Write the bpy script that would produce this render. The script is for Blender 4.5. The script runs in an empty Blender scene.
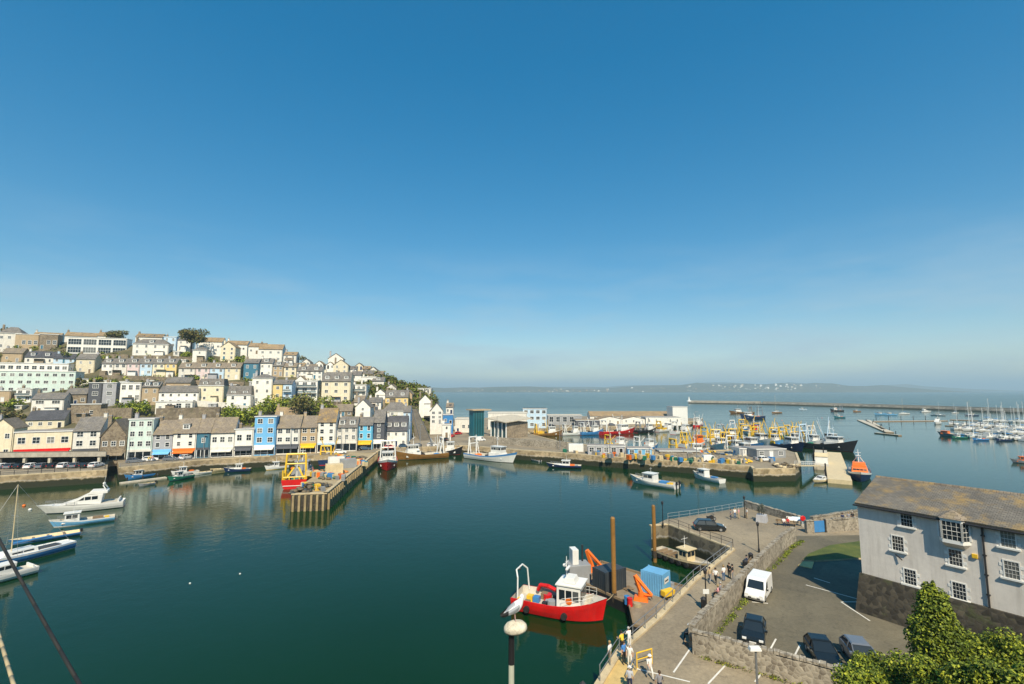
import bpy, bmesh, math, random
from mathutils import Vector, Matrix
from mathutils.geometry import tessellate_polygon
R = random.Random(11)
SC = bpy.context.scene
COL = SC.collection
rad = math.radians

# ---------------------------------------------------------------- camera
F = 470.0; CAMZ = 25.0; TH = math.atan(48/470)
cd = bpy.data.cameras.new('camera'); cam = bpy.data.objects.new('camera', cd); COL.objects.link(cam)
cam.location = (0, 0, CAMZ); cam.rotation_euler = (rad(90)+TH, 0, 0)
cd.sensor_width = 36; cd.lens = F/1024*36; cd.clip_start = .1; cd.clip_end = 60000
SC.camera = cam
# ---------------------------------------------------------------- sky, sun, exposure
SUN_EL = rad(47); SUN_AZ = math.atan2(.12, -1)          # direction towards the sun, behind and right of the camera
w = bpy.data.worlds.new('World'); SC.world = w; w.use_nodes = True
nt = w.node_tree; bg = nt.nodes['Background']
sky = nt.nodes.new('ShaderNodeTexSky'); sky.sky_type = 'NISHITA'; sky.sun_disc = False
sky.sun_elevation = SUN_EL; sky.sun_rotation = SUN_AZ
sky.altitude = 0; sky.air_density = 1.0; sky.dust_density = .05; sky.ozone_density = 1.6
hs = nt.nodes.new('ShaderNodeHueSaturation'); hs.inputs['Hue'].default_value = .492; hs.inputs['Saturation'].default_value = 1.87; hs.inputs['Value'].default_value = 1.29
gm = nt.nodes.new('ShaderNodeGamma'); gm.inputs[1].default_value = .68; nt.links.new(sky.outputs[0], gm.inputs[0]); nt.links.new(gm.outputs[0], hs.inputs['Color'])
wt = nt.nodes.new('ShaderNodeTexCoord'); wm = nt.nodes.new('ShaderNodeMapping'); wm.inputs['Scale'].default_value = (2.2, 2.2, 11); wm.inputs['Rotation'].default_value = (0, rad(-9), 0)
nt.links.new(wt.outputs['Generated'], wm.inputs[0])
wn = nt.nodes.new('ShaderNodeTexNoise'); wn.inputs['Scale'].default_value = 1.7; wn.inputs['Detail'].default_value = 7; wn.inputs['Roughness'].default_value = .58; nt.links.new(wm.outputs[0], wn.inputs['Vector'])
wr = nt.nodes.new('ShaderNodeMapRange'); nt.links.new(wn.outputs[0], wr.inputs[0]); wr.inputs[1].default_value = .42; wr.inputs[2].default_value = .72; wr.inputs[4].default_value = .75
ws = nt.nodes.new('ShaderNodeSeparateXYZ'); nt.links.new(wt.outputs['Generated'], ws.inputs[0])
we = nt.nodes.new('ShaderNodeMapRange'); nt.links.new(ws.outputs['Z'], we.inputs[0]); we.inputs[1].default_value = .30; we.inputs[2].default_value = .06
wf = nt.nodes.new('ShaderNodeMath'); wf.operation = 'MULTIPLY'; nt.links.new(wr.outputs[0], wf.inputs[0]); nt.links.new(we.outputs[0], wf.inputs[1])
wx = nt.nodes.new('ShaderNodeMix'); wx.data_type = 'RGBA'; nt.links.new(wf.outputs[0], wx.inputs[0]); nt.links.new(hs.outputs[0], wx.inputs[6]); wx.inputs[7].default_value = (2.9, 3.8, 4.5, 1)
nt.links.new(wx.outputs[2], bg.inputs[0]); bg.inputs[1].default_value = .132
sl = bpy.data.lights.new('sun', 'SUN'); sl.energy = 5.0; sl.angle = rad(.53); sl.color = (1, .88, .67)
so = bpy.data.objects.new('sun', sl); COL.objects.link(so)
sv = Vector((math.sin(SUN_AZ)*math.cos(SUN_EL), math.cos(SUN_AZ)*math.cos(SUN_EL), math.sin(SUN_EL)))
so.rotation_euler = sv.to_track_quat('Z', 'Y').to_euler(); so.location = (0, 0, 200)
vs = SC.view_settings; vs.view_transform = 'Standard'; vs.look = 'None'; vs.exposure = .32; vs.gamma = 1; vs.use_curve_mapping = False
SC.cycles.use_denoising = True; SC.cycles.max_bounces = 6; SC.cycles.diffuse_bounces = 2; SC.cycles.glossy_bounces = 3
SC.cycles.volume_bounces = 0; SC.cycles.caustics_reflective = False; SC.cycles.caustics_refractive = False

# ---------------------------------------------------------------- placing: a pixel of the photograph gives a direction, a height or depth the point
def ray(px, py):
    u = (px-512)/F; v = (342-py)/F
    return Vector((u, math.cos(TH)-v*math.sin(TH), math.sin(TH)+v*math.cos(TH)))
def at(px, py, z):
    d = ray(px, py); return d*((z-CAMZ)/d.z)+Vector((0, 0, CAMZ))
def atd(px, py, Y):
    d = ray(px, py); return d*(Y/d.y)+Vector((0, 0, CAMZ))
def interp(tab, x):
    if x <= tab[0][0]: return tab[0][1]
    for (a, b), (c, d) in zip(tab, tab[1:]):
        if x <= c: return b+(d-b)*(x-a)/(c-a)
    return tab[-1][1]

# ---------------------------------------------------------------- objects
def tag(o, label=None, cat=None, group=None, kind=None):
    if label: o['label'] = label
    if cat: o['category'] = cat
    if group: o['group'] = group
    if kind: o['kind'] = kind
    return o
def thing(name, label, cat, loc=(0, 0, 0), rz=0, group=None):
    o = bpy.data.objects.new(name, None); COL.objects.link(o); o.empty_display_size = .3
    o.location = loc; o.rotation_euler = (0, 0, rz)
    return tag(o, label, cat, group)
def dup(o, loc=None, rz=None, label=None, group=None, parent=None):
    c = o.copy(); COL.objects.link(c); c.parent = parent
    for ch in list(o.children): dup(ch, parent=c)
    if loc is not None: c.location = loc
    if rz is not None: c.rotation_euler = (0, 0, rz)
    if label: c['label'] = label
    if group: c['group'] = group
    return c
def link(name, me, parent=None, loc=(0, 0, 0), rz=0, sc=None):
    o = bpy.data.objects.new(name, me); COL.objects.link(o); o.parent = parent
    o.location = loc; o.rotation_euler = (0, 0, rz)
    if sc: o.scale = sc
    return o

class MB:
    def __init__(s): s.v = []; s.f = []; s.m = []; s.mats = []
    def mi(s, m):
        if m not in s.mats: s.mats.append(m)
        return s.mats.index(m)
    def face(s, pts, m):
        b = len(s.v); s.v += [tuple(p) for p in pts]; s.f.append(tuple(range(b, b+len(pts)))); s.m.append(s.mi(m))
    def raw(s, vs, fs, m):
        b = len(s.v); s.v += [tuple(p) for p in vs]; k = s.mi(m)
        for f in fs: s.f.append(tuple(b+i for i in f)); s.m.append(k)
    def box(s, x0, x1, y0, y1, z0, z1, m, M=None, top=None):
        vs = [Vector(p) for p in ((x0,y0,z0),(x1,y0,z0),(x1,y1,z0),(x0,y1,z0),(x0,y0,z1),(x1,y0,z1),(x1,y1,z1),(x0,y1,z1))]
        if M is not None: vs = [M @ p for p in vs]
        s.raw(vs, [(3,2,1,0),(0,1,5,4),(1,2,6,5),(2,3,7,6),(3,0,4,7)], m)
        b = len(s.v)-8; s.f.append((b+4,b+5,b+6,b+7)); s.m.append(s.mi(top or m))
    def tap(s, x0, x1, y0, y1, z0, z1, m, ix0=0, ix1=0, iy0=0, iy1=0, top=None, M=None):   # box whose top is drawn in
        vs = [Vector(p) for p in ((x0,y0,z0),(x1,y0,z0),(x1,y1,z0),(x0,y1,z0),(x0+ix0,y0+iy0,z1),(x1-ix1,y0+iy0,z1),(x1-ix1,y1-iy1,z1),(x0+ix0,y1-iy1,z1))]
        if M is not None: vs = [M @ p for p in vs]
        s.raw(vs, [(3,2,1,0),(0,1,5,4),(1,2,6,5),(2,3,7,6),(3,0,4,7)], m)
        b = len(s.v)-8; s.f.append((b+4,b+5,b+6,b+7)); s.m.append(s.mi(top or m))
    def prism(s, poly, z0, z1, m, top=None):
        n = len(poly); b = len(s.v)
        s.v += [(p[0], p[1], z0) for p in poly]+[(p[0], p[1], z1) for p in poly]
        k = s.mi(m); kt = s.mi(top or m)
        for i in range(n):
            j = (i+1) % n; s.f.append((b+i, b+j, b+n+j, b+n+i)); s.m.append(k)
        for t in tessellate_polygon([[Vector((p[0], p[1], 0)) for p in poly]]):
            s.f.append(tuple(b+n+i for i in t)); s.m.append(kt)
    def prof(s, poly, y0, y1, m, M=None):                    # an outline in x, z pulled through y
        n = len(poly)
        vs = [Vector((p[0], y0, p[1])) for p in poly]+[Vector((p[0], y1, p[1])) for p in poly]
        if M is not None: vs = [M @ p for p in vs]
        fs = [(i, (i+1) % n, n+(i+1) % n, n+i) for i in range(n)]
        for t in tessellate_polygon([[Vector((p[0], p[1], 0)) for p in poly]]):
            fs += [tuple(t), tuple(n+i for i in reversed(t))]
        s.raw(vs, fs, m)
    def tube(s, a, b, r0, m, r1=None, n=6):
        a = Vector(a); b = Vector(b); d = b-a
        if d.length < 1e-6: return
        q = d.to_track_quat('Z', 'Y'); r1 = r0 if r1 is None else r1
        vs = []
        for (c, r) in ((a, r0), (b, r1)):
            for i in range(n):
                t = 2*math.pi*i/n; vs.append(c+q @ Vector((r*math.cos(t), r*math.sin(t), 0)))
        s.raw(vs, [(i, (i+1) % n, n+(i+1) % n, n+i) for i in range(n)]+[tuple(range(n-1, -1, -1)), tuple(range(n, 2*n))], m)
    def path(s, pts, r, m, n=6):
        for a, b in zip(pts, pts[1:]): s.tube(a, b, r, m, n=n)
    def lathe(s, prof, m, c=(0, 0, 0), n=12, M=None):
        vs = []
        for (r, z) in prof:
            for i in range(n):
                t = 2*math.pi*i/n; p = Vector((c[0]+r*math.cos(t), c[1]+r*math.sin(t), c[2]+z))
                vs.append(M @ p if M is not None else p)
        k = len(prof)
        fs = [(j*n+i, j*n+(i+1) % n, (j+1)*n+(i+1) % n, (j+1)*n+i) for j in range(k-1) for i in range(n)]
        fs += [tuple(range(n-1, -1, -1)), tuple(range((k-1)*n, k*n))]
        s.raw(vs, fs, m)
    def ball(s, c, rx, ry, rz, m, n=8, k=5):
        prof = [(math.cos(-math.pi/2+math.pi*j/k)+.001, math.sin(-math.pi/2+math.pi*j/k)) for j in range(k+1)]
        M = Matrix.Translation(Vector(c)) @ Matrix.Diagonal((rx, ry, rz, 1))
        s.lathe(prof, m, n=n, M=M)
    def mesh(s, name, smooth=False):
        me = bpy.data.meshes.new(name); me.from_pydata(s.v, [], s.f)
        for m in s.mats: me.materials.append(m)
        me.polygons.foreach_set('material_index', s.m)
        if smooth: me.polygons.foreach_set('use_smooth', [True]*len(s.f))
        me.update(); return me
    def build(s, name, parent=None, loc=(0, 0, 0), rz=0, smooth=False, bevel=0):
        me = s.mesh(name, smooth)
        if bevel:
            bm = bmesh.new(); bm.from_mesh(me)
            bmesh.ops.remove_doubles(bm, verts=bm.verts, dist=1e-4)
            bmesh.ops.recalc_face_normals(bm, faces=bm.faces)
            es = [e for e in bm.edges if len(e.link_faces) == 2 and e.calc_face_angle() > .5]
            bmesh.ops.bevel(bm, geom=es, offset=bevel, segments=2, affect='EDGES', profile=.6, clamp_overlap=True)
            bm.to_mesh(me); bm.free(); me.update()
        return link(name, me, parent, loc, rz)

# ---------------------------------------------------------------- materials
MATS = {}
def _base(name):
    m = bpy.data.materials.new(name); m.use_nodes = True
    n = m.node_tree; p = n.nodes['Principled BSDF']
    return m, n, p
def _noise(n, vec, scale, detail=4, rough=.6):
    t = n.nodes.new('ShaderNodeTexNoise'); t.inputs['Scale'].default_value = scale
    t.inputs['Detail'].default_value = detail; t.inputs['Roughness'].default_value = rough
    n.links.new(vec, t.inputs['Vector']); return t
def _ramp(n, fac, stops):
    r = n.nodes.new('ShaderNodeValToRGB')
    while len(r.color_ramp.elements) < len(stops): r.color_ramp.elements.new(.5)
    for e, (p, c) in zip(r.color_ramp.elements, stops):
        e.position = p; e.color = (*c, 1) if len(c) == 3 else c
    n.links.new(fac, r.inputs[0]); return r
def _mix(n, fac, a, b, mode='MIX'):
    x = n.nodes.new('ShaderNodeMix'); x.data_type = 'RGBA'; x.blend_type = mode
    for s, v in ((x.inputs[0], fac), (x.inputs[6], a), (x.inputs[7], b)):
        if isinstance(v, (int, float)): s.default_value = v
        elif isinstance(v, tuple): s.default_value = (*v[:3], 1)
        else: n.links.new(v, s)
    return x.outputs[2]
def _bump(n, p, h, strength, dist=.05):
    b = n.nodes.new('ShaderNodeBump'); b.inputs['Strength'].default_value = strength; b.inputs['Distance'].default_value = dist
    n.links.new(h, b.inputs['Height']); n.links.new(b.outputs[0], p.inputs['Normal'])
def mat(name, col, rough=.7, var=.14, scale=.8, metal=0, bump=.15, dirt=0, spec=.4):
    if name in MATS: return MATS[name]
    m, n, p = _base(name)
    tc = n.nodes.new('ShaderNodeTexCoord'); v = tc.outputs['Object']
    a = _noise(n, v, scale, 5); b = _noise(n, v, scale*9, 3)
    k = n.nodes.new('ShaderNodeMath'); k.operation = 'MULTIPLY_ADD'; n.links.new(b.outputs[0], k.inputs[0]); k.inputs[1].default_value = .45
    n.links.new(a.outputs[0], k.inputs[2])
    lo = tuple(c*(1-var) for c in col); hi = tuple(min(1, c*(1+var)) for c in col)
    r = _ramp(n, k.outputs[0], [(.45, lo), (.95, hi)])
    c = r.outputs[0]
    if dirt:                                                 # run-down streaks and grime
        mp = n.nodes.new('ShaderNodeMapping'); mp.inputs['Scale'].default_value = (1.3, 1.3, .12); n.links.new(v, mp.inputs[0])
        d = _noise(n, mp.outputs[0], 1.6, 5, .7)
        dr = _ramp(n, d.outputs[0], [(.48, (0, 0, 0)), (.78, (dirt, dirt, dirt))])
        c = _mix(n, dr.outputs[0], c, (.16, .13, .09))
    oi = n.nodes.new('ShaderNodeObjectInfo')
    hs = n.nodes.new('ShaderNodeHueSaturation'); n.links.new(c, hs.inputs['Color'])
    mr = n.nodes.new('ShaderNodeMapRange'); n.links.new(oi.outputs['Random'], mr.inputs[0]); mr.inputs[3].default_value = .93; mr.inputs[4].default_value = 1.05
    n.links.new(mr.outputs[0], hs.inputs['Value']); n.links.new(hs.outputs[0], p.inputs['Base Color'])
    p.inputs['Roughness'].default_value = rough; p.inputs['Metallic'].default_value = metal
    p.inputs['Specular IOR Level'].default_value = spec
    if bump: _bump(n, p, b.outputs[0], bump, .03)
    MATS[name] = m; return m
def stone(name, c1, c2, mortar, scale=1.6, wet=None, moss=0, world=False):          # rubble masonry, weedy band near the water when wet
    m, n, p = _base(name)
    tc = n.nodes.new('ShaderNodeTexCoord'); v = tc.outputs['Object']
    vo = n.nodes.new('ShaderNodeTexVoronoi'); vo.inputs['Scale'].default_value = scale; n.links.new(v, vo.inputs['Vector'])
    ve = n.nodes.new('ShaderNodeTexVoronoi'); ve.feature = 'DISTANCE_TO_EDGE'; ve.inputs['Scale'].default_value = scale; n.links.new(v, ve.inputs['Vector'])
    bw = n.nodes.new('ShaderNodeRGBToBW'); n.links.new(vo.outputs['Color'], bw.inputs[0])
    r = _ramp(n, bw.outputs[0], [(.2, c1), (.8, c2)])
    e = _ramp(n, ve.outputs['Distance'], [(.0, (0, 0, 0)), (.07, (1, 1, 1))])
    c = _mix(n, e.outputs[0], mortar, r.outputs[0])
    big = _noise(n, v, .22, 6, .65)
    br = _ramp(n, big.outputs[0], [(.35, (.55, .55, .55)), (.65, (1.1, 1.1, 1.1))])
    c = _mix(n, .8, c, br.outputs[0], 'MULTIPLY')
    if moss:
        mo = _noise(n, v, .7, 6, .7); mr = _ramp(n, mo.outputs[0], [(.55, (0, 0, 0)), (.68, (moss, moss, moss))])
        c = _mix(n, mr.outputs[0], c, (.07, .09, .025))
    if wet:
        g = n.nodes.new('ShaderNodeNewGeometry'); sp = n.nodes.new('ShaderNodeSeparateXYZ'); n.links.new(g.outputs['Position'], sp.inputs[0])
        wob = _noise(n, g.outputs['Position'], .5, 5, .7)
        ad = n.nodes.new('ShaderNodeMath'); ad.operation = 'MULTIPLY_ADD'; n.links.new(wob.outputs[0], ad.inputs[0]); ad.inputs[1].default_value = -1.6; n.links.new(sp.outputs['Z'], ad.inputs[2])
        mr = n.nodes.new('ShaderNodeMapRange'); n.links.new(ad.outputs[0], mr.inputs[0])
        mr.inputs[1].default_value = wet-.9; mr.inputs[2].default_value = wet-.3
        wr = _ramp(n, mr.outputs[0], [(0, (.022, .024, .008)), (.35, (.07, .06, .018)), (1, (1, 1, 1))])
        c = _mix(n, mr.outputs[0], wr.outputs[0], c)
    n.links.new(c, p.inputs['Base Color']); p.inputs['Roughness'].default_value = .85
    _bump(n, p, ve.outputs['Distance'], .5, .1)
    MATS[name] = m; return m
def slate(name, c1, c2, lichen=None, amt=.5, cw=.55):               # courses of slates, lichen patches
    m, n, p = _base(name)
    tc = n.nodes.new('ShaderNodeTexCoord'); v = tc.outputs['Object']
    b = n.nodes.new('ShaderNodeTexBrick'); n.links.new(v, b.inputs['Vector'])
    b.inputs['Scale'].default_value = 1; b.inputs['Brick Width'].default_value = cw*.8; b.inputs['Row Height'].default_value = cw*.45; b.inputs['Mortar Size'].default_value = .018
    b.inputs['Color1'].default_value = (*c1, 1); b.inputs['Color2'].default_value = (*c2, 1); b.inputs['Mortar'].default_value = (c1[0]*.4, c1[1]*.4, c1[2]*.4, 1)
    big = _noise(n, v, .35, 6, .7)
    br = _ramp(n, big.outputs[0], [(.3, (.6, .6, .6)), (.7, (1.2, 1.2, 1.2))])
    c = _mix(n, .8, b.outputs[0], br.outputs[0], 'MULTIPLY')
    if lichen:
        li = _noise(n, v, .5, 8, .75); lr = _ramp(n, li.outputs[0], [(.5, (0, 0, 0)), (.66, (amt, amt, amt))])
        c = _mix(n, lr.outputs[0], c, lichen)
    n.links.new(c, p.inputs['Base Color']); p.inputs['Roughness'].default_value = .75
    _bump(n, p, b.outputs['Fac'], -.35, .03)
    MATS[name] = m; return m
def ground(name, c1, c2, c3, scale=.15, rough=.9, fine=4, worn=0):
    m, n, p = _base(name)
    g = n.nodes.new('ShaderNodeNewGeometry'); v = g.outputs['Position']
    a = _noise(n, v, scale, 7, .68); b = _noise(n, v, fine, 6, .7)
    r = _ramp(n, a.outputs[0], [(.3, c1), (.52, c2), (.72, c3)])
    fr = _ramp(n, b.outputs[0], [(.3, (.7, .7, .7)), (.7, (1.18, 1.18, 1.18))])
    c = _mix(n, .8, r.outputs[0], fr.outputs[0], 'MULTIPLY')
    if worn:                                                 # oil stains, patches of newer tarmac, cracks
        st = _noise(n, v, .9, 5, .7); sr = _ramp(n, st.outputs[0], [(.60, (1, 1, 1)), (.72, (.55, .55, .56))]); c = _mix(n, worn, c, sr.outputs[0], 'MULTIPLY')
        wv = _noise(n, v, .35, 6); wk = n.nodes.new('ShaderNodeVectorMath'); wk.operation = 'SCALE'; wk.inputs['Scale'].default_value = 26; n.links.new(wv.outputs['Color'], wk.inputs[0]); vm = n.nodes.new('ShaderNodeMix'); vm.data_type = 'RGBA'; vm.inputs[0].default_value = .12; n.links.new(v, vm.inputs[6]); n.links.new(wk.outputs[0], vm.inputs[7])
        vc = n.nodes.new('ShaderNodeTexVoronoi'); vc.feature = 'DISTANCE_TO_EDGE'; vc.inputs['Scale'].default_value = .32; n.links.new(vm.outputs[2], vc.inputs['Vector'])
        cr = _ramp(n, vc.outputs['Distance'], [(.003, (.74, .74, .74)), (.010, (1, 1, 1))]); c = _mix(n, worn, c, cr.outputs[0], 'MULTIPLY')
        pb = n.nodes.new('ShaderNodeTexVoronoi'); pb.distance = 'CHEBYCHEV'; pb.inputs['Scale'].default_value = .16; n.links.new(v, pb.inputs['Vector']); bw = n.nodes.new('ShaderNodeRGBToBW'); n.links.new(pb.outputs['Color'], bw.inputs[0])
        pr = _ramp(n, bw.outputs[0], [(.2, (.86, .86, .87)), (.8, (1.08, 1.07, 1.05))]); c = _mix(n, worn, c, pr.outputs[0], 'MULTIPLY')
    n.links.new(c, p.inputs['Base Color']); p.inputs['Roughness'].default_value = rough
    _bump(n, p, b.outputs[0], .3, .03)
    MATS[name] = m; return m
def leafmat(name, col):
    m, n, p = _base(name)
    g = n.nodes.new('ShaderNodeNewGeometry'); v = g.outputs['Position']
    a = _noise(n, v, .9, 4); b = _noise(n, v, 7, 2)
    k = n.nodes.new('ShaderNodeMath'); k.operation = 'ADD'; n.links.new(a.outputs[0], k.inputs[0]); n.links.new(b.outputs[0], k.inputs[1])
    r = _ramp(n, k.outputs[0], [(.7, tuple(c*.55 for c in col)), (1.0, col), (1.3, (col[0]*1.7, col[1]*1.45, col[2]*1.1))])
    n.links.new(r.outputs[0], p.inputs['Base Color']); p.inputs['Roughness'].default_value = .6
    p.inputs['Specular IOR Level'].default_value = .25
    MATS[name] = m; return m
def glassmat(name, col=(.02, .03, .04), rough=.06):
    m, n, p = _base(name)
    oi = n.nodes.new('ShaderNodeObjectInfo'); r = _ramp(n, oi.outputs['Random'], [(0, tuple(c*.5 for c in col)), (.8, col), (1, (.22, .22, .2))])
    n.links.new(r.outputs[0], p.inputs['Base Color'])
    p.inputs['Roughness'].default_value = rough; p.inputs['IOR'].default_value = 1.5
    MATS[name] = m; return m

WHITE = mat('white_render', (.82, .79, .72), dirt=.25); CREAM = mat('cream_render', (.74, .66, .48), dirt=.25); PINK = mat('pink_render', (.72, .58, .56), dirt=.2)
OFFW = mat('offwhite_render', (.72, .69, .62), dirt=.35); GREYR = mat('grey_render', (.40, .40, .42), dirt=.3); MINT = mat('mint_render', (.60, .71, .65), dirt=.2)
PALEB = mat('pale_blue_render', (.50, .65, .78), dirt=.2); SKYB = mat('sky_blue_render', (.18, .48, .80), dirt=.15); BRIGHTB = mat('bright_blue_render', (.14, .52, .78), dirt=.15)
TEALR = mat('teal_render', (.05, .17, .25), dirt=.1); DARKR = mat('charcoal_render', (.085, .09, .105), dirt=.15); YELR = mat('yellow_render', (.80, .60, .26), dirt=.2)
TANR = mat('tan_render', (.46, .35, .22), dirt=.3); BRICK = stone('brown_rubble', (.20, .15, .10), (.34, .27, .18), (.30, .26, .2), 2.2)
SLATE = slate('grey_slate', (.15, .14, .13), (.24, .22, .20), (.30, .25, .14), .35); DSLATE = slate('dark_slate', (.055, .058, .068), (.10, .10, .115))
TANROOF = slate('tan_roof', (.28, .20, .12), (.40, .29, .17), (.45, .30, .08), .5); BRROOF = slate('brown_roof', (.21, .17, .13), (.31, .255, .19), (.34, .26, .12), .5)
ORROOF = slate('lichen_roof', (.20, .15, .10), (.30, .22, .13), (.50, .30, .05), .8); FLATR = mat('felt_roof', (.30, .27, .24), var=.25, scale=.3)
GLASS = glassmat('window_glass'); PAINT = mat('white_paint', (.80, .80, .77), rough=.45, var=.06, bump=.03); TRIM = mat('dark_trim', (.05, .05, .05), rough=.5)
GREYM = mat('grey_metal', (.36, .37, .38), rough=.4, metal=.6, bump=.05); DARKM = mat('dark_metal', (.03, .03, .033), rough=.45, bump=.05); CONC = mat('concrete', (.42, .38, .31), var=.25, dirt=.3)
WOOD = mat('weathered_timber', (.24, .17, .10), var=.35, scale=.6, dirt=.3); DWOOD = mat('dark_timber', (.055, .042, .03), var=.3); YELP = mat('yellow_paint', (.80, .50, .03), rough=.4, var=.15, dirt=.25)
REDP = mat('red_paint', (.62, .012, .012), rough=.35, var=.15, dirt=.12); ORANGE = mat('orange_paint', (.82, .18, .02), rough=.4, dirt=.12); BLUEP = mat('blue_paint', (.05, .22, .50), rough=.4, dirt=.15)
LBLUE = mat('light_blue_paint', (.16, .42, .68), rough=.45, dirt=.15); BLACKP = mat('black_paint', (.018, .018, .02), rough=.4, dirt=.1); GREENP = mat('green_paint', (.02, .18, .11), rough=.4, dirt=.15)
BROWNP = mat('rust_paint', (.26, .13, .03), rough=.55, var=.3, dirt=.3); HULLW = mat('white_gelcoat', (.78, .77, .73), rough=.25, var=.05, bump=.02, dirt=.12); DECK = mat('deck_paint', (.52, .48, .40), var=.2, dirt=.3)
TEALP = mat('teal_paint', (.02, .16, .20), rough=.4, dirt=.15); NAVY = mat('navy_paint', (.012, .03, .09), rough=.35, dirt=.08); RUBBER = mat('black_rubber', (.02, .02, .02), rough=.8)
ROPE = mat('rope', (.40, .33, .20), var=.2); CREAMP = mat('cream_paint', (.68, .55, .33), rough=.6, dirt=.2); GREYP = mat('grey_paint', (.30, .31, .32), rough=.5, dirt=.2)
SKIN = mat('skin', (.55, .33, .23), rough=.6, var=.05, bump=0)
QSTONE = stone('quay_stone', (.30, .22, .12), (.55, .42, .25), (.38, .31, .2), 1.1, wet=1.5, moss=.3)
WSTONE = stone('wall_stone', (.20, .17, .13), (.42, .37, .29), (.40, .36, .29), 3.2, moss=.12)
CLIFF = stone('retaining_stone', (.17, .13, .09), (.31, .25, .17), (.2, .17, .12), .9, moss=.7)
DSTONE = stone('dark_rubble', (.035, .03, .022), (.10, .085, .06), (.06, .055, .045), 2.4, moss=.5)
ASPH = ground('asphalt', (.10, .09, .062), (.145, .128, .088), (.19, .168, .115), .12, fine=5, worn=.9)
QUAYTOP = ground('quay_surface', (.20, .165, .115), (.29, .24, .165), (.38, .31, .21), .10, fine=3, worn=.8)
PIERTOP = ground('pier_surface', (.30, .23, .13), (.40, .32, .19), (.48, .39, .25), .12, fine=3)
STEPM = ground('worn_steps', (.13, .115, .095), (.18, .16, .13), (.23, .20, .16), .3, fine=3)
COPING = mat('coping_stone', (.52, .42, .26), var=.25, dirt=.3); PAVE = mat('buff_paving', (.58, .42, .17), var=.2, scale=1.5)
LINE = mat('line_paint', (.72, .70, .64), var=.15, dirt=.3); CONCW = mat('pale_concrete', (.55, .49, .38), var=.2, dirt=.25)
LEAF = [leafmat('leaf_dark', (.06, .095, .012)), leafmat('leaf_mid', (.125, .18, .018)), leafmat('leaf_light', (.22, .275, .03))]
DLEAF = [leafmat('leaf_dull_dark', (.06, .06, .025)), leafmat('leaf_dull', (.13, .115, .04)), leafmat('leaf_dull_green', (.10, .12, .035))]

# ---------------------------------------------------------------- water
m, n, p = _base('harbour_water')
g = n.nodes.new('ShaderNodeNewGeometry'); v = g.outputs['Position']
patch = _noise(n, v, .02, 4)
r = _ramp(n, patch.outputs[0], [(.35, (.003, .025, .004)), (.65, (.004, .031, .008))])
n.links.new(r.outputs[0], p.inputs['Base Color']); sp_ = n.nodes.new('ShaderNodeSeparateXYZ'); n.links.new(v, sp_.inputs[0])                # sheltered inside the harbour, choppier out in the bay
mr_ = n.nodes.new('ShaderNodeMapRange'); n.links.new(sp_.outputs['Y'], mr_.inputs[0]); mr_.inputs[1].default_value = 120; mr_.inputs[2].default_value = 700; mr_.inputs[3].default_value = .018; mr_.inputs[4].default_value = .20
mw_ = n.nodes.new('ShaderNodeMapping'); mw_.inputs['Scale'].default_value = (.012, .05, 1); mw_.inputs['Rotation'].default_value = (0, 0, .35); n.links.new(v, mw_.inputs[0])
wp_ = _noise(n, mw_.outputs[0], 1.0, 4, .55); wr_ = n.nodes.new('ShaderNodeMapRange'); n.links.new(wp_.outputs[0], wr_.inputs[0]); wr_.inputs[1].default_value = .45; wr_.inputs[2].default_value = .7; wr_.inputs[4].default_value = .05
wa_ = n.nodes.new('ShaderNodeMath'); n.links.new(mr_.outputs[0], wa_.inputs[0]); n.links.new(wr_.outputs[0], wa_.inputs[1]); n.links.new(wa_.outputs[0], p.inputs['Roughness'])   # catspaws of wind
p.inputs['IOR'].default_value = 1.33; p.inputs['Specular IOR Level'].default_value = .36
a = _noise(n, v, .55, 4, .6); b = _noise(n, v, 2.6, 3, .55)
k = n.nodes.new('ShaderNodeMath'); k.operation = 'MULTIPLY_ADD'; n.links.new(b.outputs[0], k.inputs[0]); k.inputs[1].default_value = .22; n.links.new(a.outputs[0], k.inputs[2])
_bump(n, p, k.outputs[0], .10, .35)
WATER = m
mb = MB(); S = 24000; mb.face([(-S, -200, 0), (S, -200, 0), (S, S, 0), (-S, S, 0)], WATER)
tag(mb.build('sea'), 'calm green harbour water turning blue towards the open bay', 'water', kind='structure')
# ---------------------------------------------------------------- hillside
QZ = 3.3
FR = [(-140, 120), (0, 157), (130, 152), (250, 160), (320, 168), (400, 190), (450, 225)]
SKYL = [(-140, 334), (0, 335), (60, 334), (130, 337), (200, 346), (240, 351), (280, 356), (310, 363), (350, 368), (372, 370), (385, 372), (400, 378), (415, 383), (428, 387), (436, 402), (446, 420), (452, 440)]
def HD(px, yb): return interp(FR, px)+1.15*max(0, 456-yb)
def hillpt(px, yb): return atd(px, yb, HD(px, yb))
HILL = ground('hill_soil', (.05, .055, .02), (.11, .095, .045), (.22, .18, .11), .09, fine=1.2)
vs, fs = [], []
pxs = list(range(-140, 453, 8)); NR = 26
for px in pxs:
    ys = interp(SKYL, px)+7
    for k in range(NR):
        y = 457+(ys-457)*k/(NR-1)
        P = hillpt(px, y); P.z -= .6
        if k == 0: P.z = min(P.z, QZ-.3)
        vs.append(P)
    T = hillpt(px, ys)
    for dd, dz in ((60, -3), (160, -30), (300, -70)):
        s = (T.y+dd)/T.y; vs.append(Vector((T.x*s, T.y*s, max(T.z-.6+dz, -3))))
M_ = NR+3
for i in range(len(pxs)-1):
    for j in range(M_-1): fs.append((i*M_+j, (i+1)*M_+j, (i+1)*M_+j+1, i*M_+j+1))
i0 = (len(pxs)-1)*M_
b0 = len(vs)
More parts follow.
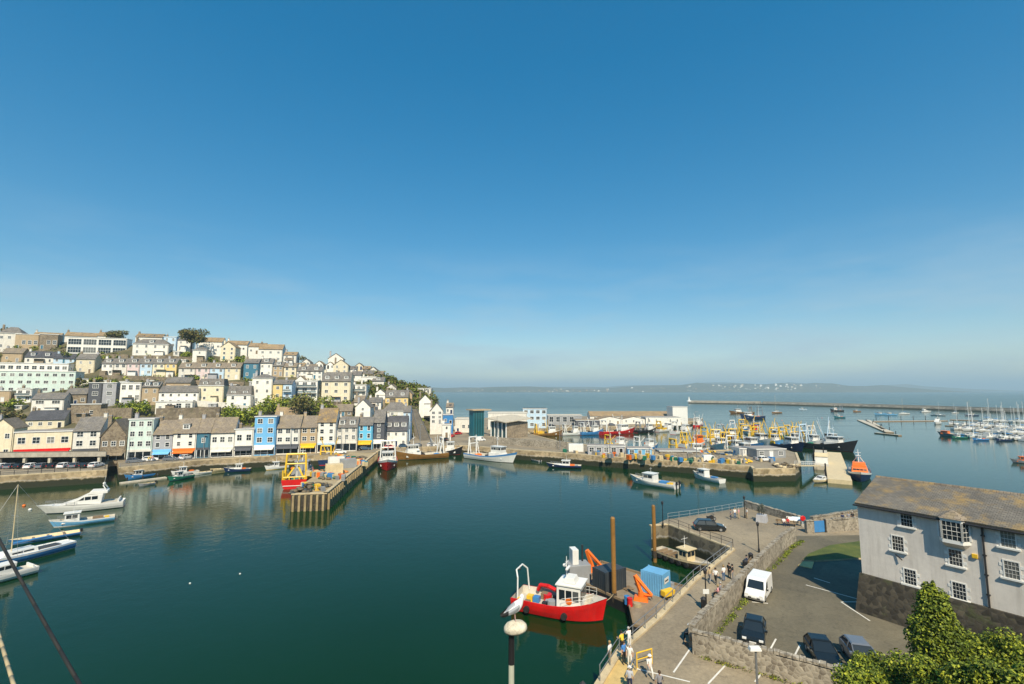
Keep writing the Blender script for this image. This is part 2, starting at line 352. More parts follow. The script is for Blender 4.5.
for j in range(M_): q = vs[i0+j]; vs.append(Vector((q.x+3, q.y, -3)))
for j in range(M_-1): fs.append((i0+j, b0+j, b0+j+1, i0+j+1))
mb = MB(); mb.raw(vs, fs, HILL); tag(mb.build('hillside', smooth=True), 'steep hillside behind the harbour', 'hill', kind='structure')

# ---------------------------------------------------------------- leaf clumps
def leaves(mb, c, rx, ry, rz, n, size, mats, shell=.55):
    for _ in range(n):
        while True:
            q = Vector((R.uniform(-1, 1), R.uniform(-1, 1), R.uniform(-1, 1)))
            if shell*R.random() < q.length < 1: break
        p = Vector((c[0]+q.x*rx, c[1]+q.y*ry, c[2]+q.z*rz))
        nn = (q+Vector((R.uniform(-1, 1), R.uniform(-1, 1), R.uniform(-.3, 1.2)))).normalized()
        t = nn.orthogonal().normalized(); t.rotate(Matrix.Rotation(R.uniform(0, 6.28), 3, nn)); bt = nn.cross(t)
        s = size*R.uniform(.6, 1.3)
        mb.face([p-t*s, p-bt*s*.55+t*.1*s, p+t*s, p+bt*s*.55], R.choice(mats))
def crown(h, r, n, size, mats, trunk=True, lobes=7, flat=.75):
    cm = MB(); tr = MB()
    tr.tube((0, 0, -.6), (0, 0, h*.55), r*.07, DWOOD, r*.04, n=7)
    for i in range(lobes):
        a = 6.28*i/lobes+R.uniform(-.4, .4); d = r*R.uniform(.25, .7); zz = h*R.uniform(.45, .88); rr = r*R.uniform(.32, .55)
        c = (d*math.cos(a), d*math.sin(a), zz); leaves(cm, c, rr, rr, rr*flat, n//lobes, size, mats)
        tr.tube((0, 0, h*.35), c, r*.035, DWOOD, r*.012, n=5)
    leaves(cm, (0, 0, h*.8), r*.5, r*.5, h*.2, n//lobes, size, mats)
    return cm, tr
def tree(name, label, cat, P, h, r, n=700, size=.45, mats=None, group=None, **kw):
    t = thing(name, label, cat, P, R.uniform(0, 6), group)
    cm, tr = crown(h, r, n, size, mats or LEAF, **kw)
    cm.build('crown', t); tr.build('trunk', t); return t

# ---------------------------------------------------------------- houses
WC = {}
def winmesh(w_, h_, bars=1, sash=True):
    key = (round(w_, 1), round(h_, 1), bars)
    if key in WC: return WC[key]
    w_, h_ = key[0], key[1]
    mb = MB(); t = .13
    mb.box(-w_/2-t, w_/2+t, -.07, .0, -t-.05, 0, PAINT); mb.box(-w_/2-t, w_/2+t, -.06, .0, h_, h_+t, PAINT)
    mb.box(-w_/2-t, -w_/2, -.06, .0, 0, h_, PAINT); mb.box(w_/2, w_/2+t, -.06, .0, 0, h_, PAINT)
    mb.box(-w_/2, w_/2, -.025, .0, 0, h_, GLASS)
    for k in range(bars):
        x = -w_/2+w_*(k+1)/(bars+1); mb.box(x-.04, x+.04, -.05, -.026, 0, h_, PAINT)
    mb.box(-w_/2, w_/2, -.048, -.027, h_*.5-.04, h_*.5+.04, PAINT)
    WC[key] = mb.mesh('window'); return WC[key]
def shed_mesh(mb, x0, x1, y0, y1, z0, z1): pass
def roof_mesh(kind, W, dep, zt, rh, rm, wm, oh=.35):
    """roof in the house's own frame: x along the front, y into the house"""
    mb = MB(); x0, x1 = -W/2, W/2; t = .16; fill = MB()
    def slab(a, b, c, d):
        n = (b-a).cross(d-a).normalized()
        if n.z < 0: n = -n
        lo = [q for q in (a, b, c, d)]; hi = [q+n*t for q in lo]
        mb.raw(lo+hi, [(0, 1, 2, 3), (4, 5, 6, 7), (0, 1, 5, 4), (1, 2, 6, 5), (2, 3, 7, 6), (3, 0, 4, 7)], rm)
    V = Vector; s = rh/(dep/2)
    if kind == 'gable':
        e = zt-oh*s
        slab(V((x0-.15, -oh, e)), V((x1+.15, -oh, e)), V((x1+.15, dep/2, zt+rh)), V((x0-.15, dep/2, zt+rh)))
        slab(V((x0-.15, dep+oh, e)), V((x1+.15, dep+oh, e)), V((x1+.15, dep/2, zt+rh)), V((x0-.15, dep/2, zt+rh)))
        for x in (x0, x1-.02): fill.raw([(x, 0, zt), (x, dep, zt), (x, dep/2, zt+rh-.02), (x+.02, 0, zt), (x+.02, dep, zt), (x+.02, dep/2, zt+rh-.02)], [(0, 1, 2), (3, 4, 5), (0, 2, 5, 3), (1, 2, 5, 4)], wm)
    elif kind == 'front':
        sx = rh/(W/2); e = zt-oh*sx
        slab(V((x0-oh, -.25, e)), V((x0-oh, dep+.2, e)), V((0, dep+.2, zt+rh)), V((0, -.25, zt+rh)))
        slab(V((x1+oh, -.25, e)), V((x1+oh, dep+.2, e)), V((0, dep+.2, zt+rh)), V((0, -.25, zt+rh)))
        for y in (0, dep-.02): fill.raw([(x0, y, zt), (x1, y, zt), (0, y, zt+rh-.02), (x0, y+.02, zt), (x1, y+.02, zt), (0, y+.02, zt+rh-.02)], [(0, 1, 2), (3, 4, 5), (0, 2, 5, 3), (1, 2, 5, 4)], wm)
    elif kind == 'hip':
        i = min(W/2-.3, dep/2)*.9; a = V((x0-oh, -oh, zt)); b = V((x1+oh, -oh, zt)); c = V((x1+oh, dep+oh, zt)); d = V((x0-oh, dep+oh, zt))
        e = V((x0+i, dep/2, zt+rh)); f = V((x1-i, dep/2, zt+rh))
        mb.raw([a, b, c, d, e, f], [(0, 1, 5, 4), (1, 2, 5), (2, 3, 4, 5), (3, 0, 4), (0, 1, 2, 3)], rm)
        mb.box(x0-oh, x1+oh, -oh, dep+oh, zt-.16, zt-.004, PAINT)
    elif kind == 'mansard':
        mb.tap(x0-.1, x1+.1, -.2, dep+.2, zt, zt+rh, rm, .5, .5, rh*.42, rh*.42, top=FLATR)
        mb.box(x0-.15, x1+.15, -.3, -.21, zt-.15, zt+.08, PAINT)
    else:
        mb.box(x0-.25, x1+.25, -.25, dep+.25, zt+.01, zt+.28, PAINT, top=rm)
    return mb, fill
def house(label, px0, px1, yb, ye, wm, roof='gable', rm=None, rh=None, rows=2, cols=2, dep=8, z0=None, d=None, rot=None,
          dorm=0, chim=1, shop=None, door=True, cat='house', name='house', ww=1.0, wh=1.3, bars=1, bal=0, sidewin=1, down=5, win0=None, group=None, bay=0, wf=.62, hf=.52):
    rm = rm or SLATE
    pc = (px0+px1)/2
    P = at(pc, yb, z0) if z0 is not None else atd(pc, yb, d or HD(pc, yb))
    r = rot if rot is not None else .5*math.atan2(-P.x, P.y)
    if rot is None and z0 is None and down > 2 and roof in ('front', 'hip', 'flat') and group is None: r += R.uniform(-.11, .11)
    if ww == 1.0: ww = R.choice([.8, .9, 1.0, 1.15, 1.3]); wh = R.choice([1.1, 1.25, 1.4, 1.5]); bars = R.choice([0, 1, 1, 2])
    def along(px):
        u = ray(px, yb); u = u.x/u.y
        return (u*P.y-P.x)/(math.cos(r)-u*math.sin(r))
    s0, s1 = along(px0), along(px1); W = s1-s0-.05
    O = P+Vector((math.cos(r), math.sin(r), 0))*((s0+s1)/2)
    H = atd(pc, ye, P.y).z-P.z
    if rh is None: rh = min(3.2, dep*.3)
    t = thing(name, label, cat, O, r, group)
    b = MB(); b.box(-W/2, W/2, 0, dep, -down, H, wm)
    rmb, fill = roof_mesh(roof, W, dep, H, rh, rm, wm)
    if fill.f: b.raw(fill.v, fill.f, wm)
    if H > 5 and R.random() < .6: b.tube((W/2-.25, -.06, 0), (W/2-.25, -.06, H), .06, TRIM, n=5)
    b.build('wall', t)
    for k in range(R.randrange(3) if roof in ('gable', 'mansard') and not shop else 0):
        x = R.uniform(-W*.35, W*.35); y = dep*.14; s_ = rh/(dep/2); q = [Vector((x+dx, y+dy, H+(y+dy)*s_+.19)) for dx, dy in ((-.35, 0), (.35, 0), (.35, .9), (-.35, .9))]; rmb.face(q, GLASS)
    ro = rmb.build('roof', t)
    if not shop and name == 'house' and down > 2 and W > 5 and R.random() < .5:
        x = R.uniform(-W*.3, W*.3); w_ = R.uniform(1.2, 2.2); em = R.choice([wm, wm, WHITE, BRICK, PAINT, GREYR]); hh_ = R.uniform(2.0, 2.8); e_ = MB()
        e_.box(x-w_, x+w_, -R.uniform(1.2, 2.4), -.01, -4, hh_, em); e_.box(x-w_-.12, x+w_+.12, -2.5, -.012, hh_+.004, hh_+.14, R.choice([FLATR, SLATE, TANROOF])); e_.build('extension', t)
    for k in range(chim):
        x = (-W/2+.5) if k == 0 else W/2-.5
        c = MB(); zb = H if roof == 'flat' else H+rh*.4; ztop = H+(1.6 if roof == 'flat' else rh+1.1)
        c.box(x-.45, x+.45, dep/2-.4, dep/2+.4, zb, ztop, R.choice([BRICK, wm, GREYR])); c.box(x-.52, x+.52, dep/2-.47, dep/2+.47, ztop+.002, ztop+.12, GREYR)
        for q in (-.22, .22): c.lathe([(.13, 0), (.11, .5)], TANR, (x+q, dep/2, ztop+.12), n=6)
        if R.random() < .5: c.tube((x, dep/2, ztop), (x, dep/2, ztop+1.7), .03, GREYM, n=4); c.tube((x-.5, dep/2, ztop+1.6), (x+.5, dep/2, ztop+1.6), .02, GREYM, n=4)
        c.build('chimney', ro)
    zlo = 0
    if shop:
        zlo = min(3.4, H*.4); s = MB()
        s.box(-W/2+.25, W/2-.25, -.05, .0, .35, zlo-.75, GLASS); s.box(-W/2+.1, W/2-.1, -.14, .0, zlo-.7, zlo, shop)
        for k in range(4):
            x = -W/2+.2+(W-.4)*k/3; s.box(x-.08, x+.08, -.08, -.051, 0, zlo-.72, PAINT)
        s.build('shopfront', t)
        if R.random() < .5 or shop in (YELP, ORANGE, REDP, SKYB):
            a = MB(); a.raw([(-W/2+.4, -.15, zlo-.72), (W/2-.4, -.15, zlo-.72), (W/2-.4, -1.5, zlo-1.25), (-W/2+.4, -1.5, zlo-1.25)]+[(-W/2+.4, -.15, zlo-.78), (W/2-.4, -.15, zlo-.78), (W/2-.4, -1.5, zlo-1.45), (-W/2+.4, -1.5, zlo-1.45)], [(0, 1, 2, 3), (4, 5, 6, 7), (2, 3, 7, 6), (0, 3, 7, 4), (1, 2, 6, 5)], shop)
            a.build('awning', t)
    fh = (H-zlo)/max(rows, 1)
    w1 = min(ww, W/(cols+.6)*wf); h1 = min(wh, fh*hf)
    me = winmesh(w1, h1, bars)
    dc = R.randrange(cols) if door and not shop and rows else -1
    for i in range(rows):
        for j in range(cols):
            x = -W/2+W*(j+.5)/cols; z = zlo+fh*i+fh*(.34 if hf < .6 else .14)
            if i == 0 and j == dc:
                dm = MB(); dm.box(x-.5, x+.5, -.06, 0, .05, 2.05, R.choice([NAVY, PAINT, GREYP, GREYP, TEALR, BLACKP, WOOD])); dm.box(x-.62, x-.5, -.09, 0, 0, 2.15, PAINT); dm.box(x+.5, x+.62, -.09, 0, 0, 2.15, PAINT); dm.box(x-.62, x+.62, -.09, 0, 2.15, 2.3, PAINT)
                dm.build('door', t); continue
            link('window', me, t, (x, -.004, z))
    if bal:
        for i in range(1, rows):
            bm_ = MB(); z = zlo+fh*i+.1; bm_.box(-W/2*bal, W/2*bal, -1.3, -.01, z-.18, z, PAINT)
            bm_.box(-W/2*bal, W/2*bal, -1.3, -1.24, z+.95, z+1.02, PAINT); bm_.box(-W/2*bal, W/2*bal, -1.28, -1.26, z+.05, z+.95, glassmat('balcony_glass', (.25, .32, .34)) if 'balcony_glass' not in MATS else MATS['balcony_glass'])
            bm_.build('balcony', t)
    for k in range(bay):
        x = -W/2+W*(k+.5)/bay; y_ = MB(); hh = min(H*.8, fh*2-.4)
        y_.tap(x-1.2, x+1.2, -.9, -.005, 0, hh, wm); y_.box(x-1.3, x+1.3, -1.0, -.004, hh+.003, hh+.25, rm)
        bo = y_.build('bay', t)
        for i in range(2): link('window', winmesh(1.5, 1.2, 2), bo, (x, -.905, fh*i+.9 if i == 0 else hh-1.6))
    if sidewin and dep > 6:
        for i in range(rows):
            if R.random() < .6:
                o = link('window', winmesh(.8, 1.1, 0), t, (W/2+.004, dep*.5, zlo+fh*i+fh*.34), rad(90))
    for k in range(dorm):
        x = -W/2+W*(k+.5)/dorm; ty = (rh*.12 if roof == 'mansard' else dep*.12); zb = H+(.35 if roof == 'mansard' else rh*.24)
        dd = MB(); dd.box(x-.95, x+.95, ty-.25, ty+2.4, zb, zb+1.55, PAINT); dd.box(x-1.1, x+1.1, ty-.45, ty+2.6, zb+1.553, zb+1.72, FLATR)
        do = dd.build('dormer', t); link('window', winmesh(1.3, .9, 1), do, (x, ty-.254, zb+.35))
    return t

H_ = house
# skyline row, left to right
H_('brown hipped house at the left end of the skyline', -4, 20, 350, 333, OFFW, 'hip', SLATE, 4, 2, 3)
H_('long low skyline block with a white window band and flat roof', 14, 38, 349, 334.5, TANR, 'flat', TANROOF, rows=1, cols=4, ww=2.2, wh=2.2, chim=0, bars=2, cat='house')
H_('low skyline block with cream panels beside the white apartments', 38.5, 57, 349, 334.5, BRICK, 'flat', TANROOF, rows=1, cols=3, ww=2.2, wh=2.2, chim=0, bars=2)
H_('white balcony apartment block on the skyline, two storeys of four glazed bays', 66, 126, 354, 338, WHITE, 'flat', TANROOF, rows=2, cols=4, ww=9, wh=4, bars=4, wf=.98, hf=.66, door=False, chim=0, cat='apartments', name='apartment_block')
for a, b in ((32, 60), (64, 96), (97, 118)): H_('long tan roof peeping over the apartments at pixel skyline'.replace(' at pixel skyline', {32: ' far left', 64: ' in the middle', 97: ' near the round tree'}[a]), a, b, 343, 336, OFFW, 'gable', TANROOF, 2.6, 1, 3, d=302, rot=.5)
H_('white hipped villa with blue dormer below the skyline ridge', 132, 168, 355, 344, WHITE, 'hip', SLATE, 3.2, 2, 4, dorm=1)
H_('tall pale blue house left of the spreading skyline tree', 163, 176, 348, 337, PALEB, 'flat', TANROOF, rows=2, cols=2, d=290)
H_('white house directly under the spreading skyline tree', 177, 190, 350, 340, WHITE, 'gable', SLATE, 2, 2, 2, d=285)
H_('tan roofed terrace end on the skyline above the white hipped villa', 135, 162, 343, 337, OFFW, 'gable', ORROOF, 2.4, 1, 4, d=300)
H_('plain white cube house with few windows below the tree', 192, 206, 361, 350, WHITE, 'hip', SLATE, 2, 2, 1)
H_('white skyline house with tan roof just right of the tree', 198, 222, 350, 341.5, WHITE, 'gable', TANROOF, 2.8, 1, 3, d=288)
H_('cream gable fronted house with three storeys above the terrace', 220, 235, 360, 347, CREAM, 'front', TANROOF, 3, 3, 2)
H_('white skyline house with long tan roof behind the cream gable', 225, 247, 352, 344.5, WHITE, 'gable', TANROOF, 2.6, 1, 3, d=286)
H_('white skyline house with tan roof and grey gable end', 248, 265, 354, 346.5, WHITE, 'gable', TANROOF, 2.4, 1, 3, d=284)
H_('large white house with tall gable at the right of the ridge', 258, 282, 362, 349, WHITE, 'gable', TANROOF, 3, 2, 3)
H_('small white house with tan roof stepping down the ridge', 283, 296, 366, 355, OFFW, 'gable', TANROOF, 2, 2, 2)
far = ['tiny white far house with brown roof', 'tiny cream far house with a gable', 'tiny white far cottage with pale roof']
for i, (x, y) in enumerate(((300, 368), (306, 364), (312, 369), (319, 366), (352, 371), (359, 368), (366, 371), (373, 372), (379, 376), (330, 367), (343, 371))):
    H_('small pale house on the far ridge end', x-4, x+4, y+2, y-2, [WHITE, OFFW, CREAM][i % 3], ['gable', 'front'][i % 2], [TANROOF, SLATE, BRROOF][i % 3], 1.8, 1, 2, chim=0, group='small pale houses at the far ridge end')
H_('white gable house standing highest on the far ridge', 328, 343, 366, 358.5, WHITE, 'front', TANROOF, 3, 1, 2)
H_('cream house with wide roof below the far ridge gable', 333, 348, 374, 365, CREAM, 'front', TANROOF, 3, 2, 2)
# second row
H_('brown roofed cottage at the far left of the second row', 1, 22, 362, 353, TANR, 'gable', BRROOF, 3, 1, 2)
H_('white house with two white dormers in a dark roof at left', 24, 53, 364, 357, WHITE, 'gable', DSLATE, 3.4, 1, 4, dorm=2)
H_('pale blue house with dark slate roof left of the cream gable', 53, 74, 363, 358.5, PALEB, 'gable', DSLATE, 3, 1, 3)
H_('cream house with yellow side gable and brown slate roof', 75, 94, 373, 359, CREAM, 'gable', SLATE, 3, 2, 2, chim=2)
for x0, x1, c, l in ((101, 113, WHITE, 'white terraced house with a dormer, first of the dormer terrace'), (113.4, 126, OFFW, 'off white terraced house, second of the dormer terrace'), (126.4, 139, PINK, 'pink terraced house beside the pale blue one'), (139.4, 151.5, PALEB, 'pale blue terraced house between the pink and the yellow ones'), (152, 164, CREAM, 'cream terraced house right of the pale blue one'), (164.4, 176, YELR, 'yellow terraced house at the right end of the dormer terrace')):
    H_(l, x0, x1, 375, 363.5, c, 'gable', SLATE, 2.8, 2, 2, dorm=1, bay=0)
for x0, x1, c, l, n in ((178, 195, OFFW, 'off white house with dark skylit roof left of the red shrub', 1), (195.4, 209, PINK, 'pinkish house with wide white dormer', 1), (209.4, 224, PALEB, 'pale blue and white house with tan slate roof', 1), (224.4, 240, CREAM, 'cream house with wide dormer left of the teal house', 1)):
    H_(l, x0, x1, 379, 368, c, 'gable', BRROOF, 3, 2, 2, dorm=n)
H_('dark teal house standing among white ones', 243, 258, 378, 363, TEALR, 'gable', SLATE, 2.4, 2, 2)
H_('white house with dormers right of the dark teal house', 258.5, 272, 376, 363, WHITE, 'gable', SLATE, 2.6, 2, 2, dorm=1)
H_('tan terraced house with grey roof above the yellow house', 272.5, 283, 376, 366, TANR, 'gable', SLATE, 2.4, 2, 2, dorm=1)
H_('cream terraced house above the pale blue balconies', 283.5, 296, 376, 367, CREAM, 'gable', BRROOF, 2.4, 2, 2, dorm=1)
H_('wide white house with long roof above the balcony house', 296.5, 322, 379, 371, WHITE, 'gable', SLATE, 2.6, 2, 5, dorm=2)
H_('narrow white house stepping up beside the ridge shrubs', 284, 292, 368, 360, WHITE, 'gable', BRROOF, 2, 2, 1)
# third row
H_('mint green long apartment block with four storeys and balconies', -3, 74, 393, 371.5, MINT, 'flat', FLATR, rows=3, cols=9, ww=1.6, wh=1.3, chim=0, dep=9, cat='apartments', name='apartment_block', bal=0)
H_('white set back penthouse row on top of the mint block', -2, 68, 372, 363.5, WHITE, 'flat', FLATR, rows=1, cols=9, ww=2.2, wh=1.6, chim=0, d=HD(35, 393)+7, cat='apartments', door=False, name='apartment_block')
H_('dark grey tall house with white bay windows', 87, 101, 405, 383, DARKR, 'flat', FLATR, rows=3, cols=1, ww=2.6, wh=1.5, bars=2)
H_('grey house with white stacked bays right of the dark one', 101.4, 115, 405, 383, GREYR, 'flat', FLATR, rows=3, cols=1, ww=2.8, wh=1.6, bars=3)
H_('white house with a glazed conservatory storey on top', 119, 140, 403, 383, WHITE, 'flat', FLATR, rows=2, cols=3, ww=1.8, wh=2.0, bars=2)
H_('tan stone house with grey roof right of the conservatory house', 141, 158, 404, 387, TANR, 'gable', SLATE, 2.4, 2, 2, dorm=2)
H_('long white house with small gable porch on the retaining wall', 158, 198, 405, 392, WHITE, 'gable', SLATE, 2.8, 2, 5, chim=2)
H_('low white annexe with wide glass doors in front of the long white house', 155, 192, 411, 402, WHITE, 'flat', FLATR, rows=1, cols=4, ww=2.2, wh=1.9, d=HD(175, 410)-2, chim=0)
H_('tan slate roofed cottage behind the long white house', 164, 190, 391, 382.5, TANR, 'gable', SLATE, 2.6, 1, 3)
H_('cream house with grey mansard and two big dormers', 197.5, 223, 402, 385.5, CREAM, 'mansard', SLATE, 3.2, 2, 2, dorm=2)
H_('white house with tall grey mansard and two white dormers', 226, 250.5, 408, 395, WHITE, 'mansard', SLATE, 4.2, 2, 2, dorm=2)
H_('tall plain white house with small square windows', 251, 271.5, 404, 378, WHITE, 'hip', SLATE, 2, 3, 2, ww=.9)
H_('narrow yellow house right of the tall white one', 272, 281.5, 407, 384, YELR, 'gable', SLATE, 2, 3, 1)
H_('narrow pale blue house next to the yellow one', 282, 291, 407, 384, PALEB, 'gable', SLATE, 2, 3, 1, bal=.9)
H_('white house with pale blue balconies above the trees', 291.5, 317, 399, 381, WHITE, 'flat', FLATR, rows=3, cols=3, ww=2.2, bal=.95, chim=0)
H_('big cream house with dark roof and a glazed attic storey', 321, 350, 402, 381, CREAM, 'gable', SLATE, 4.5, 3, 3, ww=1.4, dorm=3, dep=10)
H_('white house with blue shaded balconies right of the big cream house', 351, 366, 397, 385, WHITE, 'flat', SLATE, rows=2, cols=3, ww=1.8, bal=.9)
H_('white upper house with roof terrace below the headland wood', 361, 376, 384, 377, WHITE, 'flat', FLATR, rows=1, cols=3, ww=1.8)
H_('white house with pale roof in front of the headland wood', 372, 384, 388, 381, OFFW, 'gable', SLATE, 2.2, 1, 2, dorm=1)
H_('small white house left of the pale terraced roofs', 375, 385, 400, 393, WHITE, 'front', SLATE, 2, 1, 2)
H_('long dormered house with yellow ground floor below the wood', 385, 408, 404, 397, YELR, 'gable', SLATE, 3.6, 1, 4, dorm=2)
H_('slate roofed house with grey turret above the dark roofs', 382, 409, 417, 411, OFFW, 'hip', SLATE, 4.2, 1, 4)
# lower third row
H_('tan stone house at the left edge under the mint block', -6, 10, 402, 391, TANR, 'flat', FLATR, rows=1, cols=1, ww=2, wh=2)
H_('white house with veranda under the mint block', 15, 31, 402, 389, WHITE, 'flat', FLATR, rows=2, cols=2, bal=.95, ww=1.6)
H_('white house with slate roof and two rows of triple windows', 30.5, 63, 413, 399, WHITE, 'gable', SLATE, 2.6, 2, 2, ww=2.6, bars=2)
H_('timber balcony house left of the dark grey tall house', 64, 86, 405, 394, BRICK, 'gable', SLATE, 2.6, 1, 3, ww=2.2, bal=0)
H_('low cream house with slate roof and french doors', 25, 64, 428, 419.5, CREAM, 'gable', DSLATE, 3.4, 1, 4, wh=1.9, dorm=0)
H_('sandstone garage block under the dark grey houses', 70, 100, 419, 404.5, BRICK, 'flat', FLATR, rows=1, cols=2, ww=2.2, chim=0, d=HD(85, 419)-1)
H_('tan roofed stone barn behind the front terrace', 274, 296, 423, 417.5, TANR, 'gable', TANROOF, 4.2, 1, 3)
H_('white gabled cottage behind the charcoal house', 355, 370, 417, 407, WHITE, 'front', SLATE, 3.4, 2, 1)
H_('brown roofed white cottage stepping above the charcoal house', 354, 364, 408, 402, WHITE, 'gable', BRROOF, 3, 1, 1)
H_('grey roofed house with long roof behind the twin gables', 334, 352, 416, 411, BRICK, 'gable', BRROOF, 3, 1, 3)
H_('white cottage above the stone stairs', 368, 381, 408, 402, WHITE, 'gable', SLATE, 2.2, 1, 2)
# the front along the quay
def FH(label, px0, px1, ye, wm, roof, rm, rh, rows, cols, yb=None, **kw):
    d = interp([(-20, 150), (98, 150), (126, 147), (250, 158), (300, 164), (335, 168), (380, 178), (408, 190)], (px0+px1)/2)
    pc = (px0+px1)/2; q = ray(pc, 456); yb_ = 342-0
    # find the pixel row of quay level at that depth
    lo, hi = 400.0, 520.0
    for _ in range(40):
        mid = (lo+hi)/2
        if atd(pc, mid, d).z > QZ: lo = mid
        else: hi = mid
    return house(label, px0, px1, lo, ye, wm, roof, rm, rh, rows, cols, d=d, down=1, **kw)
FH('low cream gabled house at the left edge of the quay front', -14, 11, 428, CREAM, 'front', BRROOF, 2.8, 2, 2)
FH('long cream flat fronted building with four windows and red awning', 12, 70, 432, CREAM, 'flat', FLATR, 2, 1, 4, shop=REDP, ww=1.7, wh=1.8, chim=0, dep=9)
FH('cream house with steep brown slate roof and four sash windows', 71, 98, 430.5, OFFW, 'gable', SLATE, 4.0, 2, 2, shop=DARKR, ww=1.5, wh=1.7, chim=2, dep=9)
FH('brown stone gabled inn with timber gable', 99, 125, 436, BRICK, 'front', BRROOF, 5, 1, 3, shop=BRICK, ww=1.4)
FH('mint fronted tall house with bow window and pale roof terrace', 126, 151, 419.5, MINT, 'flat', FLATR, 2, 3, 3, shop=OFFW, ww=1.5, wh=1.4)
FH('grey shop house with blue door right of the mint house', 151.5, 171, 434, GREYR, 'gable', BRROOF, 4.0, 2, 2, shop=SKYB)
FH('white inn with orange fascia board', 171.5, 195, 432.5, WHITE, 'gable', BRROOF, 4.2, 2, 2, shop=ORANGE, dorm=1)
FH('deep teal fronted shop between white ones', 195.5, 209, 432, TEALR, 'gable', BRROOF, 4.2, 1, 1, shop=DARKR, ww=.8)
FH('white shop with three windows under brown slates', 209.5, 233, 432, WHITE, 'gable', BRROOF, 4.5, 1, 3, shop=OFFW, ww=1.5, wh=1.6)
FH('plain white shop with two tall windows left of the blue house', 233.5, 252.5, 429.5, WHITE, 'flat', FLATR, 2, 1, 2, shop=DARKR, ww=1.6, wh=1.8)
FH('tall sky blue house with white windows', 253, 274.5, 417, SKYB, 'flat', FLATR, 2, 3, 2, shop=WHITE, ww=1.4, wh=1.4)
FH('white house with long window bands right of the sky blue house', 275, 299, 427.5, WHITE, 'gable', BRROOF, 4, 2, 3, shop=DARKR, ww=1.6)
FH('grey brown house with yellow banner balcony', 299.5, 316, 427, TANR, 'gable', BRROOF, 3.6, 2, 2, shop=YELP, ww=1.5)
FH('white house with lichen orange roof', 316.5, 335, 421.5, WHITE, 'gable', ORROOF, 4.5, 3, 2, shop=PALEB)
FH('off white house with twin arched dormers', 335.5, 356.5, 427, OFFW, 'gable', SLATE, 3.4, 2, 3, shop=OFFW, dorm=2)
FH('bright blue house with yellow shopfront', 357, 372, 425, BRIGHTB, 'gable', SLATE, 2.6, 2, 2, shop=YELP)
FH('charcoal narrow house with tall roof', 372.5, 384, 422, DARKR, 'gable', SLATE, 4.4, 3, 1, shop=WHITE)
FH('white quayside house with dark steep roof at the end of the terrace', 384.5, 407, 430, WHITE, 'gable', DSLATE, 5.2, 2, 3, dorm=3)
# houses stepping out to the point
H_('white gable ended house on the point above the steps', 430, 443, 424, 411, WHITE, 'front', SLATE, 3.8, 3, 2, d=232)
H_('white gabled house with dark roof on the point, higher up', 419, 431, 408, 401, WHITE, 'front', SLATE, 3.2, 1, 1, d=250)
H_('white modern flat block highest on the point', 409, 424, 398, 388.5, WHITE, 'flat', FLATR, 2, 2, 3, d=275, chim=0, cat='apartments', name='apartment_block', ww=2)
H_('slim white tower block beside the modern block on the point', 425, 431, 399, 388.5, OFFW, 'flat', FLATR, 2, 2, 1, d=277, chim=0, cat='apartments', name='apartment_block')
H_('tan gable building below the modern block', 405, 412, 404, 394, TANR, 'front', BRROOF, 2, 2, 1, d=258)
H_('pale blue house left of the grey steps', 403, 410, 432, 412, PALEB, 'gable', SLATE, 2.5, 3, 1, d=205)
H_('small white kiosk cottage by the quay corner', 442, 451, 437.5, 425, WHITE, 'flat', FLATR, 2, 2, 1, d=205)
H_('low blue timber store below the white gable house', 443, 453, 425, 415, BLUEP, 'flat', FLATR, 2, 1, 2, d=226, chim=0)
H_('tan cottage at the outer end of the point', 446, 453, 414, 407, OFFW, 'gable', BRROOF, 2, 1, 2, d=245)

for i, (x, y, w_) in enumerate(((84, 383.5, 9), (108, 385, 8), (124, 386, 9), (150, 385, 7), (60, 362, 6), (182, 364, 7), (176, 356, 6), (205, 388, 9), (232, 389, 8), (252, 386, 6), (310, 387, 7), (44, 405, 8), (18, 410, 7), (140, 398, 6), (212, 408, 8), (270, 381, 6), (336, 384, 6))):
    H_('small flat roofed garage among the terraces', x-w_/2, x+w_/2, y, y-4.2, [WHITE, OFFW, CREAM, TANR, GREYR][i % 5], 'flat', FLATR, rows=1, cols=1, ww=2.4, wh=1.5, chim=0, dep=5, door=False, name='garage', cat='garage', group='small garages among the terraces', sidewin=0)
# ---------------------------------------------------------------- quays
def A(px, py, z=QZ): q = at(px, py, z); return (q.x, q.y)
front_l = [(-200, 492), (-60, 481), (0, 476.5), (107, 470.5), (108.5, 461), (117.5, 460), (119, 468.3), (200, 460.5), (270, 456.5), (344, 454.5), (378, 452), (386, 448.3), (440, 447), (458, 445.6), (468, 446)]
front_m = [(480, 447), (520, 450.5), (560, 453), (600, 456.5), (640, 459), (700, 463), (750, 466.5), (753, 469.5), (795, 469), (801, 463), (797, 453)]
basin = [(780, 448), (752, 448.5), (735, 450), (700, 451), (660, 450.5), (640, 449), (600, 446.5), (560, 442), (530, 434), (526, 430)]
far_q = [(560, 428), (600, 427.5), (655, 424.5), (700, 421), (703, 418.5)]
back = [(600, 416), (500, 417), (453, 420), (440, 430), (400, 440), (320, 446), (130, 449), (0, 450), (-200, 455)]
mb = MB(); mb.prism([A(*q) for q in front_l+front_m+basin+far_q+back], -2.5, QZ, QSTONE, QUAYTOP)
tag(mb.build('quay'), 'stone faced harbour quay', 'quay', kind='structure')
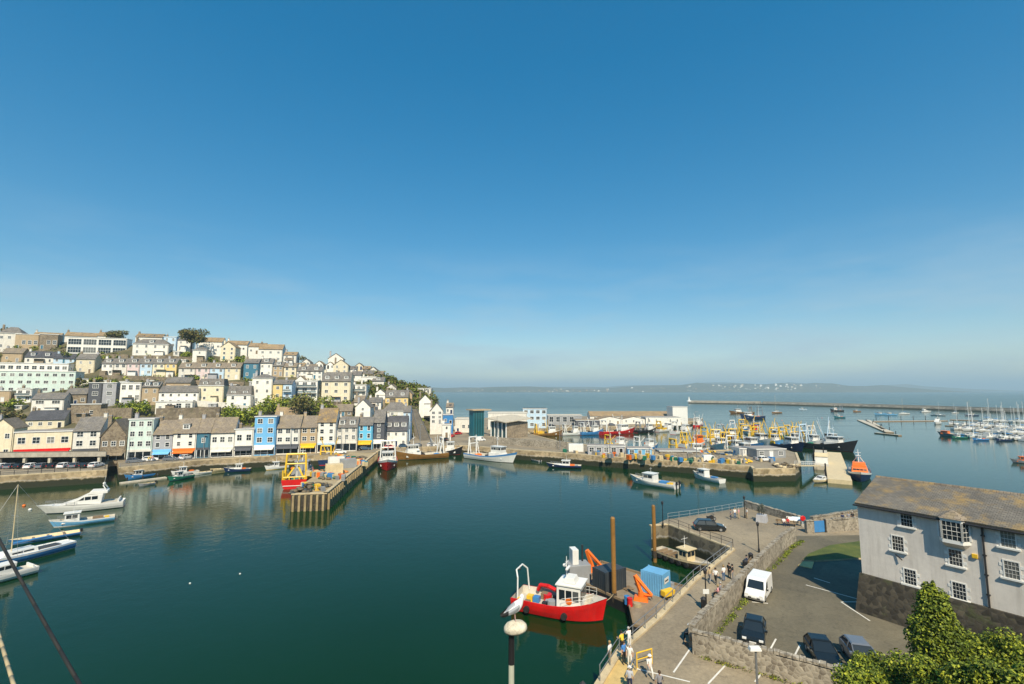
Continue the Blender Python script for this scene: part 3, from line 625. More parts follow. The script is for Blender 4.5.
def strip(mb, pts, w_, z0, z1, m, side=0):
    P = [Vector((p[0], p[1], 0)) for p in pts]
    for a, b in zip(P, P[1:]):
        d = (b-a); L = d.length; d.normalize(); nrm = Vector((-d.y, d.x, 0))
        o0 = nrm*(w_*(side-.5)); o1 = nrm*(w_*(side+.5)); a2 = a-d*.0; b2 = b
        q = [a2+o0, b2+o0, b2+o1, a2+o1]
        vs = [(v.x, v.y, z0) for v in q]+[(v.x, v.y, z1) for v in q]
        mb.raw(vs, [(0, 1, 5, 4), (1, 2, 6, 5), (2, 3, 7, 6), (3, 0, 4, 7), (4, 5, 6, 7)], m)
mb = MB()
for seg in (front_l[:4], front_l[6:9], front_l[10:], front_m, basin, far_q): strip(mb, [A(*q) for q in seg], .7, QZ+.004, QZ+.22, COPING, .5)
tag(mb.build('kerb'), 'pale coping stones along the quay edge', 'kerb', kind='structure')
def railing(label, pts, h=1.1, sp=2.0, m=None, cat='railing', name='railing', rails=(1, .55), r=.03, group=None):
    m = m or GREYM; P = [Vector(p) for p in pts]
    t = thing(name, label, cat, P[0], group=group); rm = MB(); pm = MB(); pm.tube((0, 0, 0), (0, 0, h), r*1.3, m, n=5); pme = pm.mesh('post')
    for a, b in zip(P, P[1:]):
        n_ = max(1, round((b-a).length/sp))
        for k in range(n_+(b is P[-1])): link('post', pme, t, a.lerp(b, k/n_)-P[0])
        for f_ in rails: rm.tube(a-P[0]+Vector((0, 0, h*f_)), b-P[0]+Vector((0, 0, h*f_)), r, m, n=5)
    rm.build('rail', t); return t
def A3(px, py, z=QZ): return at(px, py, z)
railing('dark railing along the left quay above the stone wall', [A3(-40, 479, QZ+.2), A3(0, 475.5, QZ+.2), A3(105, 469.5, QZ+.2)], sp=2.5, m=DARKM, r=.05)
railing('railing along the quay in front of the mint and blue houses', [A3(120, 467.5, QZ+.2), A3(200, 459.8, QZ+.2), A3(268, 455.8, QZ+.2)], sp=2.5, m=GREYM, r=.04)
# covered parking below the street at the left
def deckpt(px, d, z): q = ray(px, 456); return Vector((q.x/q.y*d, d, z))
t = thing('parking_deck', 'long concrete deck on pale columns over the parked cars at left', 'parking deck', deckpt(30, 139, QZ))
o = t.location
a, b, c, d_ = [deckpt(x, y, 0)-Vector((o.x, o.y, 0)) for x, y in ((-60, 134), (106, 138), (106, 146), (-60, 142))]
mb = MB(); mb.prism([(q.x, q.y) for q in (a, b, c, d_)], 2.9, 3.3, CONC, ASPH); strip(mb, [(a.x, a.y), (b.x, b.y)], .3, 2.7, 4.0, CONC, 0); mb.build('deck', t)
for k in range(7):
    q = a.lerp(b, .04+k*.152); mb = MB(); mb.box(q.x-.35, q.x+.35, q.y+.2, q.y+.8, 0, 2.9, CONCW); mb.build('column', t)
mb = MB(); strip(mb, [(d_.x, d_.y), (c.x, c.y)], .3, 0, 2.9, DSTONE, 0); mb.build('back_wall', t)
# timber faced pier
PILEM = mat('pier_timber', (.36, .27, .14), var=.35, scale=.7, dirt=.5)
PT = [(291, 495), (327, 494), (352, 473), (377, 453), (350, 452.5), (307, 481)]
t = thing('pier', 'stone and timber pier crowded with fishing gear', 'pier', A3(320, 480, 0))
o = t.location; pp = [(A(*q)[0]-o.x, A(*q)[1]-o.y) for q in PT]
mb = MB(); mb.prism(pp, -2, QZ+.012, DSTONE, PIERTOP); strip(mb, pp[:4], .8, QZ+.016, QZ+.25, COPING, .5); mb.build('deck', t)
for a, b, n_ in ((pp[0], pp[1], 6), (pp[1], pp[2], 14), (pp[2], pp[3], 18)):
    for k in range(n_):
        x = a[0]+(b[0]-a[0])*(k+.5)/n_; y = a[1]+(b[1]-a[1])*(k+.5)/n_
        dx, dy = b[0]-a[0], b[1]-a[1]; L = math.hypot(dx, dy); x += dy/L*.25; y -= dx/L*.25
        mb = MB(); mb.box(x-.22, x+.22, y-.22, y+.22, -2, QZ-.1, PILEM); mb.build('pile', t)
# big retaining wall on the hill and garden walls
def wall_px(label, pts, h, th, m, d=None, name='stone_wall', cat='wall', down=2, group=None):
    P = [hillpt(*q) if d is None else atd(q[0], q[1], d) for q in pts]; o = P[0].copy()
    mb = MB()
    for a, b in zip(P, P[1:]):
        dd = (b-a); dd.z = 0; dd.normalize(); nn = Vector((-dd.y, dd.x, 0))*th
        a_, b_ = a-o, b-o; u = Vector((0, 0, h)); dn = Vector((0, 0, -down))
        mb.raw([a_+dn, b_+dn, b_+dn+nn, a_+dn+nn, a_+u, b_+u, b_+u+nn, a_+u+nn], [(0, 1, 5, 4), (1, 2, 6, 5), (2, 3, 7, 6), (3, 0, 4, 7), (4, 5, 6, 7)], m)
    ob = mb.build(name, loc=o); return tag(ob, label, cat, group)
wall_px('tall weathered retaining wall on the slope above the white inn', [(155, 424), (190, 423), (219, 422)], 6.2, 1.5, CLIFF)
wall_px('stone retaining wall under the dark grey tall house', [(66, 418), (100, 419), (131, 418)], 4.2, 1, BRICK)
wall_px('low garden wall below the dormer terrace', [(100, 378), (140, 379), (180, 381)], 1.6, .5, CLIFF)
wall_px('garden wall under the terrace right of the pink house', [(182, 383), (215, 384), (244, 385)], 1.6, .5, BRICK)
wall_px('garden wall on the skyline slope below the white hipped villa', [(130, 358), (170, 358), (205, 362)], 1.5, .5, CLIFF)
wall_px('stone wall below the white apartments on the skyline', [(60, 356.5), (100, 356.5), (128, 357)], 1.4, .5, BRICK)
wall_px('long wall below the cream mansard house', [(196, 405), (225, 407), (250, 411)], 2.0, .6, OFFW, name='garden_wall')
wall_px('wall in front of the mint block', [(-10, 398), (40, 397), (75, 397)], 1.8, .6, BRICK)
wall_px('stone wall under the big cream house', [(318, 406), (350, 407), (368, 404)], 2.4, .6, CLIFF)
wall_px('stone wall along the foot of the headland wood', [(372, 392), (395, 393), (408, 396)], 1.4, .5, CLIFF)
# broad grey steps climbing to the point
t = thing('stone_steps', 'broad grey stone steps climbing from the quay to the point', 'steps', atd(425, 441, 206))
o = t.location; mb = MB(); top = atd(414, 409, 246)-o; n_ = 26
for k in range(n_):
    f_ = k/n_; x = top.x*f_; y = top.y*f_; z = top.z*(k+1)/n_; mb.box(x-2.4+1.2*f_, x+2.4-1.2*f_, y, y+top.y/n_+.3, -3, z, STEPM)
mb.build('flight', t); mb = MB()
for s in (-1, 1): mb.tube((s*2.3, 0, 1.1), (top.x+s*1.1, top.y, top.z+1.1), .06, GREYM); mb.tube((s*2.3, 0, 0), (s*2.3, 0, 1.1), .06, GREYM); mb.tube((top.x+s*1.1, top.y, top.z), (top.x+s*1.1, top.y, top.z+1.1), .06, GREYM)
mb.build('handrail', t)

# ---------------------------------------------------------------- fish market and far quay buildings
C0 = at(507, 438.5, QZ); t = thing('market_hall', 'fish market hall with sloping pale roof, glass front and stone end wall', 'market hall', C0, rad(37))
TG = glassmat('teal_glass', (.02, .10, .12), .1)
mb = MB(); mb.box(0, 12, -.0, 13, -1, 7.0, BRICK); mb.build('wall', t)
mb = MB(); mb.box(-.09, -.0, .4, 12.6, .2, 6.6, TG); mb.build('glass_front', t)
for k in range(5):
    mb = MB(); y = .3+k*3.0; mb.box(-.5, -.1, y-.22, y+.22, 0, 6.9, PAINT); mb.build('column', t)
mb = MB(); mb.raw([(-2, -1.5, 7.05), (13.5, -1.5, 8.3), (13.5, 14, 9.4), (-2, 14, 8.2), (-2, -1.5, 7.45), (13.5, -1.5, 8.7), (13.5, 14, 9.8), (-2, 14, 8.6)], [(3, 2, 1, 0), (4, 5, 6, 7), (0, 1, 5, 4), (1, 2, 6, 5), (2, 3, 7, 6), (3, 0, 4, 7)], CONCW); mb.build('roof', t)
C1 = at(484, 436, QZ); t = thing('glass_tower', 'teal glazed stair tower with flat tan roof beside the fish market', 'tower', C1, rad(30))
mb = MB(); mb.box(-5.5, 0, 0, 5, -1, 12.0, TEALP); mb.build('wall', t); mb = MB()
for k in range(4): mb.box(-5.2+k*1.3, -4.2+k*1.3, -.06, -.003, .5, 11.6, TG)
mb.build('glazing', t); mb = MB(); mb.box(-6.3, 3.5, -.9, 7, 12.01, 12.5, TANR); mb.build('roof', t)
def bld(label, px0, px1, yb, ye, wm, roof, rm, rows=1, cols=4, dep=12, rh=1.5, d=None, name='harbour_shed', cat='shed', rot=0, group=None, **kw):
    lo, hi = 392.0, 520.0; pc = (px0+px1)/2
    dd = d or at(pc, yb, QZ).y
    for _ in range(40):
        mid = (lo+hi)/2
        if atd(pc, mid, dd).z > QZ: lo = mid
        else: hi = mid
    return house(label, px0, px1, lo, ye, wm, roof, rm, rh, rows, cols, d=dd, dep=dep, rot=rot, down=1, chim=0, sidewin=0, name=name, cat=cat, group=group, **kw)
bld('upper market block with dark flat roof and blue cladding', 523, 547, 428, 409, PALEB, 'flat', DSLATE, 3, 4, ww=3, wh=1.6, name='market_block', cat='market hall')
bld('tan upper roof building behind the fish market', 488, 527, 424, 413, OFFW, 'flat', CONCW, 1, 3, d=262)
bld('grey shutter shed right of the blue market block', 548, 582, 425, 415.5, GREYP, 'flat', CONCW, 1, 5, ww=3.6, wh=3)
bld('low dark shed between the grey shed and the red trawlers', 576, 600, 425.5, 420.5, DARKR, 'flat', TANROOF, 1, 3, d=282)
bld('white shed with low gable behind the red trawlers', 598, 622, 424, 419, WHITE, 'front', TANROOF, 1, 3, d=302)
bld('second white gabled shed by the far quay mast', 622.5, 645, 424, 419, WHITE, 'front', TANROOF, 1, 3, d=306)
bld('long tan roofed store at the back of the far quay', 590, 672, 421, 416, OFFW, 'gable', TANROOF, 1, 8, d=335, rh=3)
bld('low white office right of the white sheds', 646, 681, 424, 417.5, WHITE, 'flat', FLATR, 1, 5, d=305)
t = bld('tall white windowless ice store on the far quay', 673, 688, 422, 407, HULLW, 'flat', FLATR, 0, 1, d=320, name='ice_store', cat='store')
bld('low white shed near the quay road with pale roof', 455, 472, 432, 419, OFFW, 'flat', CONCW, 1, 3, d=245)
bld('small white roofed hut beside the market road', 460, 470, 428, 421, WHITE, 'gable', CONCW, 1, 2, d=265)
bld('blue net store on the fish quay', 628, 652, 457, 449, LBLUE, 'flat', FLATR, 1, 3, dep=5, ww=2, wh=2, rot=-.12)
bld('grey blue net store left of the blue one', 588, 625, 454.8, 446.5, GREYR, 'flat', FLATR, 1, 5, dep=5, ww=1.8, wh=2, rot=-.12)
bld('low stone store with flat roof on the fish quay', 660, 700, 458, 451.5, BRICK, 'flat', FLATR, 1, 2, dep=6, rot=-.05)
bld('grey concrete store near the end of the fish quay', 757, 786, 458, 449.5, GREYP, 'flat', FLATR, 1, 3, dep=8, rot=.1)
bld('white harbour office cabin by the dark trawler', 740, 752, 456, 449, WHITE, 'flat', FLATR, 1, 4, dep=6)
# rough stone wall on the fish quay
mb = MB(); pts = [A(492, 443.5), (A(530, 446.5)), A(566, 449)]; strip(mb, pts, .8, QZ, QZ+2.6, WSTONE, .5)
tag(mb.build('stone_wall'), 'rough grey stone wall on the fish quay behind the blue hulled boat', 'wall')
mb = MB(); pts = [A(655, 457.5), A(700, 460), A(745, 462.5)]; strip(mb, pts, .8, QZ, QZ+1.8, WSTONE, .5)
tag(mb.build('stone_wall'), 'low stone wall along the fish quay with yellow boats above', 'wall')

# ---------------------------------------------------------------- breakwater, lighthouse, far coast
BW = [(688, 403.4), (760, 404.6), (860, 407.6), (940, 410.4), (1024, 413.6), (1160, 419)]
o = at(*BW[0], 0); P = [at(x, y, 0) for x, y in BW]
RB = stone('breakwater_stone', (.20, .18, .14), (.40, .36, .28), (.2, .18, .14), .35, wet=1.6)
t = thing('breakwater', 'long low stone breakwater across the bay', 'breakwater', o); mb = MB(); pm = MB()
for a, b in zip(P, P[1:]):
    a, b = a-o, b-o; dd = (b-a).normalized(); nn = Vector((-dd.y, dd.x, 0))
    if nn.y < 0: nn = -nn
    vs = []
    for q in (a, b): vs += [q+Vector((0, 0, -2)), q+nn*3+Vector((0, 0, 3.6)), q+nn*10+Vector((0, 0, 3.7)), q+nn*16+Vector((0, 0, -2))]
    mb.raw(vs, [(0, 1, 5, 4), (1, 2, 6, 5), (2, 3, 7, 6), (0, 1, 2, 3), (4, 5, 6, 7)], RB)
    pv = []
    for q in (a, b): pv += [q+nn*8+Vector((0, 0, 3.705)), q+nn*8+Vector((0, 0, 5.4)), q+nn*9.3+Vector((0, 0, 5.4)), q+nn*9.3+Vector((0, 0, 3.705))]
    pm.raw(pv, [(0, 1, 5, 4), (1, 2, 6, 5), (2, 3, 7, 6), (0, 1, 2, 3)], CONC)
mb.build('mound', t); pm.build('parapet', t)
q = P[0].lerp(P[1], .03)+Vector((1, 7, 3.7)); t = thing('lighthouse', 'small white lighthouse on the tip of the breakwater', 'lighthouse', q)
mb = MB(); mb.lathe([(4.2, 0), (3.6, 1.6), (1.7, 1.61), (1.3, 6.2)], PAINT, n=14); mb.build('tower', t)
mb = MB(); mb.lathe([(1.7, 6.21), (1.7, 6.6), (.9, 6.61), (.9, 7.9), (1.1, 7.91), (.1, 8.8)], PAINT, n=12); mb.build('lantern', t)
COAST = ground('coast_land', (.06, .075, .03), (.10, .10, .05), (.16, .14, .09), .0016, fine=.02)
def ridge(label, y0, tab, seed, dep=900):
    mb = MB(); vs = []; fs = []; xs = [x*.01 for x in range(int(tab[0][0]*100), int(tab[-1][0]*100)+1, 4)]
    from mathutils import noise
    for u in xs:
        h = interp(tab, u); h *= .8+.4*noise.noise(Vector((u*9, seed, 0)))+.2*noise.noise(Vector((u*31, seed, 3)))
        for k, (f_, g_) in enumerate(((0, -2), (40/dep, .12), (.35, .6), (.7, 1), (1.3, .3))):
            Y = y0+dep*f_; vs.append(Vector((u*y0, Y, h*g_ if g_ > 0 else -3)))
    for i in range(len(xs)-1):
        for j in range(4): fs.append((i*5+j, (i+1)*5+j, (i+1)*5+j+1, i*5+j+1))
    mb.raw(vs, fs, COAST); return tag(mb.build('hills', smooth=True), label, 'hills', kind='structure')
ridge('low hills of the far coast across the bay', 5200, [(-.6, 50), (-.1, 70), (.1, 66), (.22, 62), (.35, 105), (.5, 145), (.62, 158), (.78, 130), (.92, 70), (1.04, 3)], 1.3)
ridge('more distant hills behind the far coast', 7800, [(-.5, 50), (0, 70), (.4, 150), (.6, 205), (.8, 180), (1.0, 110), (1.2, 2)], 7.7, 1400)
mb = MB()
for i in range(240):
    u = R.choice([R.uniform(-.16, .75), R.gauss(.02, .06), R.gauss(.5, .1)]); f_ = R.random()
    Y = 5225+R.uniform(0, 420); z = 8+(Y-5235)/315*.44*interp([(-.6, 50), (.22, 64), (.35, 105), (.5, 145), (.62, 158), (.78, 130)], u)
    s = R.uniform(5, 15); x = u*5200
    mb.tap(x-s, x+s, Y-5, Y+5, z-24, z+R.uniform(2, 7), R.choice([WHITE, OFFW, CREAM, TANR, BRROOF]), s*.2, s*.2, 2, 2)
tag(mb.build('distant_town'), 'pale scattered houses of the town on the far coast', 'distant town', kind='stuff')

# ---------------------------------------------------------------- marina pontoons
def pontoon(label, a, b, w_, n_, m=WOOD, z=.55, ph=2.2, group=None):
    a = at(*a, 0); b = at(*b, 0); o = a.copy(); L = (b-a).length; r = math.atan2(b.y-a.y, b.x-a.x)
    t = thing('pontoon', label, 'pontoon', o, r, group); mb = MB(); mb.box(0, L, -w_/2, w_/2, -.3, z, m, top=m if m is CREAMP else CONCW)
    mb.build('deck', t)
    for k in range(n_):
        mb = MB(); x = L*(k+.5)/n_; mb.lathe([(.22, -2), (.2, ph), (.03, ph+.3)], BLACKP, (x, w_/2+.25, 0), n=7); mb.build('pile', t)
    return t
pontoon('long timber pontoon pointing out from the marina entrance', (860, 420.5), (890, 433), 4, 4)
pontoon('second timber pontoon running beside the long one', (868, 420.5), (884, 430), 2.4, 2)
pontoon('short angled pontoon at the end of the marina entrance', (876, 433.5), (900, 436), 2.2, 2)
pontoon('marina walkway with black piles running to the white cruiser', (872, 421.8), (946, 421), 3, 6, ph=4)
pontoon('marina walkway behind the orange topped boat', (946, 426), (1050, 432), 2.6, 7, ph=4)
pontoon('farther marina walkway at the right edge', (950, 420), (1060, 424), 2.6, 7, ph=4)
pontoon('white narrow pontoon beside the small blue boat', (120, 484), (166, 478.2), 1.6, 3, m=CONCW, z=.35, ph=1.2)
# ---------------------------------------------------------------- boats: x forward, origin amidships on the waterline
def hull_mb(L, B, fb, bow, cols, stern=None, full=.75, tw=.85, rake=.09, bul=.45, ns=14, draft=.5):
    """cols = boot, hull, band, deck"""
    stern = stern if stern is not None else fb
    boot, hu, band, deck = cols
    mb = MB(); rows = []
    def halfb(t):                                            # t 0 stern .. 1 bow
        if t < .45: return B/2*(tw+(1-tw)*math.sin(t/.45*math.pi/2))
        return B/2*max(.012, 1-((t-.45)/.55)**(1.2+full*1.9))
    def sheer(t): return stern+(fb-stern)*min(1, t/.4)+(bow-fb)*max(0, (t-.4)/.6)**1.9
    for i in range(ns+1):
        t = i/ns; b = halfb(t); h = sheer(t); x = -L/2+L*t
        rk = rake*L*max(0, (t-.6)/.4)**1.5
        ring = []
        for (wf, zf, rf) in ((.45, -draft, -.55), (.82-.25*max(0, t-.5), .14, 0), (.93-.2*max(0, t-.5), h*.45, .4), (.985-.05*max(0, t-.5), h*.78, .75), (1, h, 1)):
            ring.append(Vector((x+rk*rf, b*wf, zf)))
        rows.append(ring)
    def inner(ring):                                         # where the deck meets the inside of the hull
        z = ring[4].z-bul
        for p_, q_ in zip(ring, ring[1:]):
            if p_.z <= z <= q_.z: u = (z-p_.z)/(q_.z-p_.z); v = p_.lerp(q_, u); return Vector((v.x, v.y*.93, z))
        return Vector((ring[0].x, ring[0].y*.93, z))
    for s in (1, -1):
        for i in range(ns):
            for j, m in enumerate((boot, hu, hu, band)):
                q = [rows[i][j], rows[i+1][j], rows[i+1][j+1], rows[i][j+1]]
                q = [Vector((v.x, v.y*s, v.z)) for v in q]
                mb.face(q if s < 0 else q[::-1], m)
            if i >= ns-2: continue
            a, b_ = rows[i][4], rows[i+1][4]; ia, ib = inner(rows[i]), inner(rows[i+1])
            mb.face([(a.x, a.y*s, a.z), (b_.x, b_.y*s, b_.z), (b_.x, b_.y*.94*s, b_.z+.01), (a.x, a.y*.94*s, a.z+.01)], hu)
            mb.face([(a.x, a.y*.94*s, a.z+.01), (b_.x, b_.y*.94*s, b_.z+.01), (ib.x, ib.y*s, ib.z), (ia.x, ia.y*s, ia.z)], deck)
    a, b_ = rows[ns-2][4], rows[ns][4]
    mb.face([(a.x, a.y, a.z+.01), (b_.x, 0, b_.z+.01), (a.x, -a.y, a.z+.01)], deck)
    mb.face([(a.x, a.y*.9, a.z), (a.x, -a.y*.9, a.z), (inner(rows[ns-2]).x, -inner(rows[ns-2]).y, a.z-bul), (inner(rows[ns-2]).x, inner(rows[ns-2]).y, a.z-bul)], deck)
    tr = rows[0]
    for j, m in enumerate((boot, hu, hu, band)):
        mb.face([(tr[j].x, tr[j].y, tr[j].z), (tr[j].x, -tr[j].y, tr[j].z), (tr[j+1].x, -tr[j+1].y, tr[j+1].z), (tr[j+1].x, tr[j+1].y, tr[j+1].z)], m)
    dk = MB()
    for i in range(ns-2):
        a, b_ = inner(rows[i]), inner(rows[i+1]); dk.face([(a.x, -a.y, a.z), (b_.x, -b_.y, b_.z), (b_.x, b_.y, b_.z), (a.x, a.y, a.z)], deck)
    a = rows[0][4]; dk.face([(a.x+.02, -a.y*.94, a.z-bul), (a.x+.02, a.y*.94, a.z-bul), (a.x+.02, a.y*.94, a.z), (a.x+.02, -a.y*.94, a.z)], deck)
    return mb, dk, (lambda x: sheer((x+L/2)/L)), (lambda x: halfb((x+L/2)/L))
def boat_root(name, label, cat, bow, stern, group=None, L=None, z=0):
    b = at(*bow, z); s = at(*stern, z); d = b-s; r = math.atan2(d.y, d.x); c = (b+s)/2; c.z = 0
    return thing(name, label, cat, c, r, group), (L or d.length)
def add_hull(t, L, B, fb, bow, cols, **kw):
    h, d, sh, hb = hull_mb(L, B, fb, bow, cols, **kw); h.build('hull', t); d.build('deck', t); return sh, hb
def winrow(t, x0, x1, y, z0, z1, n, ax='x', gap=.12):          # a row of windows on a cabin side (y fixed) or front (ax='y': x = y)
    for k in range(n):
        a = x0+(x1-x0)*k/n+gap/2; b = x0+(x1-x0)*(k+1)/n-gap/2; mb = MB()
        if ax == 'x': mb.box(a, b, min(y, y+math.copysign(.02, y)), max(y, y+math.copysign(.02, y)), z0, z1, GLASS)
        else: mb.box(min(y, y+math.copysign(.02, y)), max(y, y+math.copysign(.02, y)), a, b, z0, z1, GLASS)
        mb.build('window', t)
def cabin(t, x0, x1, wy, z0, h, m, roofm=None, nside=3, nfront=3, name='wheelhouse', rake=.25, over=.15):
    mb = MB(); mb.tap(x0, x1, -wy/2, wy/2, z0, z0+h, m, .05, 0.02, .02, .02); mb.box(x0-over, x1+over*1.5, -wy/2-over, wy/2+over, z0+h+.003, z0+h+.12, roofm or m)
    o = mb.build(name, t)
    for s in (1, -1): winrow(o, x0+.25, x1-.15, s*wy/2, z0+h*.5, z0+h*.86, nside)
    winrow(o, -wy/2+.1, wy/2-.1, x1, z0+h*.5, z0+h*.86, nfront, 'y'); return o
def mast(t, x, z0, h, m=GREYM, r=.07, cross=True, radar=True):
    mb = MB(); mb.tube((x, 0, z0), (x, 0, z0+h), r, m, r*.5)
    if cross: mb.tube((x, -.7, z0+h*.75), (x, .7, z0+h*.75), r*.5, m)
    if radar: mb.box(x+.05, x+.3, -.6, .6, z0+h*.5, z0+h*.5+.14, PAINT); mb.ball((x-.25, 0, z0+h*.62), .2, .2, .2, PAINT)
    for y in (-.5, .5): mb.tube((x, y, z0+h*.75), (x, y, z0+h*1.15), .015, DARKM, n=4)
    mb.build('mast', t)
def lines(t, pts, m=DARKM, r=.02, name='rigging'):
    mb = MB()
    for a, b in pts: mb.tube(a, b, r, m, n=4)
    mb.build(name, t)
def rails(t, pts, z, h, m=GREYM, r=.022, name='guard_rail'):
    mb = MB()
    P = [Vector((x, y, z(x) if callable(z) else z)) for x, y in pts]
    for p_ in P: mb.tube(p_, p_+Vector((0, 0, h)), r, m, n=4)
    for f_ in (.55, 1):
        for a, b in zip(P, P[1:]): mb.tube(a+Vector((0, 0, h*f_)), b+Vector((0, 0, h*f_)), r, m, n=4)
    mb.build(name, t)

def trawler(label, bow, stern, hullm, topm=HULLW, rig=YELP, aft=False, L=None, B=None, boot=REDP, band=None, beams=True, high=1.0, group=None, name='trawler', root=None):
    t, L = boat_root(name, label, 'fishing boat', bow, stern, group, L) if root is None else (thing(name, label, 'fishing boat', root[0], root[1], group), L)
    B = B or L*.31; fb = 1.5*high; bw = 3.3*high
    sh, hb = add_hull(t, L, B, fb, bw, (boot, hullm, band or hullm, DECK), stern=fb*1.15, bul=.7, full=.9, tw=.9)
    zd = fb-.7; xs = (-L*.36, -L*.14) if aft else (L*.08, L*.30)
    x0, x1 = xs; hb_ = MB(); top = zd+2.0; hb_.tap(x0-.6, x1+.5, -B*.34, B*.34, zd, top, topm, .05, .4, .05, .05); hb_.build('deckhouse', t)
    wh = cabin(t, x0, x1, B*.52, top+.004, 2.1, topm, nside=4, nfront=4)
    mast(t, (x0+x1)/2-.3, top+2.25, L*.22, PAINT if rig is YELP else rig, .11)
    # gantry over the working deck
    gx = -L*.40 if not aft else L*.02; g = MB(); gh = 4.4*high+L*.075; w_ = B*.40
    for s in (1, -1): g.tube((gx, s*w_, zd), (gx+.3, s*w_*.85, zd+gh), .26, rig); g.tube((gx+1.6, s*w_, zd), (gx+.4, s*w_*.85, zd+gh*.9), .16, rig)
    g.tube((gx+.3, -w_*.9, zd+gh), (gx+.3, w_*.9, zd+gh), .3, rig); g.tube((gx+.2, -w_*.9, zd+gh*.66), (gx+.2, w_*.9, zd+gh*.66), .2, rig)
    for s in (-.5, .5): g.tube((gx+.3, s*w_, zd+gh), (gx+.3, s*w_, zd+gh-.9), .2, DARKM)
    g.build('gantry', t)
    if beams:
        mx = x0-.9 if not aft else x1+1.0
        for s in (1, -1):
            bm_ = MB(); bm_.tube((mx, s*.5, zd+.6), (mx-.6, s*(B*.62), zd+gh*1.45), .2, rig, .12); bm_.build('derrick', t)
        lines(t, [((mx-.6, s*B*.62, zd+gh*1.45), ((x0+x1)/2, 0, top+2.2+L*.2)) for s in (1, -1)])
    am = MB(); ax = gx+1.9; am.tube((ax, 0, zd), (ax, 0, zd+gh*1.15), .13, PAINT, .07); am.tube((ax, 0, zd+gh*.55), (ax+2.6, 0, zd+gh*.95), .08, rig); am.tube((ax, -.8, zd+gh), (ax, .8, zd+gh), .05, PAINT); am.build('aft_mast', t)
    wm_ = MB()
    for s in (-.28, .28): wm_.lathe([(.55, -.5), (.55, -.42), (.28, -.4), (.28, .4), (.55, .42), (.55, .5)], DARKM, n=10, M=Matrix.Translation((x0-1.6 if not aft else x1+1.9, s*B, zd+.7)) @ Matrix.Rotation(rad(90), 4, 'X'))
    wm_.build('winch', t)
    if rig is YELP:
        for s in (1, -1):
            dg_ = MB()
            for k in range(5): xk = gx+1.2+k*.75; dg_.box(xk-.22, xk+.22, s*B*.44-.25, s*B*.44+.25, zd+.3, zd+1.5, YELP)
            dg_.box(gx+.8, gx+4.6, s*B*.44-.12, s*B*.44+.12, zd+1.5, zd+1.75, YELP); dg_.build('dredge_gear', t)
    nb = MB(); nb.ball((-L*.28 if not aft else L*.18, B*.1, zd+.35), 1.3, B*.25, .55, R.choice([GREENP, NAVY, ORANGE, BLUEP])); nb.build('net_heap', t)
    rails(t, [(L*.46, 0), (L*.38, hb(L*.38)*.9), (L*.22, hb(L*.22)*.95)], sh, .9); rails(t, [(L*.46, 0), (L*.38, -hb(L*.38)*.9), (L*.22, -hb(L*.22)*.95)], sh, .9)
    lr = MB(); lr.lathe([(.3, -.5), (.34, -.4), (.34, .4), (.3, .5)], ORANGE if R.random() < .5 else PAINT, n=10, M=Matrix.Translation((x0+.5, B*.36, top+.4)) @ Matrix.Rotation(rad(90), 4, 'Y')); lr.build('life_raft', t)
    lines(t, [((L*.47, 0, bw), ((x0+x1)/2-.3, 0, top+2.25+L*.2)), ((gx+.3, 0, zd+gh), ((x0+x1)/2-.3, 0, top+2.25+L*.2))])
    return t
def cabin_boat(label, bow, stern, hullm, cabm=HULLW, L=None, group=None, pos=.12, boot=NAVY, band=None, B=None, name='cabin_boat', cat='boat', outboard=False, ch=1.5, fb=.85):
    t, L = boat_root(name, label, cat, bow, stern, group, L); B = B or L*.33
    sh, hb = add_hull(t, L, B, fb, fb*1.75, (boot, hullm, band or hullm, DECK), bul=.3, full=.7)
    x = L*pos; cabin(t, x-L*.11, x+L*.13, B*.62, fb-.3, ch+.2, cabm, nside=2, nfront=3)
    fd = MB(); fd.tap(x+L*.13, L*.38, -B*.3, B*.3, fb-.3, fb+.35, cabm, 0, L*.06, B*.06, B*.06); fd.build('foredeck', t)
    mast(t, x, fb+ch-.1+.05, 1.6, PAINT, .04, True, False)
    gx = MB(); gx.box(-L*.3, -L*.12, -B*.2, B*.15, fb-.3, fb+.25, R.choice([WOOD, GREYP, ORANGE, BLUEP])); gx.box(-L*.4, -L*.32, -B*.1, B*.25, fb-.3, fb+.1, R.choice([YELP, GREYP, WOOD])); gx.build('deck_gear', t)
    if outboard:
        for s in ((-.35, .35) if L > 9 else (0,)):
            ob = MB(); ob.tap(-L/2-.55, -L/2-.02, s*B/2-.22, s*B/2+.22, fb-.1, fb+.65, BLACKP, .08, .05, .04, .04); ob.box(-L/2-.35, -L/2-.15, s*B/2-.08, s*B/2+.08, -.4, fb-.1, BLACKP); ob.build('outboard', t)
    rails(t, [(L*.45, 0), (L*.34, hb(L*.34)*.85), (L*.16, hb(L*.16)*.9)], sh, .55); rails(t, [(L*.45, 0), (L*.34, -hb(L*.34)*.85), (L*.16, -hb(L*.16)*.9)], sh, .55)
    return t
def open_boat(label, bow, stern, hullm, inner=CREAMP, L=None, group=None, name='rowing_boat'):
    t, L = boat_root(name, label, 'boat', bow, stern, group, L); B = L*.36
    add_hull(t, L, B, .55, .85, (hullm, hullm, hullm, inner), bul=.4)
    for x in (-.25, 0, .22):
        th = MB(); th.box(L*x-.14, L*x+.14, -B*.44, B*.44, .42, .48, WOOD); th.build('thwart', t)
    ob = MB(); ob.tap(-L/2-.4, -L/2-.02, -.18, .18, .4, .95, BLACKP, .05, .03, .04, .04); ob.build('outboard', t); return t
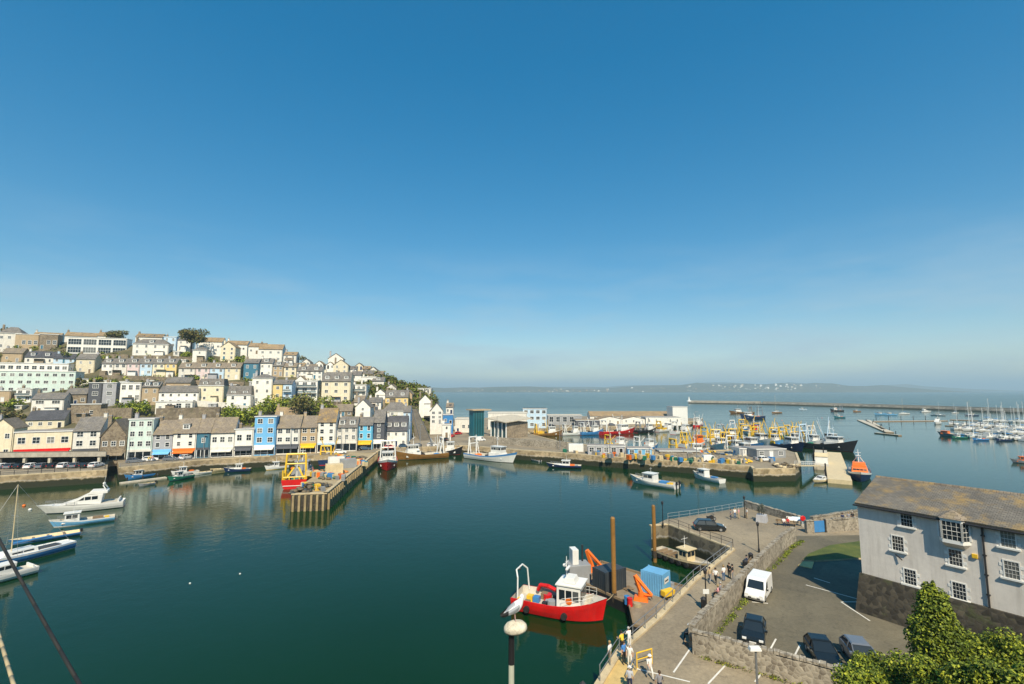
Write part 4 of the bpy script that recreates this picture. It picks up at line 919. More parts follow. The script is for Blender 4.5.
def sailboat(label, bow, stern, hullm=HULLW, cover=BLUEP, L=None, group=None, mh=1.15, band=None, rootp=None, mr=.075):
    t, L = boat_root('sailing_boat', label, 'sailing boat', bow, stern, group, L) if rootp is None else (thing('sailing_boat', label, 'sailing boat', rootp[0], rootp[1], group), L)
    B = L*.31; fb = L*.085+.1
    sh, hb = add_hull(t, L, B, fb, fb*1.25, (NAVY if hullm is HULLW else PAINT, hullm, band or hullm, HULLW), bul=.08, full=.5, tw=.7, rake=.1)
    cb = MB(); cb.tap(-L*.12, L*.24, -B*.3, B*.3, fb-.1, fb+.5, HULLW, .1, L*.07, .1, .1); co = cb.build('cabin', t)
    for s in (1, -1): winrow(co, -L*.08, L*.13, s*(B*.3-.035), fb+.16, fb+.36, 2)
    ck = MB(); ck.box(-L*.36, -L*.14, -B*.22, B*.22, fb-.09, fb+.02, TRIM); ck.build('cockpit', t)
    mx = L*.1; H = L*mh
    mm = MB(); mm.tube((mx, 0, fb), (mx, 0, fb+H), mr, (CREAMP if L > 11 else PAINT), mr*.6); mm.tube((mx, -B*.3, fb+H*.55), (mx, B*.3, fb+H*.55), .03, GREYM, n=4); mm.build('mast', t)
    bo = MB(); bo.tube((mx, 0, fb+1.35), (-L*.3, 0, fb+1.3), .06, GREYM); bo.build('boom', t)
    sc = MB(); sc.tube((mx-.1, 0, fb+1.5), (-L*.28, 0, fb+1.42), .2, cover, .1, n=8); sc.build('sail_cover', t)
    lines(t, [((L*.5, 0, fb*1.25), (mx, 0, fb+H)), ((-L*.48, 0, fb), (mx, 0, fb+H)), ((mx, B*.47, fb), (mx, 0, fb+H*.98)), ((mx, -B*.47, fb), (mx, 0, fb+H*.98))], GREYM, .018 if L > 9 else .012)
    rails(t, [(L*.48, 0), (L*.36, hb(L*.36)*.9)], sh, .6); rails(t, [(L*.48, 0), (L*.36, -hb(L*.36)*.9)], sh, .6)
    return t
def cruiser(label, bow, stern, L=None, B=None, group=None, fly=True, hullm=HULLW, rootp=None, name='motor_cruiser'):
    t, L = boat_root(name, label, 'motor boat', bow, stern, group, L) if rootp is None else (thing(name, label, 'motor boat', rootp[0], rootp[1], group), L)
    B = B or L*.31; fb = .10*L+.15; bw = fb*1.35
    sh, hb = add_hull(t, L, B, fb, bw, (NAVY, hullm, hullm, HULLW), bul=.12, full=.6, rake=.13)
    s = MB(); k = L/13
    s.prof([(-2.6*k, fb-.1), (4.2*k, fb+.25*k), (1.9*k, fb+1.0*k), (.2*k, fb+1.9*k), (-2.9*k, fb+2.0*k)], -B*.36, B*.36, HULLW); so_ = s.build('superstructure', t, bevel=.1*k)
    for sd in (1, -1):
        for i in range(3):
            g_ = MB(); x0 = (-2.0+1.15*i)*k; x1 = x0+1.0*k; y = sd*(B*.36+.012); zt = fb+(1.62 if i < 2 else 1.25)*k
            g_.face([(x0, y, fb+.95*k), (x1+(.35*k if i == 2 else 0), y, fb+.9*k), (x1-(.15*k if i == 2 else 0), y, zt-(.25*k if i == 2 else 0)), (x0, y, fb+1.65*k)], GLASS); g_.build('window', so_)
    g_ = MB(); n_ = Vector((.46, 0, .9)).normalized()*.015
    g_.raw([Vector(q)+n_ for q in ((1.75*k, -B*.3, fb+1.06*k), (1.75*k, B*.3, fb+1.06*k), (.35*k, B*.3, fb+1.8*k), (.35*k, -B*.3, fb+1.8*k))], [(0, 1, 2, 3)], GLASS); g_.build('windscreen', so_)
    if fly:
        f_ = MB(); f_.prof([(-3.6*k, fb+2.02*k), (-.1*k, fb+2.0*k), (-.7*k, fb+2.75*k), (-3.6*k, fb+2.6*k)], -B*.32, B*.32, HULLW); f_.build('flybridge', t, bevel=.08*k)
        a = MB()
        for sd in (1, -1): a.tube((-3.4*k, sd*B*.3, fb+2.5*k), (-2.7*k, sd*B*.22, fb+3.7*k), .11*k, HULLW)
        a.tube((-2.7*k, -B*.24, fb+3.7*k), (-2.7*k, B*.24, fb+3.7*k), .12*k, HULLW); a.ball((-2.7*k, 0, fb+4.0*k), .3*k, .3*k, .3*k, HULLW); a.tube((-2.7*k, .3, fb+3.7*k), (-2.9*k, .3, fb+5.6*k), .025, PAINT, n=4); a.build('radar_arch', t)
    c = MB(); c.box(-L*.44, -2.65*k, -B*.38, B*.38, fb-.1, fb+.02, DECK); c.box(-L*.44, -L*.42, -B*.4, B*.4, fb-.1, fb+.6*k, HULLW); c.build('cockpit', t)
    rails(t, [(L*.52, 0), (L*.40, hb(L*.40)*.9), (L*.24, hb(L*.24)*.95), (L*.1, hb(L*.1)*.97)], sh, .65); rails(t, [(L*.52, 0), (L*.40, -hb(L*.40)*.9), (L*.24, -hb(L*.24)*.95), (L*.1, -hb(L*.1)*.97)], sh, .65)
    return t

# inner harbour, left
cruiser('big white motor yacht with flybridge moored off the left quay', (46, 514), (124, 506), B=4.4, name='motor_yacht')
cabin_boat('pale blue fishing boat with white wheelhouse beside the motor yacht', (57.5, 527), (111, 520), LBLUE, L=8.6, pos=.2, band=HULLW, boot=HULLW)
open_boat('blue open workboat with gear piled inside next to the sailing boat', (22, 543), (72, 535), BLUEP, L=8.0, name='workboat')
sailboat('blue hulled sailing boat with blue sail cover at the left edge', (-28, 572), (64, 549), BLUEP, BLUEP, L=12, mh=.83, band=HULLW)
cruiser('white half decked motor boat cut by the left edge of the frame', (-42, 592), (27, 574), L=8, fly=False)
cabin_boat('small blue fishing boat with white cabin by the quay slip', (131, 479), (153, 476), BLUEP, L=7.5, pos=.15, boot=BLUEP)
cabin_boat('green hulled small boat with white wheelhouse below the quay', (171, 481), (191, 477.5), GREENP, L=6.5, pos=.1)
cabin_boat('white cabin boat afloat behind the green one', (175, 475.5), (196, 473), HULLW, L=6.5, pos=.1)
open_boat('white dinghy with grey cover by the quay wall', (196, 474.5), (209, 473), HULLW, L=4.5, name='dinghy')
open_boat('small cream rowing boat tied under the promenade', (214, 471), (224, 470), CREAMP, L=4.2)
cabin_boat('dark hulled small boat with white top in front of the promenade', (227, 472), (249, 471), NAVY, L=7, pos=-.05)
cabin_boat('white boat with yellow waterline stripe near the timber pier', (268, 470), (286, 468), HULLW, L=6.5, pos=.05, boot=YELP, band=HULLW)
open_boat('small grey tender tied against the left quay wall', (142, 486), (152, 484.5), GREYP, L=3.5, name='tender')
# at the pier
trawler('red hulled trawler with yellow stern gantry berthed at the pier end', (311, 472), (285, 497.5), REDP, topm=GREYP, rig=YELP, L=16, B=6.6, band=REDP, beams=False, high=1.35)
t = list(COL.objects)[-1]
while t.parent: t = t.parent
mb = MB()
for k in range(16): x = R.uniform(-7, -1); y = R.uniform(-2.4, 2.4); s_ = R.uniform(.25, .6); mb.box(x-s_, x+s_, y-s_*.7, y+s_*.7, 1.2, 1.5+s_*1.5, R.choice([DARKM, GREYM, YELP, YELP, WOOD, NAVY]))
for s in (-1, 1): mb.tube((-7.6, s*2.6, 1.6), (-5.2, s*.4, 5.2), .22, YELP); mb.tube((-7.4, s*2.8, 1.6), (-7.4, s*2.8, 4.6), .2, YELP)
for k in range(5): mb.tube((-7.7, -2.4+k*1.2, 1.5), (-7.7, -2.4+k*1.2, 2.9), .14, YELP)
mb.tube((-7.7, -2.6, 2.9), (-7.7, 2.6, 2.9), .16, YELP); mb.build('stern_gear', t); mb = MB(); mb.box(-8.06, -8.02, -2.6, 2.6, .75, .9, PAINT); mb.build('hull_stripe', t)
trawler('grey trawler with yellow top mast behind the red one at the pier', (336, 458), (321, 467.5), NAVY, topm=HULLW, rig=YELP, L=13, B=4.6)
trawler('red and white fishing boat with bow towards the open harbour', (387, 477), (388, 458), REDP, topm=HULLW, rig=HULLW, L=19, B=6.4, band=HULLW, beams=False, high=1.15)
trawler('rust brown hulled trawler with white forepeak along the quay', (396, 460), (447, 457), BROWNP, topm=HULLW, rig=HULLW, boot=TEALP, B=6, beams=False, high=1.1)
trawler('black hulled boat behind the rust brown trawler', (459, 454.5), (428, 455.5), BLACKP, topm=HULLW, rig=GREYM, L=13, beams=False)
trawler('white trawler with blue band moored by the fish market', (513, 463), (468, 457.5), HULLW, topm=HULLW, rig=HULLW, boot=BLACKP, band=BLUEP, B=5.6, beams=False, aft=False, high=1.15)
cabin_boat('dark blue small fishing boat under the stone wall', (549, 467), (581, 468), NAVY, L=10.5, pos=-.05, cabm=HULLW, boot=BLACKP)
open_boat('grey inflatable dinghy near the stone wall', (528, 459.5), (543, 462.5), GREYP, L=5.5, name='dinghy')
cabin_boat('white twin engined workboat with red roof box at the fish quay', (633, 482), (678, 489), HULLW, L=12.5, pos=.08, boot=HULLW, outboard=True, B=4.6, ch=1.9, fb=1.2)
cabin_boat('white fishing boat with aft deck gear beside the twin engined workboat', (693, 477), (725, 484), HULLW, L=9.5, pos=.15, boot=HULLW, ch=1.8, fb=1.1)
# trawlers in the fishing basin
trawler('white trawler with yellow derricks and blue roof in the basin', (708, 457), (668, 459), HULLW, rig=YELP, L=17, B=5.6, high=1.1)
trawler('white trawler with many yellow frames alongside the fish quay', (728, 455), (712, 445), HULLW, rig=YELP, L=18, B=6, high=1.2)
trawler('blue hulled beam trawler in the middle of the basin raft', (757, 451), (734, 447), BLUEP, rig=YELP, L=19, B=6, high=1.2)
trawler('white beam trawler with tall yellow derricks in the raft', (770, 447), (744, 442), HULLW, rig=YELP, L=20, B=6.4, high=1.2)
trawler('green hulled trawler with yellow gantry behind the raft', (785, 442), (756, 438.5), GREENP, rig=YELP, L=20, B=6.2, high=1.2)
trawler('navy trawler with timber coloured booms near the harbour office', (797, 451), (776, 447), NAVY, rig=YELP, L=20, B=6, high=1.25)
trawler('white trawler with yellow gantry left of the big black one', (822, 448), (794, 443.5), HULLW, rig=YELP, L=19, B=6, high=1.2)
trawler('big black trawler with pale blue gantry and bow to the right', (842, 451), (808, 447.5), BLACKP, rig=PALEB, L=22, B=7, band=BLACKP, high=1.5)
trawler('red trawler with white superstructure behind the yellow raft', (738, 440), (717, 436), REDP, rig=GREYM, L=17, B=5.6)
trawler('white and orange trawler behind the white one with the blue roof', (704, 446), (683, 447.5), HULLW, topm=ORANGE, rig=YELP, L=15, B=5)
trawler('cream trawler with tall yellow booms between the yellow frames', (741, 455), (726, 451), CREAMP, rig=YELP, L=16, B=5.4, high=1.2)
trawler('pale blue trawler with yellow booms behind the harbour office', (779, 447), (757, 444), LBLUE, rig=YELP, L=18, B=5.8, high=1.2)
trawler('white trawler with white rig squeezed behind the black one', (838, 446), (812, 442.5), HULLW, rig=HULLW, L=19, B=5.6, high=1.2)
trawler('red topped white trawler at the back of the raft', (764, 436), (738, 432.5), HULLW, topm=REDP, rig=YELP, L=18, B=5.6, high=1.2)
trawler('small blue and white trawler tied behind the blue net store', (655, 451), (636, 452.5), BLUEP, rig=HULLW, L=12, B=4.2, beams=False)
trawler('small white trawler tied behind the grey net store', (626, 448.5), (606, 450), HULLW, rig=YELP, L=12, B=4.2, beams=False)
for i, (b_, s_, hm, l) in enumerate((((722, 440), (700, 442), HULLW, 'white trawler at the left rear of the raft'), ((748, 457.5), (733, 454), HULLW, 'white fishing boat against the quay before the raft'), ((801, 446), (782, 442), HULLW, 'white hulled trawler between the navy and the white ones'), ((752, 434), (728, 431.5), BLUEP, 'blue trawler at the far rear of the raft'), ((810, 442), (786, 439), CREAMP, 'cream hulled trawler behind the navy one'), ((690, 433), (674, 434.5), HULLW, 'white trawler nearest the tip of the far quay'), ((598, 434.5), (584, 435), BLUEP, 'blue hulled boat left of the long red trawler'))):
    trawler(l, b_, s_, hm, topm=HULLW, rig=YELP if i in (0, 2, 4) else HULLW, L=14+i % 3*2, B=5, high=1.1, beams=i % 2 == 0)
# far quay
trawler('rust coloured trawler alongside the upper market block', (560, 435.5), (533, 436), BROWNP, rig=YELP, L=16, B=5)
trawler('white trawler between the rust one and the red one on the far quay', (580, 435), (563, 435.5), HULLW, rig=HULLW, L=12, B=4.6, beams=False)
trawler('long bright red trawler alongside the white sheds', (634, 433), (599, 435), REDP, rig=HULLW, L=24, B=6.5, high=1.15)
trawler('dark trawler with white bow right of the red one', (655, 432), (636, 433), BLACKP, rig=GREYM, L=15, B=5)
trawler('white trawler with yellow gear below the ice store', (673, 431), (657, 432), HULLW, rig=YELP, L=14, B=5, beams=False)
trawler('white boat with red hull bottom at the tip of the far quay', (706, 424.5), (691, 428.5), REDP, rig=HULLW, L=15, B=5, band=HULLW)
# outer moorings
trawler('dark trawler anchored in front of the breakwater', (739, 419.5), (765, 418.5), NAVY, rig=GREYM, L=26, B=7, high=1.5)
trawler('brown and white boat anchored left of the dark trawler', (732, 413.5), (752, 413.5), BROWNP, rig=WOOD, L=24, B=7, beams=False)
sailboat('tall masted dark ketch anchored before the breakwater', (770, 413.5), (783, 413), BROWNP, CREAMP, L=15, mh=1.25)
cabin_boat('small white and blue boat moored near the breakwater', (799, 410), (807, 410), PALEB, L=9, fb=1.2)
trawler('dark boat with white cabin at the outer moorings', (831, 411.5), (843, 411.5), BLACKP, rig=GREYM, L=14, B=4.6, beams=False)
cabin_boat('white and teal boat moored alone off the fish quay', (834, 418), (845, 418), TEALP, L=9, fb=1.2)
cabin_boat('small dark boat at the outer moorings left of the blue ones', (853, 412), (861, 412), BROWNP, L=8, fb=1.1)
cabin_boat('pale blue boat moored with its twin before the breakwater', (876, 415), (886, 415), LBLUE, L=12, fb=1.3)
cabin_boat('second pale blue boat moored right of its twin', (886.5, 415.3), (895, 415.3), LBLUE, L=11, fb=1.3)
sailboat('white sailing boat anchored near the blue twin boats', (897, 414.5), (911, 414.2), HULLW, BLUEP, L=13, mh=1.2)
cruiser('white motor cruiser at mooring right of the sailing boat', (931, 412.3), (920, 412.3), L=11, fly=True)
sailboat('white sailing boat moored left of the marina crowd', (944, 416), (932, 415.5), HULLW, CREAMP, L=11)
sailboat('dark hulled sailing boat moored before the breakwater on the right', (965, 416), (978, 416), NAVY, CREAMP, L=12)
sailboat('low white sailing boat moored close to the breakwater', (950, 413.6), (960, 413.4), HULLW, BLUEP, L=9)
# marina
cruiser('white cruiser with its reflection at the marina walkway end', (930, 426), (944, 422.5), L=12)
cabin_boat('blue workboat with bright orange deck tent at the marina edge', (944.5, 436), (966, 437.5), TEALP, cabm=ORANGE, L=13, pos=.3, fb=1.4)
g1 = [cruiser('small white motor cruiser berthed among the marina boats', (950+0, 428), (958, 427), L=8.5, group='white motor cruisers in the marina', fly=False),
      sailboat('white sailing boat berthed among the marina boats', (975, 427), (985, 425), HULLW, BLUEP, L=10.5, mr=.13, group='white sailing boats in the marina')]
spots = []
for row, (xa, xb, ya, yb, n_) in enumerate(((948, 1040, 424.5, 430.5, 14), (956, 1042, 429.5, 436, 13), (966, 1044, 437, 441.5, 12), (985, 1050, 421.5, 423.5, 9))):
    for k in range(n_):
        f_ = (k+.5)/n_; spots.append((xa+(xb-xa)*f_+R.uniform(-1, 1), ya+(yb-ya)*f_, row))
for i, (x, y, row) in enumerate(spots):
    P = at(x, y, 0); src = g1[1] if (i % 5 in (1, 3) or row == 3) else g1[0]
    if i == 0: g1[0].location = P; continue
    if i == 1: g1[1].location = P; continue
    c = dup(src, P, R.choice([.25, .1, 3.3, 3.5])+R.uniform(-.15, .15)); c.scale = (R.uniform(.95, 1.4),)*3
for i, (bx, by, c) in enumerate(((959, 438.5, GREENP), (1010, 431, GREENP), (1003, 441, NAVY), (980, 440.5, BLUEP))):
    cabin_boat(['small green boat tucked at the front of the marina', 'bright green covered boat at the right of the marina', 'navy cabin boat in the front marina row', 'blue cabin boat in the front marina row'][i], (bx-4, by), (bx+5, by), c, L=7)
cabin_boat('small boat with orange canopy cut by the right edge', (1018, 463), (1036, 464), GREYP, cabm=ORANGE, L=7)
# lifeboat and its pontoon
t, L = boat_root('lifeboat', 'orange and blue all weather lifeboat, bow towards the near wall', 'lifeboat', (864, 493), (857, 466), L=17)
sh, hb = add_hull(t, 17, 5.6, 1.7, 2.9, (NAVY, NAVY, HULLW, GREYP), bul=.25, full=1.0, tw=.9)
mb = MB(); mb.tap(-4.5, 3.6, -2.0, 2.0, 1.4, 3.1, ORANGE, .5, .9, .2, .2); so_ = mb.build('superstructure', t, bevel=.12)
for s in (1, -1): winrow(so_, -3, 2.2, s*1.93, 2.2, 2.75, 5)
winrow(so_, -1.6, 1.6, 3.05, 2.3, 2.8, 4, 'y')
mb = MB(); mb.tap(-3.6, -.4, -1.6, 1.6, 3.102, 4.1, ORANGE, .2, .3, .1, .1); mb.build('flybridge', t, bevel=.08)
mast(t, -2.2, 4.1, 3.6, PAINT, .12); mb = MB()
for s in (1, -1): mb.tube((-3.2, s*1.2, 4.1), (-2.4, s*.3, 5.6), .1, PAINT)
mb.build('radar_mount', t); rails(t, [(8.2, 0), (6.5, hb(6.5)*.9), (3, hb(3)*.95), (-3, hb(-3)*.95), (-8, hb(-8)*.95)], sh, .9); rails(t, [(8.2, 0), (6.5, -hb(6.5)*.9), (3, -hb(3)*.95), (-3, -hb(-3)*.95), (-8, -hb(-8)*.95)], sh, .9)
mb = MB(); mb.ball((5.2, .9, 1.9), .6, .4, .4, REDP); mb.build('fender', t)
t = pontoon('broad tan pontoon with piles beside the lifeboat', (840, 484), (832.5, 455), 5.4, 3, m=CREAMP, z=1.1, ph=3.6)
t = pontoon('narrow walkway pontoon with white tent left of the broad one', (822, 470), (821, 453), 4, 2, m=CONCW, z=1.2, ph=3.4)
mb = MB(); mb.box(6, 13, -1.7, 1.7, 1.21, 3.4, HULLW); mb.prof([(5.8, 3.41), (13.2, 3.41), (13.2, 3.5), (9.5, 4.3), (5.8, 3.5)], -1.8, 1.8, CREAMP); mb.build('tent', t)
a = at(798, 466, QZ); b = at(818, 466, 1.3); d_ = b-a; t = thing('gangway', 'pale footbridge from the fish quay to the pontoons', 'gangway', a, math.atan2(d_.y, d_.x)); Lg = math.hypot(d_.x, d_.y)
mb = MB(); mb.prof([(0, 0), (Lg, d_.z), (Lg, d_.z+.25), (0, .25)], -.8, .8, CREAMP); mb.build('deck', t); mb = MB()
for y in (-.8, .8): mb.tube((0, y, 1.3), (Lg, y, d_.z+1.3), .05, PAINT); mb.tube((0, y, .8), (Lg, y, d_.z+.8), .04, PAINT)
for k in range(6):
    for y in (-.8, .8): mb.tube((Lg*k/5, y, d_.z*k/5+.25), (Lg*k/5, y, d_.z*k/5+1.3), .04, PAINT)
mb.build('handrail', t)
cruiser('small cream speedboat moored at the tip of the walkway pontoon', (814, 483), (827, 481), L=5.6, B=2.4, fly=False, hullm=CREAMP)
# ---------------------------------------------------------------- near quay, car park and the bank below the viewpoint
NZ = 3.3
def N(px, py, z=NZ): q = at(px, py, z); return (q.x, q.y)
edge = [(594, 686), (617, 650), (655, 617.5), (692, 580), (731, 549), (668, 525), (651, 526.5), (666, 519.5), (745, 507), (801, 524), (812, 523), (857, 516)]
poly = [(4, -30), (4, 20)]+[N(*q) for q in edge]+[(75, 78), (130, 70), (130, -30)]
NSTONE = stone('near_quay_stone', (.10, .085, .06), (.24, .20, .13), (.2, .17, .12), 1.1, wet=1.3, moss=.3)
mb = MB(); mb.prism(poly, -3, NZ, NSTONE, QUAYTOP); tag(mb.build('quayside'), 'near quayside of worn tarmac with stone walls', 'quay', kind='structure')
cp = [(794, 536), (771, 558), (743, 595), (703, 638), (835, 684), (1100, 684), (1100, 560), (870, 535)]
mb = MB(); P = [N(*q, NZ+.006) for q in cp]; mb.face([(x, y, NZ+.006) for x, y in P], ASPH); tag(mb.build('car_park'), 'tarmac car park', 'car park', kind='structure')
mb = MB(); strip(mb, [N(*q) for q in edge[:7]], .55, NZ+.004, NZ+.16, COPING, -.5); tag(mb.build('kerb'), 'pale coping stones of the near quay', 'kerb', kind='structure')
mb = MB(); mb.face([at(x, y, NZ+.010) for x, y in ((600, 684), (620, 653), (639, 668), (628, 686))], PAVE); tag(mb.build('paving'), 'buff stone paving at the quay edge', 'paving', kind='structure')
mb = MB()
for a, b in (((814, 578), (830, 583)), ((806, 585), (861, 600)), ((841, 602), (870, 621)), ((841, 602), (866, 602)), ((691.5, 647), (673.5, 672.6)), ((729.6, 661), (708, 684)), ((776, 639), (770, 650)), ((762, 672.6), (755, 682)), ((800, 645), (795, 655)), ((637, 669), (690, 682)), ((752, 602), (768, 603.5))):
    strip(mb, [N(*a), N(*b)], .13, NZ+.0125, NZ+.0165, LINE)
tag(mb.build('road_markings'), 'worn white parking lines', 'road markings', kind='structure')
LAWN = ground('lawn_grass', (.05, .075, .015), (.09, .115, .02), (.15, .15, .03), .5, fine=9)
mb = MB(); mb.prism([N(*q) for q in ((803, 561), (809, 555), (830, 546.5), (870, 541), (885, 550), (868, 559), (815, 562))], NZ+.004, NZ+.2, COPING, LAWN); tag(mb.build('lawn'), 'small kerbed lawn beside the car park', 'lawn', kind='structure')
mb = MB(); mb.prism([N(*q) for q in ((798, 566), (803, 562), (814, 562.5), (812, 569))], NZ+.004, NZ+.10, PAVE); tag(mb.build('paving'), 'buff kerb paving at the lawn corner', 'paving', kind='structure')
# bank
def bank(x, y):
    toe = 30+min(1, max(0, (x-17)/4))*3+min(1.2, max(0, (x-19)/20))*6.5
    return NZ-.3+max(0, toe-y)*.67
mb = MB(); vs = []; fs = []; xs = list(range(-120, 130, 3)); ys = list(range(-30, 44, 2))
for x in xs:
    for y in ys:
        z = bank(x, y)+.25*math.sin(x*.7+y*.4)*(1 if y < 28 else 0)
        if y <= 0: z = min(z, 23.3)
        if y > 30 and x < 21: z = -2
        vs.append((x, y, z))
for i in range(len(xs)-1):
    for j in range(len(ys)-1): fs.append((i*len(ys)+j, (i+1)*len(ys)+j, (i+1)*len(ys)+j+1, i*len(ys)+j+1))
mb.raw(vs, fs, HILL); tag(mb.build('bank', smooth=True), 'overgrown bank below the viewpoint', 'bank', kind='structure')
# walls
def wall3(label, pts, zt, th, m, z0=NZ-.2, side=-1, cap=True, name='stone_wall'):
    t = thing(name, label, 'wall', (pts[0][0], pts[0][1], NZ)); o = t.location
    P = [(x-o.x, y-o.y) for x, y in pts]; mb = MB()
    for a, b in zip(P, P[1:]):
        d = Vector((b[0]-a[0], b[1]-a[1], 0)); L = d.length; d.normalize(); n_ = max(1, int(L/1.2)); nn = Vector((-d.y, d.x, 0))*th*side*.5
        for k in range(n_):
            p0 = Vector((a[0], a[1], 0))+d*(L*k/n_); p1 = p0+d*(L/n_); h = zt-NZ+R.uniform(-.06, .06)
            q = [p0-nn, p1-nn, p1+nn, p0+nn]; v_ = [(v.x, v.y, z0-NZ) for v in q]+[(v.x, v.y, h) for v in q]
            mb.raw(v_, [(0, 1, 5, 4), (1, 2, 6, 5), (2, 3, 7, 6), (3, 0, 4, 7), (4, 5, 6, 7)], m)
    mb.build('wall', t)
    if cap:
        c = MB()
        for a, b in zip(P, P[1:]):
            d = Vector((b[0]-a[0], b[1]-a[1], 0)); L = d.length; d.normalize(); n_ = int(L/.42); nn = Vector((-d.y, d.x, 0))*th*.5
            for k in range(n_):
                p0 = Vector((a[0], a[1], 0))+d*(L*k/n_); p1 = p0+d*(L/n_*.93); h0 = zt-NZ+.065; h = h0+R.uniform(.10, .24); w_ = R.uniform(.85, 1.08)
                q = [p0-nn*w_, p1-nn*w_, p1+nn*w_, p0+nn*w_]; v_ = [(v.x, v.y, h0) for v in q]+[(v.x*.97+(p0.x+p1.x)*.015, v.y*.97+(p0.y+p1.y)*.015, h) for v in q]
                c.raw(v_, [(0, 1, 5, 4), (1, 2, 6, 5), (2, 3, 7, 6), (3, 0, 4, 7), (4, 5, 6, 7)], m)
        c.build('cope', t)
    return t
crest = [(691.5, 627), (712, 605), (733.6, 583.6), (755, 561.5), (771, 546), (783, 535), (794, 528.5)]
wall3('long rubble stone wall between the quay road and the car park', [N(x, y, 5.0) for x, y in crest], 5.0, .55, WSTONE)
w2 = [N(692.5, 631, 5.0), N(834, 667.5, 5.0)]
wall3('rubble stone wall in front of the parked black cars', [w2[0], w2[1], (w2[1][0]+4, w2[1][1]-3)], 4.9, .5, WSTONE)
wall3('stone parapet round the tip of the near quay', [N(745, 507), N(775, 516), N(800, 523.5)], 4.3, .6, WSTONE, side=1)
wall3('stone wall with a blue gate at the end of the car park', [N(806, 533), N(813.5, 532.7)], 5.0, .5, WSTONE)
wall3('stone wall running from the blue gate towards the grey house', [N(825.5, 532), N(870, 529)], 5.0, .5, WSTONE)
wall3('low parapet between the blue gate and the lifeboat', [N(812, 523.5), N(857, 516.5), N(880, 513)], 4.2, .6, WSTONE, side=1)
a = at(813.8, 533, NZ); b = at(825.2, 532.3, NZ); t = thing('gate', 'solid blue gate in the car park end wall', 'gate', a, math.atan2(b.y-a.y, b.x-a.x)); L = (b-a).length
mb = MB(); mb.box(.1, L-.1, -.04, .04, .1, 1.75, BLUEP); mb.build('panel', t); mb = MB(); mb.box(-.08, .08, -.1, .1, 0, 1.9, DARKM); mb.box(L-.08, L+.08, -.1, .1, 0, 1.9, DARKM); mb.build('post', t)
# railings
E3 = lambda x, y: at(x, y, NZ+.16)
railing('galvanised railing along the near quay edge beside the red workboat', [E3(600, 681), E3(619.5, 651), E3(656.5, 618.5), E3(693.5, 581), E3(731.5, 550.5)], h=1.15, sp=2.2, rails=(1, .5), r=.035)
railing('railing along the boat steps behind the moored ferry', [E3(733, 547.5), E3(700, 536), E3(669, 524)], h=1.1, sp=2.0, r=.03, m=DARKM)
railing('pale blue railing round the tip of the near quay', [E3(668, 520.5), E3(690, 517.5), E3(715, 513.5), E3(743, 508.5)], h=1.15, sp=2.0, r=.026, m=GREYP)
railing('short railing at the corner of the buff paving', [E3(630, 683), E3(636, 669)], h=1.1, sp=1.6, r=.035)
t = thing('barrier', 'yellow tubular barrier by the buff paving', 'barrier', at(637, 668, NZ), .3); mb = MB()
mb.path([(0, 0, 0), (0, 0, 1.1), (1.5, .2, 1.1), (1.5, .2, 0)], .05, YELP); mb.tube((0, 0, .6), (1.5, .2, .6), .04, YELP); mb.build('frame', t)

# ---------------------------------------------------------------- the grey house on the right
HS = slate('house_slate', (.15, .135, .115), (.22, .20, .165), (.46, .28, .05), .5, .42)
GW = mat('grey_lime_render', (.66, .62, .57), var=.12, scale=.35, dirt=.3)
K = atd(857, 502, 49); ze = K.z; K2 = at(1024, 530, ze); al = (K2-K).normalized(); ang = math.atan2(al.y, al.x)
zb = atd(860, 573, 49).z; Hh = ze-zb
t = thing('house', 'large grey rendered house with lichened slate roof beside the car park', 'house', (K.x, K.y, zb), ang); Lh = 24; dp = 11
def onf(px, py):
    d = ray(px, py); n_ = Vector((-al.y, al.x, 0)); C = Vector((0, 0, CAMZ)); k = (K-C).dot(n_)/d.dot(n_); p_ = C+d*k
    return (p_-K).dot(al), p_.z-zb
mb = MB(); mb.box(0, Lh, 0, dp, -.02, Hh, GW); rz = 1.8
mb.raw([(0, 0, Hh), (0, dp, Hh), (0, dp/2, Hh+rz), (.02, 0, Hh), (.02, dp, Hh), (.02, dp/2, Hh+rz)], [(0, 1, 2), (3, 4, 5)], GW); mb.build('wall', t)
mb = MB(); n_ = Vector((0, -rz, dp/2)).normalized(); o_ = .4; s_ = rz/(dp/2)
for sg in (0, 1):
    y0, y1 = ((-o_, dp/2) if sg == 0 else (dp+o_, dp/2)); nr = Vector((0, -rz if sg == 0 else rz, dp/2)).normalized()*.16
    lo = [Vector((-.08, y0, Hh-o_*s_)), Vector((Lh, y0, Hh-o_*s_)), Vector((Lh, y1, Hh+rz)), Vector((-.08, y1, Hh+rz))]
    mb.raw(lo+[q+nr for q in lo], [(0, 1, 2, 3), (4, 5, 6, 7), (0, 1, 5, 4), (1, 2, 6, 5), (2, 3, 7, 6), (3, 0, 4, 7)], HS)
ro = mb.build('roof', t); mb = MB()
for k in range(int(Lh/.45)): mb.lathe([(.17, 0), (.17, .42)], BRROOF if k % 5 else TANROOF, n=8, M=Matrix.Translation((-.05+k*.45, dp/2, Hh+rz+.12)) @ Matrix.Rotation(rad(90), 4, 'Y'))
mb.build('ridge_tiles', ro)
mb = MB(); mb.tube((-.2, -.48, Hh-.22), (Lh, -.48, Hh-.22), .09, DARKM, n=8); mb.box(-.2, Lh, -.38, -.02, Hh-.34, Hh-.26, DARKM); mb.build('gutter', t)
mb = MB(); x, z = onf(982, 525); mb.tube((x, -.14, 0), (x, -.14, Hh-.3), .075, DARKM, n=8)
for k in range(4): mb.box(x-.13, x+.13, -.2, -.02, 1+k*1.6, 1.1+k*1.6, DARKM)
mb.build('drainpipe', t)
